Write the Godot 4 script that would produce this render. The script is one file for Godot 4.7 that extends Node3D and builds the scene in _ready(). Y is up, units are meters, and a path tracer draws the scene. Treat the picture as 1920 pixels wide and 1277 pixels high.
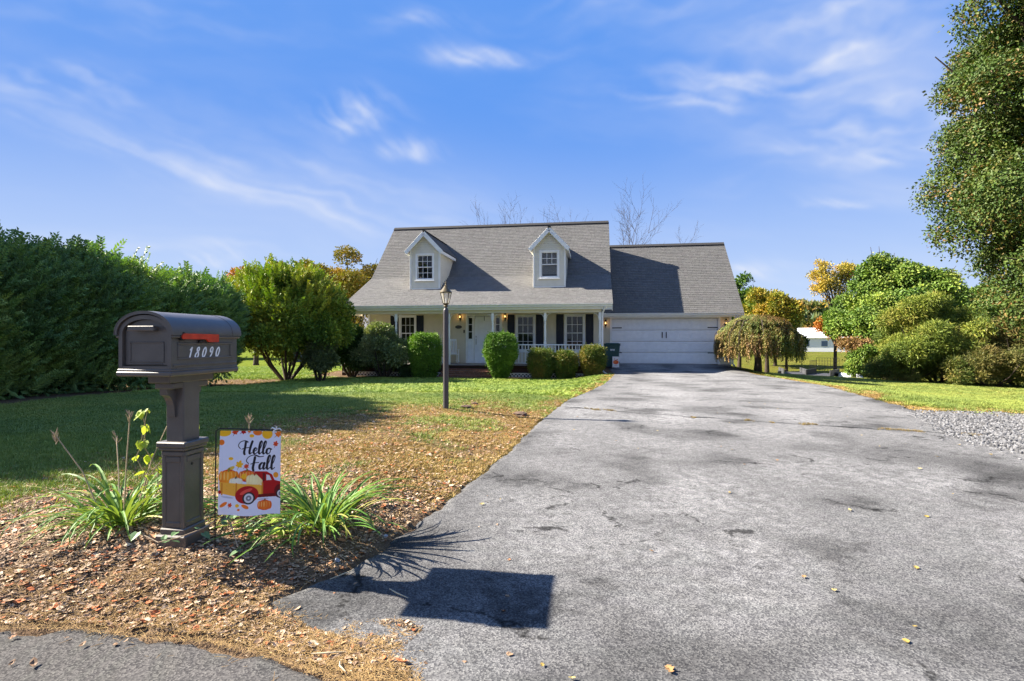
extends Node3D
# A white-trimmed cottage at the end of an asphalt drive, seen from the roadside beside its mailbox.

const EYE := 1.15
const HOUSE := Vector3(7.1, 0.0, -24.8)
const YAW := -8.8
const EXPOSURE := 4.6
const SUN := 1.4
const DRIVE_L := [Vector2(1.5, -0.2), Vector2(2.04, -0.41), Vector2(2.13, -0.55), Vector2(2.34, -0.84), Vector2(2.55, -1.17), Vector2(2.65, -1.22), Vector2(2.8, -1.12), Vector2(2.96, -0.945), Vector2(3.21, -0.867), Vector2(3.51, -0.77), Vector2(3.94, -0.63), Vector2(4.9, -0.39), Vector2(6.19, -0.06), Vector2(8.12, 0.325), Vector2(11.7, 1.17), Vector2(14, 1.96), Vector2(17, 2.9), Vector2(20, 3.7), Vector2(22.5, 4.3), Vector2(25, 4.5), Vector2(30, 4.62)]
const DRIVE_R := [Vector2(1.5, 5.8), Vector2(6.2, 5.94), Vector2(6.84, 5.95), Vector2(8.2, 6.6), Vector2(9.3, 7.2), Vector2(10.3, 7.6), Vector2(12.95, 8.4), Vector2(16, 9.5), Vector2(19.4, 10.1), Vector2(24.5, 10.4), Vector2(30, 10.9)]
const STREET := [Vector2(-9, -2.44), Vector2(-2.31, -2.41), Vector2(-1.95, -2.41), Vector2(-1.545, -2.34), Vector2(-1.3, -2.32), Vector2(-1.02, -2.22), Vector2(-0.76, -2.11), Vector2(-0.6, -2.02), Vector2(-0.3, -1.7), Vector2(0, -1.2), Vector2(0.3, -0.9)]
var M := {}
var counts := {}
var rng := RandomNumberGenerator.new()
var nz := FastNoiseLite.new()      # broad patches
var nf := FastNoiseLite.new()      # fine patches


# ---------------------------------------------------------------- mesh builder
class MB:
	var v := PackedVector3Array()
	var n := PackedVector3Array()
	var c := PackedColorArray()
	var uv := PackedVector2Array()
	var col := Color.WHITE

	func tri(a: Vector3, b: Vector3, d: Vector3) -> void:      # counter-clockwise seen from outside
		var m := (b - a).cross(d - a).normalized()
		trin(a, b, d, m, m, m)

	func trin(a: Vector3, b: Vector3, d: Vector3, na: Vector3, nb: Vector3, nd: Vector3) -> void:
		v.append(a); v.append(d); v.append(b)
		n.append(na); n.append(nd); n.append(nb)
		c.append(col); c.append(col); c.append(col)

	func quad(a: Vector3, b: Vector3, d: Vector3, e: Vector3) -> void:
		tri(a, b, d)
		tri(a, d, e)

	func quadn(a: Vector3, b: Vector3, d: Vector3, e: Vector3, na: Vector3, nb: Vector3, nd: Vector3, ne: Vector3) -> void:
		trin(a, b, d, na, nb, nd)
		trin(a, d, e, na, nd, ne)

	func box(p: Vector3, s: Vector3, bas := Basis.IDENTITY, bev := 0.0) -> void:
		var h := s * 0.5
		if bev <= 0.0:
			var k := []
			for i in 8:
				k.append(p + bas * Vector3(h.x if i & 1 else -h.x, h.y if i & 2 else -h.y, h.z if i & 4 else -h.z))
			quad(k[4], k[5], k[7], k[6]); quad(k[1], k[0], k[2], k[3]); quad(k[5], k[1], k[3], k[7])
			quad(k[0], k[4], k[6], k[2]); quad(k[6], k[7], k[3], k[2]); quad(k[0], k[1], k[5], k[4])
			return
		var g := minf(bev, minf(h.x, minf(h.y, h.z)) * 0.9)
		var faces := {}
		for ax in 3:
			for sg in [-1.0, 1.0]:
				var u := (ax + 1) % 3
				var w := (ax + 2) % 3
				var q := []
				for st in [[-1.0, -1.0], [1.0, -1.0], [1.0, 1.0], [-1.0, 1.0]]:
					var t := Vector3.ZERO
					t[ax] = sg * h[ax]
					t[u] = st[0] * (h[u] - g)
					t[w] = st[1] * (h[w] - g)
					q.append(p + bas * t)
					faces[[ax, Vector3(sg if ax == 0 else (st[0] if u == 0 else st[1]), sg if ax == 1 else (st[0] if u == 1 else st[1]), sg if ax == 2 else (st[0] if u == 2 else st[1]))]] = p + bas * t
				if sg > 0.0:
					quad(q[0], q[1], q[2], q[3])
				else:
					quad(q[0], q[3], q[2], q[1])
		for ax in 3:          # the edges that run along ax
			var u := (ax + 1) % 3
			var w := (ax + 2) % 3
			for su in [-1.0, 1.0]:
				for sw in [-1.0, 1.0]:
					var lo := Vector3.ZERO
					lo[u] = su; lo[w] = sw; lo[ax] = -1.0
					var hi := lo
					hi[ax] = 1.0
					var a: Vector3 = faces[[u, lo]]
					var b: Vector3 = faces[[u, hi]]
					var d: Vector3 = faces[[w, hi]]
					var e: Vector3 = faces[[w, lo]]
					if su * sw > 0.0:
						quad(a, e, d, b)
					else:
						quad(a, b, d, e)
		for i in 8:
			var k := Vector3(1.0 if i & 1 else -1.0, 1.0 if i & 2 else -1.0, 1.0 if i & 4 else -1.0)
			if k.x * k.y * k.z > 0.0:
				tri(faces[[0, k]], faces[[1, k]], faces[[2, k]])
			else:
				tri(faces[[0, k]], faces[[2, k]], faces[[1, k]])

	func tube(pts: Array, rad: Array, sides := 6, capped := true) -> void:
		var rings := []
		var nors := []
		var side := Vector3.ZERO
		for i in pts.size():
			var t: Vector3 = (pts[mini(i + 1, pts.size() - 1)] - pts[maxi(i - 1, 0)]).normalized()
			if i == 0:
				side = t.cross(Vector3.UP if absf(t.y) < 0.9 else Vector3.RIGHT).normalized()
			else:
				side = (side - t * side.dot(t)).normalized()
			var up := side.cross(t)
			var r := []
			var m := []
			for k in sides:
				var a := TAU * k / sides
				var dir := side * cos(a) - up * sin(a)
				m.append(dir)
				r.append(pts[i] + dir * rad[i])
			rings.append(r)
			nors.append(m)
		for i in pts.size() - 1:
			for k in sides:
				var j := (k + 1) % sides
				quadn(rings[i][k], rings[i][j], rings[i + 1][j], rings[i + 1][k], nors[i][k], nors[i][j], nors[i + 1][j], nors[i + 1][k])
		if capped:
			for k in range(1, sides - 1):
				tri(rings[0][0], rings[0][k + 1], rings[0][k])
				var l: Array = rings[-1]
				tri(l[0], l[k], l[k + 1])

	func lathe(prof: Array, segs := 16, at := Vector3.ZERO) -> void:     # (radius, height) from the bottom up
		for i in prof.size() - 1:
			var a: Vector2 = prof[i]
			var b: Vector2 = prof[i + 1]
			var dl := (b - a).normalized()
			for k in segs:
				var p := TAU * k / segs
				var q := TAU * (k + 1) / segs
				var np := Vector3(cos(p) * dl.y, -dl.x, sin(p) * dl.y)
				var nq := Vector3(cos(q) * dl.y, -dl.x, sin(q) * dl.y)
				var a0 := at + Vector3(cos(p) * a.x, a.y, sin(p) * a.x)
				var a1 := at + Vector3(cos(q) * a.x, a.y, sin(q) * a.x)
				var b0 := at + Vector3(cos(p) * b.x, b.y, sin(p) * b.x)
				var b1 := at + Vector3(cos(q) * b.x, b.y, sin(q) * b.x)
				quadn(a1, a0, b0, b1, nq, np, np, nq)

	func prism(poly: PackedVector2Array, z0: float, z1: float, xf := Transform3D.IDENTITY, smooth := false) -> void:   # counter-clockwise outline in x and y, from z0 (back) to z1 (front)
		var idx := Geometry2D.triangulate_polygon(poly)
		for i in range(0, idx.size(), 3):
			var a := poly[idx[i]]
			var b := poly[idx[i + 1]]
			var d := poly[idx[i + 2]]
			if (b - a).cross(d - a) < 0.0:
				var sw := b
				b = d
				d = sw
			tri(xf * Vector3(a.x, a.y, z1), xf * Vector3(b.x, b.y, z1), xf * Vector3(d.x, d.y, z1))
			tri(xf * Vector3(a.x, a.y, z0), xf * Vector3(d.x, d.y, z0), xf * Vector3(b.x, b.y, z0))
		var m := poly.size()
		for i in m:
			var p := poly[i]
			var q := poly[(i + 1) % m]
			var o := poly[(i + m - 1) % m]
			var r := poly[(i + 2) % m]
			var np := Vector3((q - p).y, -(q - p).x, 0).normalized()
			var nq := np
			if smooth:
				var before := Vector3((p - o).y, -(p - o).x, 0).normalized()
				var after := Vector3((r - q).y, -(r - q).x, 0).normalized()
				var flat := np
				if before.dot(flat) > 0.85:
					np = (before + flat).normalized()
				if after.dot(flat) > 0.85:
					nq = (after + flat).normalized()
			np = xf.basis * np
			nq = xf.basis * nq
			quadn(xf * Vector3(p.x, p.y, z1), xf * Vector3(p.x, p.y, z0), xf * Vector3(q.x, q.y, z0), xf * Vector3(q.x, q.y, z1), np, np, nq, nq)

	func mesh() -> ArrayMesh:
		var arr := []
		arr.resize(Mesh.ARRAY_MAX)
		arr[Mesh.ARRAY_VERTEX] = v
		arr[Mesh.ARRAY_NORMAL] = n
		arr[Mesh.ARRAY_COLOR] = c
		if uv.size() == v.size() and uv.size() > 0:
			arr[Mesh.ARRAY_TEX_UV] = uv
		var m := ArrayMesh.new()
		m.add_surface_from_arrays(Mesh.PRIMITIVE_TRIANGLES, arr)
		return m


# ---------------------------------------------------------------- scene tree helpers
func numbered(called: String) -> String:
	var k: int = counts.get(called, 0)
	counts[called] = k + 1
	return called if k == 0 else "%s_%03d" % [called, k]


func tag(o: Node, label: String, category: String, group := "", kind := "") -> void:
	if label: o.set_meta("label", label)
	if category: o.set_meta("category", category)
	if group: o.set_meta("group", group)
	if kind: o.set_meta("kind", kind)


func thing(called: String, label: String, category: String, at := Vector3.ZERO, turn := 0.0, group := "") -> Node3D:
	var o := Node3D.new()
	o.name = numbered(called)
	add_child(o)
	o.position = at
	o.rotation_degrees.y = turn
	tag(o, label, category, group)
	return o


func part(called: String, mesh: Mesh, m: Material, parent: Node = null, at := Transform3D.IDENTITY, kind := "") -> MeshInstance3D:
	var o := MeshInstance3D.new()
	o.mesh = mesh
	o.material_override = m
	o.transform = at
	if parent == null:
		o.name = numbered(called)
		add_child(o)
	else:
		o.name = called
		parent.add_child(o, true)
	if kind: o.set_meta("kind", kind)
	return o


func copy(src: Node3D, at: Vector3, turn: float, label := "", group := "") -> Node3D:
	var o: Node3D = src.duplicate()
	var base := String(src.name)
	var r := RegEx.create_from_string("_\\d{3}$")
	o.name = numbered(r.sub(base, ""))
	add_child(o)
	o.position = at
	o.rotation_degrees.y = turn
	if label: o.set_meta("label", label)
	if group: o.set_meta("group", group)
	return o


func swarm(called: String, mesh: Mesh, m: Material, xfs: Array, cols: PackedColorArray, parent: Node = null) -> MultiMeshInstance3D:
	var mm := MultiMesh.new()
	mm.transform_format = MultiMesh.TRANSFORM_3D
	mm.use_colors = true
	mm.mesh = mesh
	mm.instance_count = xfs.size()
	for i in xfs.size():
		mm.set_instance_transform(i, xfs[i])
		mm.set_instance_color(i, cols[i])
	var o := MultiMeshInstance3D.new()
	o.multimesh = mm
	o.material_override = m
	if parent == null:
		o.name = numbered(called)
		add_child(o)
	else:
		o.name = called
		parent.add_child(o, true)
	o.set_meta("kind", "stuff")
	return o


# ---------------------------------------------------------------- materials
func lin(r: float, g: float, b: float) -> Color:
	return Color(r, g, b).linear_to_srgb()


func mat(r: float, g: float, b: float, rough := 0.7, vertex := false) -> StandardMaterial3D:
	var m := StandardMaterial3D.new()
	m.albedo_color = lin(r, g, b)
	m.roughness = rough
	m.vertex_color_use_as_albedo = vertex
	m.metallic_specular = 0.4
	return m


func noise_tex(freq: float, lo: Color, hi: Color, kind := FastNoiseLite.TYPE_SIMPLEX_SMOOTH, size := 512, oct := 4, sd := 1, bump := 0.0) -> NoiseTexture2D:
	var f := FastNoiseLite.new()
	f.noise_type = kind
	f.frequency = freq
	f.fractal_octaves = oct
	f.seed = sd
	if kind == FastNoiseLite.TYPE_CELLULAR:
		f.cellular_return_type = FastNoiseLite.RETURN_CELL_VALUE if bump == 0.0 else FastNoiseLite.RETURN_DISTANCE
		f.fractal_type = FastNoiseLite.FRACTAL_NONE
	var t := NoiseTexture2D.new()
	t.width = size
	t.height = size
	t.seamless = true
	t.noise = f
	if bump > 0.0:
		t.as_normal_map = true
		t.bump_strength = bump
	else:
		var g := Gradient.new()
		g.set_color(0, lo)
		g.set_color(1, hi)
		t.color_ramp = g
	return t


func grain(m: StandardMaterial3D, tex: Texture2D, scale: float, world := true, bump: Texture2D = null, depth := 0.3) -> StandardMaterial3D:
	m.albedo_texture = tex
	m.uv1_triplanar = true
	m.uv1_world_triplanar = world
	m.uv1_scale = Vector3.ONE * scale
	if bump:
		m.normal_enabled = true
		m.normal_texture = bump
		m.normal_scale = depth
	return m


func leafmat(back: Color, rough := 0.55) -> StandardMaterial3D:
	var m := mat(1, 1, 1, rough, true)
	m.backlight_enabled = true
	m.backlight = back
	m.cull_mode = BaseMaterial3D.CULL_DISABLED
	m.metallic_specular = 0.35
	return m


func make_materials() -> void:
	var soft := noise_tex(0.01, Color(0.82, 0.82, 0.82), Color.WHITE)
	var fine := noise_tex(0.06, Color(0.78, 0.78, 0.78), Color.WHITE, FastNoiseLite.TYPE_SIMPLEX_SMOOTH, 512, 3, 4)
	var faint := noise_tex(0.01, Color(0.95, 0.95, 0.95), Color.WHITE)
	var bumps := noise_tex(0.08, Color.BLACK, Color.WHITE, FastNoiseLite.TYPE_SIMPLEX_SMOOTH, 512, 3, 9, 4.0)
	M.soil = mat(1, 1, 1, 0.95, true)
	grain(M.soil, noise_tex(0.05, Color(0.5, 0.5, 0.5), Color.WHITE, FastNoiseLite.TYPE_SIMPLEX_SMOOTH, 1024, 5, 7), 1.3, true, noise_tex(0.06, Color.BLACK, Color.WHITE, FastNoiseLite.TYPE_SIMPLEX_SMOOTH, 1024, 5, 7, 10.0), 0.8)
	M.soil.metallic_specular = 0.1
	M.asphalt = mat(1, 1, 1, 0.9, true)
	M.asphalt.albedo_texture = noise_tex(0.085, Color(0.54, 0.54, 0.555), Color(0.98, 0.975, 0.96), FastNoiseLite.TYPE_CELLULAR, 1024, 1, 3)
	M.asphalt.normal_enabled = true
	M.asphalt.normal_texture = noise_tex(0.085, Color.BLACK, Color.WHITE, FastNoiseLite.TYPE_CELLULAR, 1024, 1, 3, 5.0)
	M.asphalt.normal_scale = 0.45
	M.asphalt.uv1_scale = Vector3(1.7, 1.7, 1)
	M.asphalt.metallic_specular = 0.25
	M.street_asphalt = M.asphalt.duplicate()
	M.asphalt.detail_enabled = true
	M.asphalt.detail_blend_mode = BaseMaterial3D.BLEND_MODE_MUL
	M.asphalt.detail_albedo = drive_wear()
	M.asphalt.detail_uv_layer = BaseMaterial3D.DETAIL_UV_2
	M.shingle = grain(mat(1, 1, 1, 0.95, true), noise_tex(0.2, Color(0.7, 0.7, 0.7), Color.WHITE, FastNoiseLite.TYPE_SIMPLEX_SMOOTH, 512, 3, 5), 2.0)
	M.shingle.metallic_specular = 0.2
	M.ridge = grain(mat(0.05, 0.05, 0.052, 0.95), fine, 1.5)
	M.siding = grain(mat(0.68, 0.61, 0.47, 0.55), faint, 0.5)
	M.dormer_siding = grain(mat(0.7, 0.67, 0.57, 0.55), faint, 0.5)
	M.white = grain(mat(0.84, 0.84, 0.82, 0.45), faint, 0.7)
	M.gutter = grain(mat(0.78, 0.78, 0.74, 0.35), faint, 0.5)
	M.door_white = grain(mat(0.86, 0.87, 0.89, 0.4), faint, 0.6)
	M.navy = grain(mat(0.012, 0.016, 0.032, 0.5), soft, 0.7)
	M.black = mat(0.012, 0.012, 0.014, 0.45)
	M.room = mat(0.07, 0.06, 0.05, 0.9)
	M.blind = mat(0.55, 0.5, 0.42, 0.9)
	M.deck = grain(mat(0.3, 0.28, 0.27, 0.7), fine, 1.2)
	M.deck_rim = grain(mat(0.07, 0.035, 0.03, 0.8), fine, 1.2)
	M.brick = grain(mat(1, 1, 1, 0.9, true), fine, 4.0)
	M.mortar = grain(mat(0.3, 0.27, 0.24, 0.95), fine, 4.0)
	M.steel = mat(0.5, 0.5, 0.48, 0.35)
	M.steel.metallic = 0.8
	M.glass = mat(0.03, 0.035, 0.04, 0.02)
	M.glass.albedo_color.a = 0.15
	M.glass.transparency = BaseMaterial3D.TRANSPARENCY_ALPHA
	M.glass.metallic_specular = 0.35
	M.bulb = mat(1, 0.8, 0.5, 0.5)
	M.bulb.emission_enabled = true
	M.bulb.emission = Color(1.0, 0.78, 0.45)
	M.bulb.emission_energy_multiplier = 0.8
	M.box = grain(mat(0.10, 0.088, 0.078, 0.58), noise_tex(0.012, Color(0.86, 0.86, 0.86), Color.WHITE, FastNoiseLite.TYPE_SIMPLEX_SMOOTH, 512, 4, 21), 1.1, false, bumps, 0.12)
	M.box.metallic_specular = 0.35
	M.box.clearcoat_enabled = true
	M.box.clearcoat = 0.7
	M.box.clearcoat_roughness = 0.3
	M.red = grain(mat(0.72, 0.055, 0.02, 0.45), soft, 2.0, false)
	M.number = mat(0.85, 0.85, 0.85, 0.5)
	M.lamp_post = grain(mat(0.075, 0.07, 0.076, 0.45), fine, 1.5, false, bumps, 0.15)
	M.lamp_metal = grain(mat(0.12, 0.095, 0.05, 0.5), fine, 3.0, false)
	M.lamp_glass = mat(0.75, 0.72, 0.6, 0.15)
	M.lamp_glass.albedo_color.a = 0.35
	M.lamp_glass.transparency = BaseMaterial3D.TRANSPARENCY_ALPHA
	M.bark = grain(mat(0.13, 0.1, 0.08, 0.95), noise_tex(0.04, Color(0.45, 0.43, 0.42), Color.WHITE, FastNoiseLite.TYPE_SIMPLEX_SMOOTH, 512, 5, 31), 1.5, true, noise_tex(0.05, Color.BLACK, Color.WHITE, FastNoiseLite.TYPE_SIMPLEX_SMOOTH, 512, 5, 31, 12.0), 1.0)
	M.pale_bark = grain(mat(0.3, 0.24, 0.17, 0.95), fine, 1.0)
	M.leaf = leafmat(Color(0.55, 0.62, 0.25))
	M.gloss_leaf = leafmat(Color(0.42, 0.5, 0.2), 0.38)
	M.grass = leafmat(Color(0.5, 0.55, 0.25), 0.6)
	M.litter = leafmat(Color(0.2, 0.17, 0.12), 0.7)
	M.chips = mat(1, 1, 1, 0.95, true)
	M.stone = grain(mat(1, 1, 1, 0.9, true), fine, 8.0)
	M.bin = grain(mat(0.03, 0.085, 0.08, 0.5), soft, 1.5, false)
	M.rubber = mat(0.02, 0.02, 0.02, 0.8)
	M.far_wall = mat(0.75, 0.76, 0.78, 0.7)
	M.far_roof = mat(0.2, 0.2, 0.21, 0.9)
	M.far_blue = mat(0.12, 0.16, 0.24, 0.8)
	M.grey_metal = mat(0.07, 0.072, 0.08, 0.6)
	M.tar = mat(0.035, 0.035, 0.036, 0.8)
	M.straw = mat(0.5, 0.42, 0.28, 0.9)
	M.hill = grain(mat(1, 1, 1, 0.95, true), noise_tex(0.05, Color(0.55, 0.55, 0.55), Color.WHITE, FastNoiseLite.TYPE_SIMPLEX_SMOOTH, 512, 4, 5), 0.02)


# ---------------------------------------------------------------- sky
func make_sky(gain: float) -> ImageTexture:
	var w := 2048
	var h := 1024
	var data := PackedFloat32Array()
	data.resize(w * h * 3)
	var a := FastNoiseLite.new()
	a.seed = 5
	a.frequency = 1.0
	a.fractal_octaves = 5
	var b := FastNoiseLite.new()
	b.seed = 77
	b.frequency = 1.0
	b.fractal_octaves = 3
	# wisps of cirrus: x and y of their middle as slopes from straight ahead, half length, half width, tilt, weight
	var wisps := [
		[-0.58, 0.31, 0.62, 0.030, -0.30, 0.38], [-0.42, 0.29, 0.55, 0.085, -0.27, 0.30], [-0.30, 0.42, 0.10, 0.028, 0.02, 0.75], [-0.06, 0.525, 0.13, 0.022, 0.0, 0.55],
		[-0.20, 0.36, 0.07, 0.022, -0.1, 0.55], [-0.17, 0.585, 0.12, 0.025, 0.0, 0.30], [-0.86, 0.48, 0.22, 0.045, -0.12, 0.45], [0.42, 0.47, 0.26, 0.055, 0.12, 0.62],
		[0.62, 0.56, 0.30, 0.11, 0.42, 0.42], [0.70, 0.40, 0.26, 0.065, 0.30, 0.62], [0.70, 0.345, 0.22, 0.030, -0.1, 0.55], [0.62, 0.255, 0.10, 0.014, 0.0, 0.5],
		[-0.56, 0.14, 0.06, 0.022, 0.1, 0.9], [0.44, 0.135, 0.08, 0.022, -0.05, 0.75], [0.52, 0.09, 0.10, 0.012, 0.0, 0.4], [-0.70, 0.17, 0.35, 0.02, 0.0, 0.3], [-0.75, 0.62, 0.5, 0.10, -0.1, 0.16], [0.25, 0.62, 0.3, 0.09, 0.35, 0.2],
	]
	var i := 0
	for y in h:
		var el := PI * 0.5 - PI * (y + 0.5) / h
		var sy := sin(el)
		var cy := cos(el)
		var e := maxf(sy, 0.0)
		# air: pale at the horizon, deep blue above
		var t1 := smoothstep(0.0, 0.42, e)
		var t2 := smoothstep(0.2, 1.0, e)  # overhead blue kept bright above the view, as added fill
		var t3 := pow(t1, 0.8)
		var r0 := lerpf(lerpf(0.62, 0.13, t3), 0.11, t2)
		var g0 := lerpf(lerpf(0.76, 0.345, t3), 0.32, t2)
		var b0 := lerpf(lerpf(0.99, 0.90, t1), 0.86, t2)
		for x in w:
			var cl := 0.0
			if el > -0.01:
				var az := TAU * (x + 0.5) / w
				var dx := sin(az) * cy
				var dz := cos(az) * cy
				var k := 1.0 / (sy + 0.12)
				var px := dx * k
				var pz := dz * k
				var s := a.get_noise_3d(px * 0.55 + pz * 0.25, pz * 1.5 - px * 0.45, 3.0)
				if dz > 0.25 and sy < 0.75:
					var gx := dx / dz
					var gy := sy / dz
					var wob := b.get_noise_3d(gx * 3.0, gy * 5.0, 1.0) * 0.035 + b.get_noise_3d(gx * 9.0, gy * 14.0, 5.0) * 0.012
					var kq := 0
					for q in wisps:
						kq += 1
						var ux: float = gx - q[0]
						var uy: float = gy - q[1] + wob
						if absf(ux) > q[2] * 2.0 or absf(uy) > 0.45:
							continue
						var al := (ux * cos(q[4]) + uy * sin(q[4])) / float(q[2])
						var ac := (uy * cos(q[4]) - ux * sin(q[4])) / float(q[3])
						var d2 := al * al * 1.6 + ac * ac * (2.2 if ac < 0.0 else 0.8)
						if d2 < 5.0:
							var fil := 0.5 + 0.75 * a.get_noise_3d(al * 1.6 + ac * 0.5, (ac * float(q[3]) * 22.0 + al * 0.7), kq * 3.7) + 0.5 * a.get_noise_3d(gx * 5.0, gy * 7.0, kq * 1.9)
							cl += 1.15 * float(q[5]) * exp(-d2) * pow(clampf(fil, 0.0, 1.2), 1.7)
					cl += 0.30 * exp(-pow((gx - 0.74) / 0.30, 2) - pow((gy - 0.44) / 0.20, 2)) * (0.7 + s) + 0.14 * exp(-pow((gx + 0.45) / 0.40, 2) - pow((gy - 0.26) / 0.11, 2))
					cl += maxf(0.0, s + 0.02) * 0.16
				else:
					cl += maxf(0.0, s + 0.2) * 0.7  # denser cloud out of view, added to brighten the shade
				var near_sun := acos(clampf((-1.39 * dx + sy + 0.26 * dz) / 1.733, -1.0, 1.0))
				cl += 0.45 * exp(-near_sun / 0.28)          # glow round the sun, outside the view, added to fill the shade
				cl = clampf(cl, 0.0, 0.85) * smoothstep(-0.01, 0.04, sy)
			data[i] = lerpf(r0, 0.82, cl) * gain
			data[i + 1] = lerpf(g0, 0.86, cl) * gain
			data[i + 2] = lerpf(b0, 0.97, cl) * gain
			i += 3
	return ImageTexture.create_from_image(Image.create_from_data(w, h, false, Image.FORMAT_RGBF, data.to_byte_array()))


# ---------------------------------------------------------------- ground
func drive_left(dep: float) -> float:
	return along(DRIVE_L, dep)


func drive_right(dep: float) -> float:
	return along(DRIVE_R, dep)


func along(pts: Array, t: float) -> float:
	if t <= pts[0].x: return pts[0].y
	for i in pts.size() - 1:
		if t <= pts[i + 1].x:
			return lerpf(pts[i].y, pts[i + 1].y, (t - pts[i].x) / (pts[i + 1].x - pts[i].x))
	return pts[-1].y


func behind(x: float, z: float) -> float:      # metres behind the plane of the garage door
	return 0.153 * x - 0.988 * z - 25.59


func height(x: float, z: float) -> float:
	var dep := -z
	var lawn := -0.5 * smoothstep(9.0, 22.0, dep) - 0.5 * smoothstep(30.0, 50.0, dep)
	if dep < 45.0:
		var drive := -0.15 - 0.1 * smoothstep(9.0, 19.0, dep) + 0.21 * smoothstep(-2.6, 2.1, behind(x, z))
		var xl := drive_left(dep)
		var xr := drive_right(dep)
		var bank := lerpf(0.55, 2.2, smoothstep(2.6, 9.0, dep))
		var w := smoothstep(xl - bank, xl + 0.05 * bank, x) * (1.0 - smoothstep(28.0, 40.0, dep))
		w = maxf(w, 1.0 - smoothstep(2.3, 2.85, dep))
		var right := -0.15 - 0.2 * smoothstep(9.0, 20.0, dep) - 0.6 * smoothstep(30.0, 50.0, dep)
		lawn = lerpf(lawn, lerpf(drive, right, smoothstep(xr - 0.1, xr + 2.6, x)), w)
	var r := x - 9.0
	if r > 0.0:
		lawn -= 1.25 * (1.0 - exp(-r * r / (12.0 * (r + 1.5)))) * (1.0 - smoothstep(40.0, 80.0, dep))
	if x > 12.0 and dep > 33.0:
		lawn -= 0.36 * smoothstep(33.0, 39.5, dep) * smoothstep(12.0, 16.0, x)
	return lawn


func is_paved(x: float, z: float) -> bool:
	var dep := -z
	if dep < 0.9: return true
	if dep < 2.45 and x < -0.4:
		return z > street_edge(x)
	if dep > 29.0: return false
	return x > drive_left(dep) and x < drive_right(dep)


func street_edge(x: float) -> float:
	return along(STREET, x)


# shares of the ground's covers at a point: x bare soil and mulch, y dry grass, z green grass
func cover(x: float, z: float) -> Vector3:
	var dep := -z
	var a := nz.get_noise_2d(x * 10.0, z * 10.0)
	var b := nf.get_noise_2d(x * 10.0, z * 10.0)
	var soil := 1.0 - smoothstep(3.5, 4.5, dep + a * 0.9 + b * 0.4 - 0.3 * clampf(x + 1.3, -0.5, 2.0))
	soil = maxf(soil, 0.75 * smoothstep(0.05, 0.35, b + a * 0.5) * (1.0 - smoothstep(5.0, 11.0, dep)) * smoothstep(-4.0, -2.0, x))
	soil = maxf(soil, smoothstep(-8.6, -9.4, x + a * 0.5) * smoothstep(5.0, 7.0, dep) * (1.0 - smoothstep(22.0, 24.0, dep)))
	var bed := behind(x, z)
	if x < 5.0 and x > -9.5 and bed > -3.1 + 0.3 * a and bed < 3.0:
		soil = 1.0
	var dry := smoothstep(-4.2, -2.6, x + a * 1.0 + dep * 0.03) * (1.0 - smoothstep(9.0, 12.0, dep + a * 1.5 + maxf(0.0, 2.5 - (x + 2.5)) * 0.7))
	var edge := minf(absf(x - drive_left(dep)), absf(x - drive_right(dep)))
	if dep > 4.0 and dep < 27.0:
		dry = maxf(dry, (1.0 - smoothstep(0.15, 0.9, edge + a * 0.3)) * 0.9)
	if x > 5.0:
		dry = maxf(dry, 0.22 + 0.25 * a)
		var verge := 1.0 - smoothstep(0.25, 1.1, x - drive_right(dep) + a * 0.8 + b * 0.5)
		if dep < 22.0:
			dry = maxf(dry, verge)
			soil = maxf(soil, 0.55 * (1.0 - smoothstep(0.0, 0.6, x - drive_right(dep) + b * 0.5)))
	dry = clampf(dry - 0.75 * smoothstep(0.15, 0.45, b - 0.15 * a), 0.0, 1.0)
	soil = clampf(soil, 0.0, 1.0)
	dry = dry * (1.0 - soil)
	return Vector3(soil, dry, 1.0 - soil - dry)


func gravelled(x: float, z: float) -> bool:
	return x > drive_right(-z) - 0.25 and -z < 9.5 + 0.5 * nf.get_noise_2d(x * 14.0, z * 14.0) and z < -0.9


func ground_color(x: float, z: float) -> Color:
	var k := cover(x, z)
	var b := 0.5 + 0.5 * nf.get_noise_2d(x * 23.0, z * 23.0)
	if x > 5.0 and gravelled(x, z):
		return Color(0.2, 0.2, 0.21)
	var soil := Color(0.20, 0.135, 0.085).lerp(Color(0.32, 0.225, 0.145), b)
	var dry := Color(0.27, 0.18, 0.065).lerp(Color(0.36, 0.26, 0.10), b)
	var green := Color(0.19, 0.27, 0.035).lerp(Color(0.27, 0.33, 0.045), b)
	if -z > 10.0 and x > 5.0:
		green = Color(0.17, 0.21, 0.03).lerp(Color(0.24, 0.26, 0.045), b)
	return soil * k.x + dry * k.y + green * k.z


func steps(list: Array) -> PackedFloat32Array:        # [from, to, step] runs joined into one list
	var out := PackedFloat32Array()
	for r in list:
		var n := int(round(absf(r[1] - r[0]) / r[2]))
		for i in n:
			out.append(lerpf(r[0], r[1], float(i) / n))
	out.append(list[-1][1])
	return out


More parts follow.
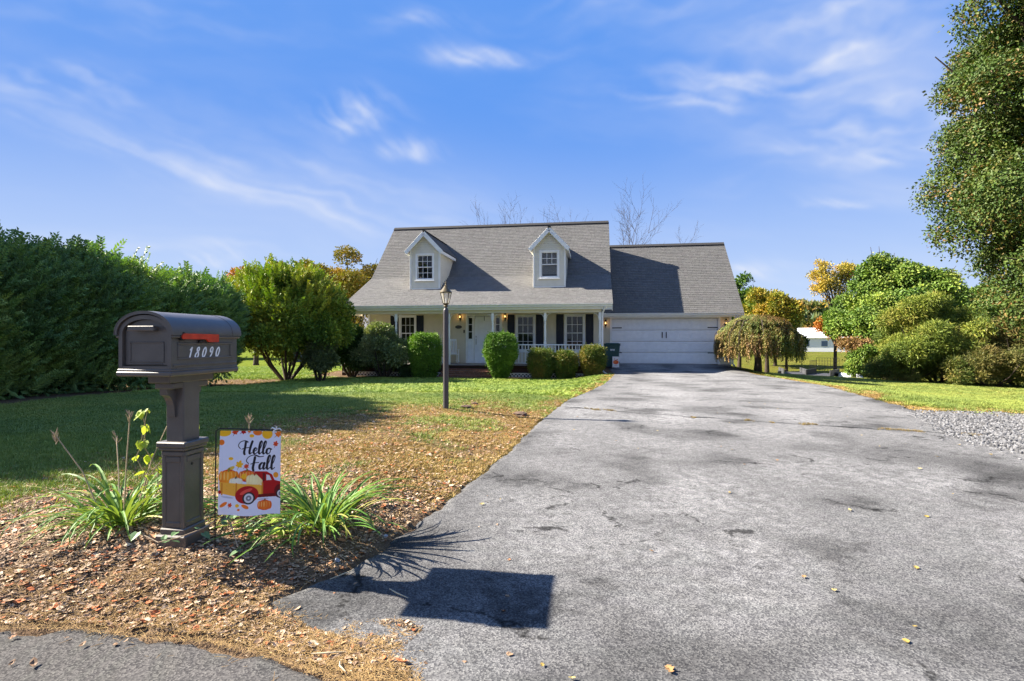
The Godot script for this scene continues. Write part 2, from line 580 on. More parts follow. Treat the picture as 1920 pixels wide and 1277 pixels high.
func sheet(xs: PackedFloat32Array, zs: PackedFloat32Array, at: Callable, colour: Callable) -> ArrayMesh:
	var w := xs.size()
	var h := zs.size()
	var v := PackedVector3Array()
	var c := PackedColorArray()
	var n := PackedVector3Array()
	v.resize(w * h); c.resize(w * h); n.resize(w * h)
	for j in h:
		for i in w:
			v[j * w + i] = at.call(xs[i], zs[j])
			c[j * w + i] = colour.call(xs[i], zs[j])
	var idx := PackedInt32Array()
	idx.resize((w - 1) * (h - 1) * 6)
	var q := 0
	for j in h:
		for i in w:
			var dx := v[j * w + mini(i + 1, w - 1)] - v[j * w + maxi(i - 1, 0)]
			var dz := v[mini(j + 1, h - 1) * w + i] - v[maxi(j - 1, 0) * w + i]
			var m := dz.cross(dx).normalized()
			n[j * w + i] = m if m.y > 0.0 else -m
			if i < w - 1 and j < h - 1:
				var p := j * w + i
				var k := 1 if zs[1] < zs[0] else w
				var s := w if zs[1] < zs[0] else 1
				idx[q] = p; idx[q + 1] = p + s; idx[q + 2] = p + k
				idx[q + 3] = p + k; idx[q + 4] = p + s; idx[q + 5] = p + w + 1
				q += 6
	var arr := []
	arr.resize(Mesh.ARRAY_MAX)
	arr[Mesh.ARRAY_VERTEX] = v
	arr[Mesh.ARRAY_NORMAL] = n
	arr[Mesh.ARRAY_COLOR] = c
	arr[Mesh.ARRAY_INDEX] = idx
	var uv := PackedVector2Array()
	uv.resize(w * h)
	for i in w * h:
		uv[i] = Vector2(v[i].x, v[i].z)
	arr[Mesh.ARRAY_TEX_UV] = uv
	var uv2 := PackedVector2Array()
	uv2.resize(w * h)
	for i in w * h:
		uv2[i] = Vector2((v[i].x + 2.0) / 13.0, -v[i].z / 28.0)
	arr[Mesh.ARRAY_TEX_UV2] = uv2
	var mesh := ArrayMesh.new()
	mesh.add_surface_from_arrays(Mesh.PRIMITIVE_TRIANGLES, arr)
	return mesh


func ground_point(x: float, z: float) -> Vector3:
	var y := height(x, z)
	if z > -14.0 and z < 2.0 and x > -12.0 and x < 12.0:
		var k := cover(x, z)
		var lump := nf.get_noise_2d(x * 60.0, z * 60.0) * 0.016 + nz.get_noise_2d(x * 30.0, z * 30.0) * 0.014
		y += lump * (0.35 + 0.65 * k.x) + 0.012
		if z > -4.5:      # the heaped bed round the mailbox
			y += 0.03 * exp(-(pow(x + 1.9, 2) / 0.6 + pow(z + 3.5, 2) / 0.3))
	if is_paved(x, z):
		var deep := is_paved(x - 0.18, z) and is_paved(x + 0.18, z) and is_paved(x, z - 0.18)
		y = height(x, z) - (0.05 if deep else 0.006)
	if z < -29.0 or (x > drive_left(-z) + 0.5 and x < drive_right(-z) - 0.5):
		y -= 0.02
	return Vector3(x, y, z)


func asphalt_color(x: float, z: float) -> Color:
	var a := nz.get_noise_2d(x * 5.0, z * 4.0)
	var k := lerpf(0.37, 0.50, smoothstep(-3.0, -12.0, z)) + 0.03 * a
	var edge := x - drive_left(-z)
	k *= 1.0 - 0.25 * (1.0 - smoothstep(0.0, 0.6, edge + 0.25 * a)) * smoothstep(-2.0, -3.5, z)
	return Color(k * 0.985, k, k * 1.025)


func drive_wear() -> ImageTexture:      # sealer patches, oil, worn wheel tracks, cracks: the drive's own marks over 13 by 28 metres
	var w := 832
	var h := 1792
	var grab := func(freq: float, sd: int, oct: int, ridged: bool) -> PackedByteArray:
		var f := FastNoiseLite.new()
		f.seed = sd
		f.frequency = freq
		f.fractal_octaves = oct
		if ridged:
			f.domain_warp_enabled = true
			f.domain_warp_amplitude = 22.0
			f.domain_warp_frequency = 0.02
		var im := f.get_image(w, h, false, false, false)
		im.convert(Image.FORMAT_L8)
		return im.get_data()
	var broad: PackedByteArray = grab.call(0.0065, 3, 6, false)
	var patchy: PackedByteArray = grab.call(0.014, 8, 6, false)
	var fine: PackedByteArray = grab.call(0.12, 21, 4, false)
	var crack: PackedByteArray = grab.call(0.008, 33, 3, true)
	var crack2: PackedByteArray = grab.call(0.02, 47, 2, true)
	var out := PackedByteArray()
	out.resize(w * h * 3)
	var i := 0
	for y in h:
		var dep := y * 28.0 / h
		var l := drive_left(dep)
		var r := drive_right(dep)
		for x in w:
			var px := x * 13.0 / w - 2.0
			var b := broad[i] / 127.5 - 1.0
			var p := patchy[i] / 127.5 - 1.0
			var f := fine[i] / 127.5 - 1.0
			var k := 0.80 + 0.10 * f
			k -= 0.15 * smoothstep(0.06, 0.36, b + 0.35 * p + 0.22 * f)
			k -= 0.12 * smoothstep(0.24, 0.44, p + 0.28 * f)
			var t := (px - l) / (r - l)
			k += 0.10 * (exp(-pow((t - 0.33) / 0.08, 2)) + exp(-pow((t - 0.66) / 0.08, 2))) * (0.6 + p + 0.5 * f)
			k += 0.07 * smoothstep(0.1, 0.4, -b + 0.3 * f)
			if absi(crack[i] - 128) <= 1 and p > 0.14: k *= 0.55
			if absi(crack2[i] - 128) <= 1 and b < -0.24: k *= 0.7
			var q := int(clampf(k, 0.1, 1.0) * 255.0)
			out[i * 3] = q
			out[i * 3 + 1] = q
			out[i * 3 + 2] = q
			i += 1
	return ImageTexture.create_from_image(Image.create_from_data(w, h, false, Image.FORMAT_RGB8, out))


func drive_sheet() -> ArrayMesh:
	var zs := steps([[-1.2, -6.0, 0.04], [-6.0, -13.0, 0.1], [-13.0, -28.4, 0.2]])
	var w := 90
	var xs := PackedFloat32Array()
	for i in w:
		xs.append(pow(i / (w - 1.0), 1.25))
	var f := func(t: float, z: float) -> Vector3:
		var dep := -z
		var far := smoothstep(20.0, 24.0, dep)
		var l := drive_left(dep) + nf.get_noise_2d(z * 55.0, 3.0) * 0.05 + nf.get_noise_2d(z * 200.0, 9.0) * 0.02
		var r := drive_right(dep) + nf.get_noise_2d(z * 40.0, 90.0) * 0.15
		var x := lerpf(l, r, t)
		var y := height(x, z) + 0.02 - 0.035 * (1.0 - smoothstep(0.0, 0.012, t)) + nf.get_noise_2d(x * 16.0, z * 16.0) * 0.004 * (1.0 - far)
		return Vector3(x, y, z)
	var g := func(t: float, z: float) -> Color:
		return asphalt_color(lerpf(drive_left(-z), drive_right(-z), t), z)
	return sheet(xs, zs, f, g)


# ---------------------------------------------------------------- the house, in its own axes: x along the front, z towards the road, so that depth into the house is -z
func V(x: float, y: float, d: float) -> Vector3:
	return Vector3(x, y, -d)


const MAIN := [Vector2(-2.0, 2.75), Vector2(1.48, 4.46), Vector2(4.77, 7.8), Vector2(9.6, 2.9)]       # depth, height along the roof
const GAR := [Vector2(1.97, 2.51), Vector2(6.11, 6.65), Vector2(10.3, 2.46)]
const GD := 2.4      # depth of the garage front


func lap_wall(mb: MB, x0: float, x1: float, y0: float, y1: float, d: float, holes: Array, gap := 0.112) -> void:
	var xs := [x0, x1]
	for h in holes:
		xs.append(h[0]); xs.append(h[1])
	xs.sort()
	for i in xs.size() - 1:
		var a: float = xs[i]
		var b: float = xs[i + 1]
		if b - a < 0.001: continue
		var mid := (a + b) * 0.5
		var k := floorf(y0 / gap)
		while k * gap < y1:
			var lo := maxf(y0, k * gap)
			var hi := minf(y1, (k + 1) * gap)
			var runs := [[lo, hi]]
			for h in holes:
				if mid > h[0] and mid < h[1]:
					var next := []
					for r in runs:
						if h[3] <= r[0] or h[2] >= r[1]:
							next.append(r)
						else:
							if h[2] > r[0]: next.append([r[0], h[2]])
							if h[3] < r[1]: next.append([h[3], r[1]])
					runs = next
			for r in runs:
				var f0: float = 0.016 * (1.0 - (r[0] / gap - k))
				var f1: float = 0.016 * (1.0 - (r[1] / gap - k))
				mb.quad(V(a, r[0], d - f0), V(b, r[0], d - f0), V(b, r[1], d - f1), V(a, r[1], d - f1))
				mb.quad(V(a, r[0], d + 0.02), V(b, r[0], d + 0.02), V(b, r[0], d - f0), V(a, r[0], d - f0))
			k += 1.0


func gable_laps(mb: MB, x: float, sg: float, prof: Array, y0: float, front: float, rear: float, gap := 0.112) -> void:
	var y := y0
	var top: float = prof[0].y
	for p in prof:
		top = maxf(top, p.y)
	while y + gap < top - 0.03:
		var ym := y + gap
		var a := front
		var b := rear
		for i in prof.size() - 1:
			var p: Vector2 = prof[i]
			var q: Vector2 = prof[i + 1]
			if q.y > p.y and ym > p.y and ym <= q.y: a = maxf(front, lerpf(p.x, q.x, (ym - p.y) / (q.y - p.y)))
			if q.y < p.y and ym > q.y and ym <= p.y: b = minf(rear, lerpf(p.x, q.x, (ym - p.y) / (q.y - p.y)))
		if b - a < 0.1: break
		var o := sg * 0.016
		if sg > 0.0:
			mb.quad(V(x + o, y, a), V(x + o, y, b), V(x, ym, b), V(x, ym, a))
			mb.quad(V(x, y, a), V(x, y, b), V(x + o, y, b), V(x + o, y, a))
		else:
			mb.quad(V(x + o, y, b), V(x + o, y, a), V(x, ym, a), V(x, ym, b))
		y = ym


func shingles(mb: MB, eave: Vector3, u: Vector3, length: float, up: Vector3, rise: float, tone: float, sd: int) -> void:      # courses of separate tabs from the eave upwards
	var r := RandomNumberGenerator.new()
	r.seed = sd
	var n := u.cross(up).normalized()
	var course := 0.143
	var k := 0
	while k * course < rise - 0.01:
		var v0 := k * course
		var v1 := minf(rise, v0 + course + 0.004)
		var x := -r.randf() * 0.3
		var row := r.randf_range(-0.01, 0.01)
		while x < length:
			var wd := r.randf_range(0.14, 0.26)
			var a := maxf(x, 0.0)
			var b := minf(x + wd - 0.006, length)
			x += wd
			if b - a < 0.01: continue
			var t := tone * (1.0 + row + r.randf_range(-0.09, 0.09) + 0.06 * nz.get_noise_2d(x * 12.0 + sd * 9.0, v0 * 12.0))
			mb.col = Color(t * 1.0, t * 0.995, t * 0.985)
			var th := 0.011 + r.randf_range(0.0, 0.006)
			var lo := v0 - r.randf_range(0.0, 0.012)
			var p := eave + u * a + up * lo + n * th
			var q := eave + u * b + up * lo + n * th
			var s := eave + u * b + up * v1 + n * 0.003
			var w := eave + u * a + up * v1 + n * 0.003
			mb.quad(p, q, s, w)
			mb.quad(eave + u * a + up * lo, eave + u * b + up * lo, q, p)
			mb.tri(p, w, eave + u * a + up * lo)
			mb.tri(q, eave + u * b + up * lo, s)
		k += 1
	mb.col = Color.WHITE


func roof_slab(mb: MB, a: Vector3, b: Vector3, d: Vector3, e: Vector3, th: float) -> void:      # a-b eave, d-e ridge, counter-clockwise from above
	var n := (b - a).cross(e - a).normalized() * th
	mb.quad(a, b, d, e)
	mb.quad(b - n, a - n, e - n, d - n)
	mb.quad(a - n, b - n, b, a); mb.quad(b - n, d - n, d, b); mb.quad(d - n, e - n, e, d); mb.quad(e - n, a - n, a, e)


func window(house: Node3D, x0: float, x1: float, y0: float, y1: float, d: float, blind := 0.0, both := true, muntins_below := true) -> void:      # a double-hung window in its casing
	var w := part("window", frame_mesh(x0, x1, y0, y1, d, 0.085, 0.045), M.white, house)
	var ix0 := x0 + 0.085
	var ix1 := x1 - 0.085
	var iy0 := y0 + 0.085
	var iy1 := y1 - 0.085
	var mid := (iy0 + iy1) * 0.5
	var k := 0
	for sash in [[mid - 0.02, iy1, d + 0.02], [iy0, mid + 0.02, d + 0.055]]:
		var s := part("sash", frame_mesh(ix0, ix1, sash[0], sash[1], sash[2], 0.04, 0.03), M.white, w)
		var gx0 := ix0 + 0.04
		var gx1 := ix1 - 0.04
		var gy0: float = sash[0] + 0.04
		var gy1: float = sash[1] - 0.04
		if k == 0 or muntins_below:
			var mb := MB.new()
			for i in [1, 2]:
				mb.box(V(lerpf(gx0, gx1, i / 3.0), (gy0 + gy1) * 0.5, sash[2] + 0.004), Vector3(0.02, gy1 - gy0, 0.016))
			mb.box(V((gx0 + gx1) * 0.5, (gy0 + gy1) * 0.5, sash[2] + 0.004), Vector3(gx1 - gx0, 0.02, 0.012))
			part("muntins", mb.mesh(), M.white, w)
			var pane := MB.new()
			pane.box(Vector3.ZERO, Vector3((gx1 - gx0) / 3.0 - 0.02, (gy1 - gy0) * 0.5 - 0.02, 0.004))
			var pm := pane.mesh()
			for i in 3:
				for j in 2:
					part("pane", pm, M.glass, w, Transform3D(Basis.IDENTITY, V(lerpf(gx0, gx1, (i + 0.5) / 3.0), lerpf(gy0, gy1, (j + 0.5) / 2.0), sash[2] + 0.004)))
		else:
			var pane := MB.new()
			pane.box(V((gx0 + gx1) * 0.5, (gy0 + gy1) * 0.5, sash[2] + 0.004), Vector3(gx1 - gx0, gy1 - gy0, 0.004))
			part("pane", pane.mesh(), M.glass, w)
		k += 1
	if blind > 0.0:
		var mb := MB.new()
		var y := iy1
		while y > iy1 - blind * (iy1 - iy0):
			mb.box(V((ix0 + ix1) * 0.5, y, d + 0.14), Vector3(ix1 - ix0 - 0.02, 0.004, 0.045), Basis(Vector3.RIGHT, 0.7))
			y -= 0.045
		part("blind", mb.mesh(), M.blind, w)
	# the reveal that closes the wall round the opening
	var rv := MB.new()
	for q in [[V(x0 + 0.02, (y0 + y1) * 0.5, d + 0.1), Vector3(0.03, y1 - y0, 0.16)], [V(x1 - 0.02, (y0 + y1) * 0.5, d + 0.1), Vector3(0.03, y1 - y0, 0.16)], [V((x0 + x1) * 0.5, y0 + 0.02, d + 0.1), Vector3(x1 - x0 - 0.08, 0.03, 0.16)], [V((x0 + x1) * 0.5, y1 - 0.02, d + 0.1), Vector3(x1 - x0 - 0.08, 0.03, 0.16)]]:
		rv.box(q[0], q[1])
	part("reveal", rv.mesh(), M.white, w)
	var sill := MB.new()
	sill.box(V((x0 + x1) * 0.5, y0 - 0.015, d - 0.04), Vector3(x1 - x0 + 0.06, 0.035, 0.09), Basis.IDENTITY, 0.006)
	part("sill", sill.mesh(), M.white, w)


func frame_mesh(x0: float, x1: float, y0: float, y1: float, d: float, wd: float, th: float) -> ArrayMesh:
	var mb := MB.new()
	var ym := (y0 + y1) * 0.5
	var xm := (x0 + x1) * 0.5
	mb.box(V(x0 + wd * 0.5, ym, d - th * 0.5 + 0.012), Vector3(wd, y1 - y0, th), Basis.IDENTITY, 0.006)
	mb.box(V(x1 - wd * 0.5, ym, d - th * 0.5 + 0.012), Vector3(wd, y1 - y0, th), Basis.IDENTITY, 0.006)
	mb.box(V(xm, y0 + wd * 0.5, d - th * 0.5 + 0.014), Vector3(x1 - x0 - 2.0 * wd, wd, th - 0.004), Basis.IDENTITY, 0.005)
	mb.box(V(xm, y1 - wd * 0.5, d - th * 0.5 + 0.014), Vector3(x1 - x0 - 2.0 * wd, wd, th - 0.004), Basis.IDENTITY, 0.005)
	return mb.mesh()


func shutter(house: Node3D, x0: float, x1: float, y0: float, y1: float, d: float) -> void:
	var mb := MB.new()
	var dd := d - 0.035
	mb.box(V((x0 + x1) * 0.5, (y0 + y1) * 0.5, dd + 0.012), Vector3(x1 - x0 - 0.01, y1 - y0 - 0.01, 0.02))
	var xm := (x0 + x1) * 0.5
	for x in [x0 + 0.03, x1 - 0.03]:
		mb.box(V(x, (y0 + y1) * 0.5, dd), Vector3(0.055, y1 - y0, 0.03), Basis.IDENTITY, 0.004)
	for y in [y0 + 0.04, (y0 + y1) * 0.5, y1 - 0.04]:
		mb.box(V(xm, y, dd), Vector3(x1 - x0 - 0.115, 0.075, 0.028), Basis.IDENTITY, 0.004)
	var s := part("shutter", mb.mesh(), M.navy, house)
	var pm := MB.new()
	for q in [[y0 + 0.08, (y0 + y1) * 0.5 - 0.04], [(y0 + y1) * 0.5 + 0.04, y1 - 0.08]]:
		pm.box(V(xm, (q[0] + q[1]) * 0.5, dd - 0.004), Vector3(x1 - x0 - 0.17, q[1] - q[0] - 0.06, 0.02), Basis.IDENTITY, 0.008)
	part("raised_panel", pm.mesh(), M.navy, s)


func sconce(house: Node3D, x: float, y: float, d: float, lit: float) -> void:
	var mb := MB.new()
	mb.box(V(x, y - 0.02, d - 0.03), Vector3(0.1, 0.2, 0.025), Basis.IDENTITY, 0.008)
	mb.tube([V(x, y - 0.13, d - 0.04), V(x, y - 0.2, d - 0.07), V(x, y - 0.17, d - 0.13), V(x, y - 0.07, d - 0.14)], [0.014, 0.013, 0.012, 0.012], 8)
	mb.lathe([Vector2(0.0, -0.07), Vector2(0.05, -0.065), Vector2(0.055, -0.05), Vector2(0.0, -0.045)], 10, V(x, y, d - 0.14))
	mb.lathe([Vector2(0.085, 0.12), Vector2(0.08, 0.135), Vector2(0.03, 0.19), Vector2(0.012, 0.22), Vector2(0.0, 0.225)], 10, V(x, y, d - 0.14))
	mb.lathe([Vector2(0.0, 0.119), Vector2(0.085, 0.12)], 10, V(x, y, d - 0.14))
	for k in 4:
		var a := TAU * k / 4.0 + 0.4
		mb.tube([V(x + cos(a) * 0.05, y - 0.05, d - 0.14 + sin(a) * 0.05), V(x + cos(a) * 0.08, y + 0.12, d - 0.14 + sin(a) * 0.08)], [0.005, 0.005], 5)
	var s := part("wall_lantern", mb.mesh(), M.black, house)
	var gl := MB.new()
	gl.lathe([Vector2(0.0, 0.0), Vector2(0.03, 0.005), Vector2(0.038, 0.04), Vector2(0.026, 0.08), Vector2(0.0, 0.09)], 10)
	part("bulb_light", gl.mesh(), M.bulb, s, Transform3D(Basis.IDENTITY, V(x, y - 0.02, d - 0.14)))
	var o := OmniLight3D.new()
	o.name = "sconce_glow"
	o.light_color = Color(1.0, 0.74, 0.42)
	o.light_energy = lit
	o.light_size = 0.03
	o.omni_range = 8.0
	o.omni_attenuation = 2.0
	o.shadow_enabled = true
	o.position = V(x, y + 0.025, d - 0.14)
	s.add_child(o, true)


func porch_post(house: Node3D, x: float, y0: float, y1: float) -> void:
	var d := -1.75
	var mb := MB.new()
	mb.box(V(x, y0 + 0.52, d), Vector3(0.115, 1.04, 0.115), Basis.IDENTITY, 0.008)
	mb.box(V(x, y1 - 0.17, d), Vector3(0.115, 0.34, 0.115), Basis.IDENTITY, 0.008)
	var a := y0 + 1.04
	var b := y1 - 0.34
	var l := b - a
	var pr := []
	for q in [[0.05, 0.0], [0.057, 0.02], [0.04, 0.05], [0.055, 0.09], [0.045, 0.13], [0.055, 0.3], [0.05, 0.6], [0.04, 0.84], [0.054, 0.88], [0.04, 0.93], [0.056, 0.97], [0.05, 1.0]]:
		pr.append(Vector2(q[0], a + q[1] * l))
	mb.lathe(pr, 14, V(x, 0, d))
	var p := part("porch_post", mb.mesh(), M.white, house)
	for s in [-1.0, 1.0]:
		var br := MB.new()
		for i in 5:
			var t0 := i / 5.0 * PI * 0.5
			var t1 := (i + 1) / 5.0 * PI * 0.5
			br.tube([V(x + s * (0.06 + 0.2 * (1.0 - cos(t0))), y1 - 0.24 + 0.2 * sin(t0), d), V(x + s * (0.06 + 0.2 * (1.0 - cos(t1))), y1 - 0.24 + 0.2 * sin(t1), d)], [0.012, 0.012], 5)
		part("bracket", br.mesh(), M.white, p)


func railing(house: Node3D, x0: float, x1: float) -> void:
	var mb := MB.new()
	mb.box(V((x0 + x1) * 0.5, 0.955, -1.75), Vector3(x1 - x0 - 0.115, 0.05, 0.085), Basis.IDENTITY, 0.01)
	mb.box(V((x0 + x1) * 0.5, 0.13, -1.75), Vector3(x1 - x0 - 0.115, 0.05, 0.06), Basis.IDENTITY, 0.008)
	var r := part("porch_railing", mb.mesh(), M.white, house)
	var bm := MB.new()
	bm.box(Vector3.ZERO, Vector3(0.038, 0.775, 0.038), Basis.IDENTITY, 0.004)
	var bal := bm.mesh()
	var n := int(round((x1 - x0) / 0.15))
	for i in range(1, n):
		part("baluster", bal, M.white, r, Transform3D(Basis.IDENTITY, V(lerpf(x0, x1, float(i) / n), 0.5425, -1.75)))


func lattice(house: Node3D, x0: float, x1: float, y0: float, y1: float) -> void:
	var mb := MB.new()
	var h := y1 - y0
	var n := int((x1 - x0) / 0.16)
	for i in range(-1, n + 1):
		for s in [-1.0, 1.0]:
			var a := x0 + (i + 0.5) * (x1 - x0) / n
			var p := Vector2(a - s * h * 0.5, y0)
			var q := Vector2(a + s * h * 0.5, y1)
			if p.x < x0 or q.x < x0 or p.x > x1 or q.x > x1: continue
			var ang := (q - p).angle()
			mb.box(V((p.x + q.x) * 0.5, (p.y + q.y) * 0.5, -1.9 + s * 0.004), Vector3((q - p).length(), 0.042, 0.007), Basis(Vector3.BACK, ang))
	mb.box(V((x0 + x1) * 0.5, y1, -1.915), Vector3(x1 - x0, 0.05, 0.015))
	mb.box(V((x0 + x1) * 0.5, y0, -1.915), Vector3(x1 - x0, 0.05, 0.015))
	part("lattice_skirt", mb.mesh(), M.white, house)


func dormer(house: Node3D, xc: float, blind: float) -> void:
	var hw := 0.755
	var d0 := -0.1
	var y0 := 3.62
	var ye := 5.68
	var ya := 6.46
	var mb := MB.new()
	lap_wall(mb, xc - hw, xc + hw, y0, ye, d0, [[xc - 0.44, xc + 0.44, 4.16, 5.43]])
	var y := ye
	while y < ya - 0.1:
		var t0 := 1.0 - (y - ye) / (ya - ye)
		var t1 := 1.0 - minf(1.0, (y + 0.112 - ye) / (ya - ye))
		mb.quad(V(xc - hw * t0, y, d0 - 0.016), V(xc + hw * t0, y, d0 - 0.016), V(xc + hw * t1, minf(ya, y + 0.112), d0), V(xc - hw * t1, minf(ya, y + 0.112), d0))
		y += 0.112
	for s in [-1.0, 1.0]:       # the cheeks, course by course, until they run into the roof
		var k := 0
		while y0 + k * 0.112 < ye:
			var a := y0 + k * 0.112
			var b := minf(ye, a + 0.112)
			var back := 0.4 + (a - 3.9) / 0.49 if a < 4.46 else 1.48 + (a - 4.46) / 1.015 + 0.3
			back = maxf(back, 0.2)
			var o: float = xc + s * (hw + 0.016)
			var i: float = xc + s * hw
			if s > 0.0:
				mb.quad(V(o, a, d0), V(o, a, back), V(i, b, back), V(i, b, d0))
				mb.quad(V(i, a, d0), V(i, a, back), V(o, a, back), V(o, a, d0))
			else:
				mb.quad(V(o, a, back), V(o, a, d0), V(i, b, d0), V(i, b, back))
				mb.quad(V(i, a, back), V(i, a, d0), V(o, a, d0), V(o, a, back))
			k += 1
	var dm := part("dormer", mb.mesh(), M.dormer_siding, house)
	var tr := MB.new()
	for s in [-1.0, 1.0]:
		tr.box(V(xc + s * (hw - 0.02), (y0 + ye) * 0.5 + 0.03, d0 - 0.018), Vector3(0.08, ye - y0 - 0.1, 0.03), Basis.IDENTITY, 0.004)
		tr.box(V(xc + s * (hw + 0.014), (y0 + ye) * 0.5 + 0.03, d0 + 0.03), Vector3(0.03, ye - y0 - 0.1, 0.07), Basis.IDENTITY, 0.004)
	tr.box(V(xc, y0 + 0.09, d0 - 0.022), Vector3(2 * hw - 0.12, 0.05, 0.03))
	part("corner_trim", tr.mesh(), M.gutter, dm)
	# roof: two slopes over front and side eaves
	var over := 0.17
	var slope := (ya - ye) / hw
	var df := d0 - 0.24
	var dk := 3.75
	var top := ya + 0.10
	var rs := MB.new()
	var sh := MB.new()
	var bb := MB.new()
	for s in [-1.0, 1.0]:
		var ex: float = xc + s * (hw + over)
		var ey := top - slope * (hw + over)
		var a := V(ex, ey, dk) if s < 0.0 else V(ex, ey, df)
		var b := V(ex, ey, df) if s < 0.0 else V(ex, ey, dk)
		var e := V(xc, top, dk) if s < 0.0 else V(xc, top, df)
		var f := V(xc, top, df) if s < 0.0 else V(xc, top, dk)
		roof_slab(rs, a, b, f, e, 0.05)
		var u := (b - a).normalized()
		var up := (e - a).normalized()
		shingles(sh, a, u, dk - df, up, (e - a).length(), 0.175, 40 + int(s) + int(xc * 3.0))
		# barge board on the front, fascia along the eave, soffit between
		var ang := atan2(slope * -s, 1.0)
		var mid := V((ex + xc) * 0.5, (ey + top) * 0.5 - 0.13, df - 0.012)
		bb.box(mid, Vector3((hw + over) / cos(ang) + 0.02, 0.19, 0.03), Basis(Vector3.BACK, ang), 0.004)
		bb.box(V(ex - s * 0.01, ey - 0.12, (df + 2.35) * 0.5), Vector3(0.03, 0.14, 2.35 - df), Basis.IDENTITY, 0.004)
		bb.box(V(xc + s * (hw + over * 0.5), ey - 0.17, (d0 + 2.3) * 0.5), Vector3(over, 0.02, 2.3 - d0))
		bb.box(V((ex + xc) * 0.5, (ey + top) * 0.5 - 0.12, (df + d0) * 0.5), Vector3((hw + over) / cos(ang), 0.02, d0 - df - 0.02), Basis(Vector3.BACK, ang))
	part("dormer_roof", rs.mesh(), M.ridge, dm)
	part("shingles", sh.mesh(), M.shingle, dm, Transform3D.IDENTITY, "stuff")
	part("barge_board", bb.mesh(), M.white, dm)
	var rc := MB.new()
	rc.box(V(xc, top + 0.012, (df + dk) * 0.5), Vector3(0.16, 0.02, dk - df), Basis.IDENTITY, 0.005)
	part("ridge_cap", rc.mesh(), M.ridge, dm)
	window(house, xc - 0.48, xc + 0.48, 4.12, 5.47, d0, blind, true, blind < 0.3)


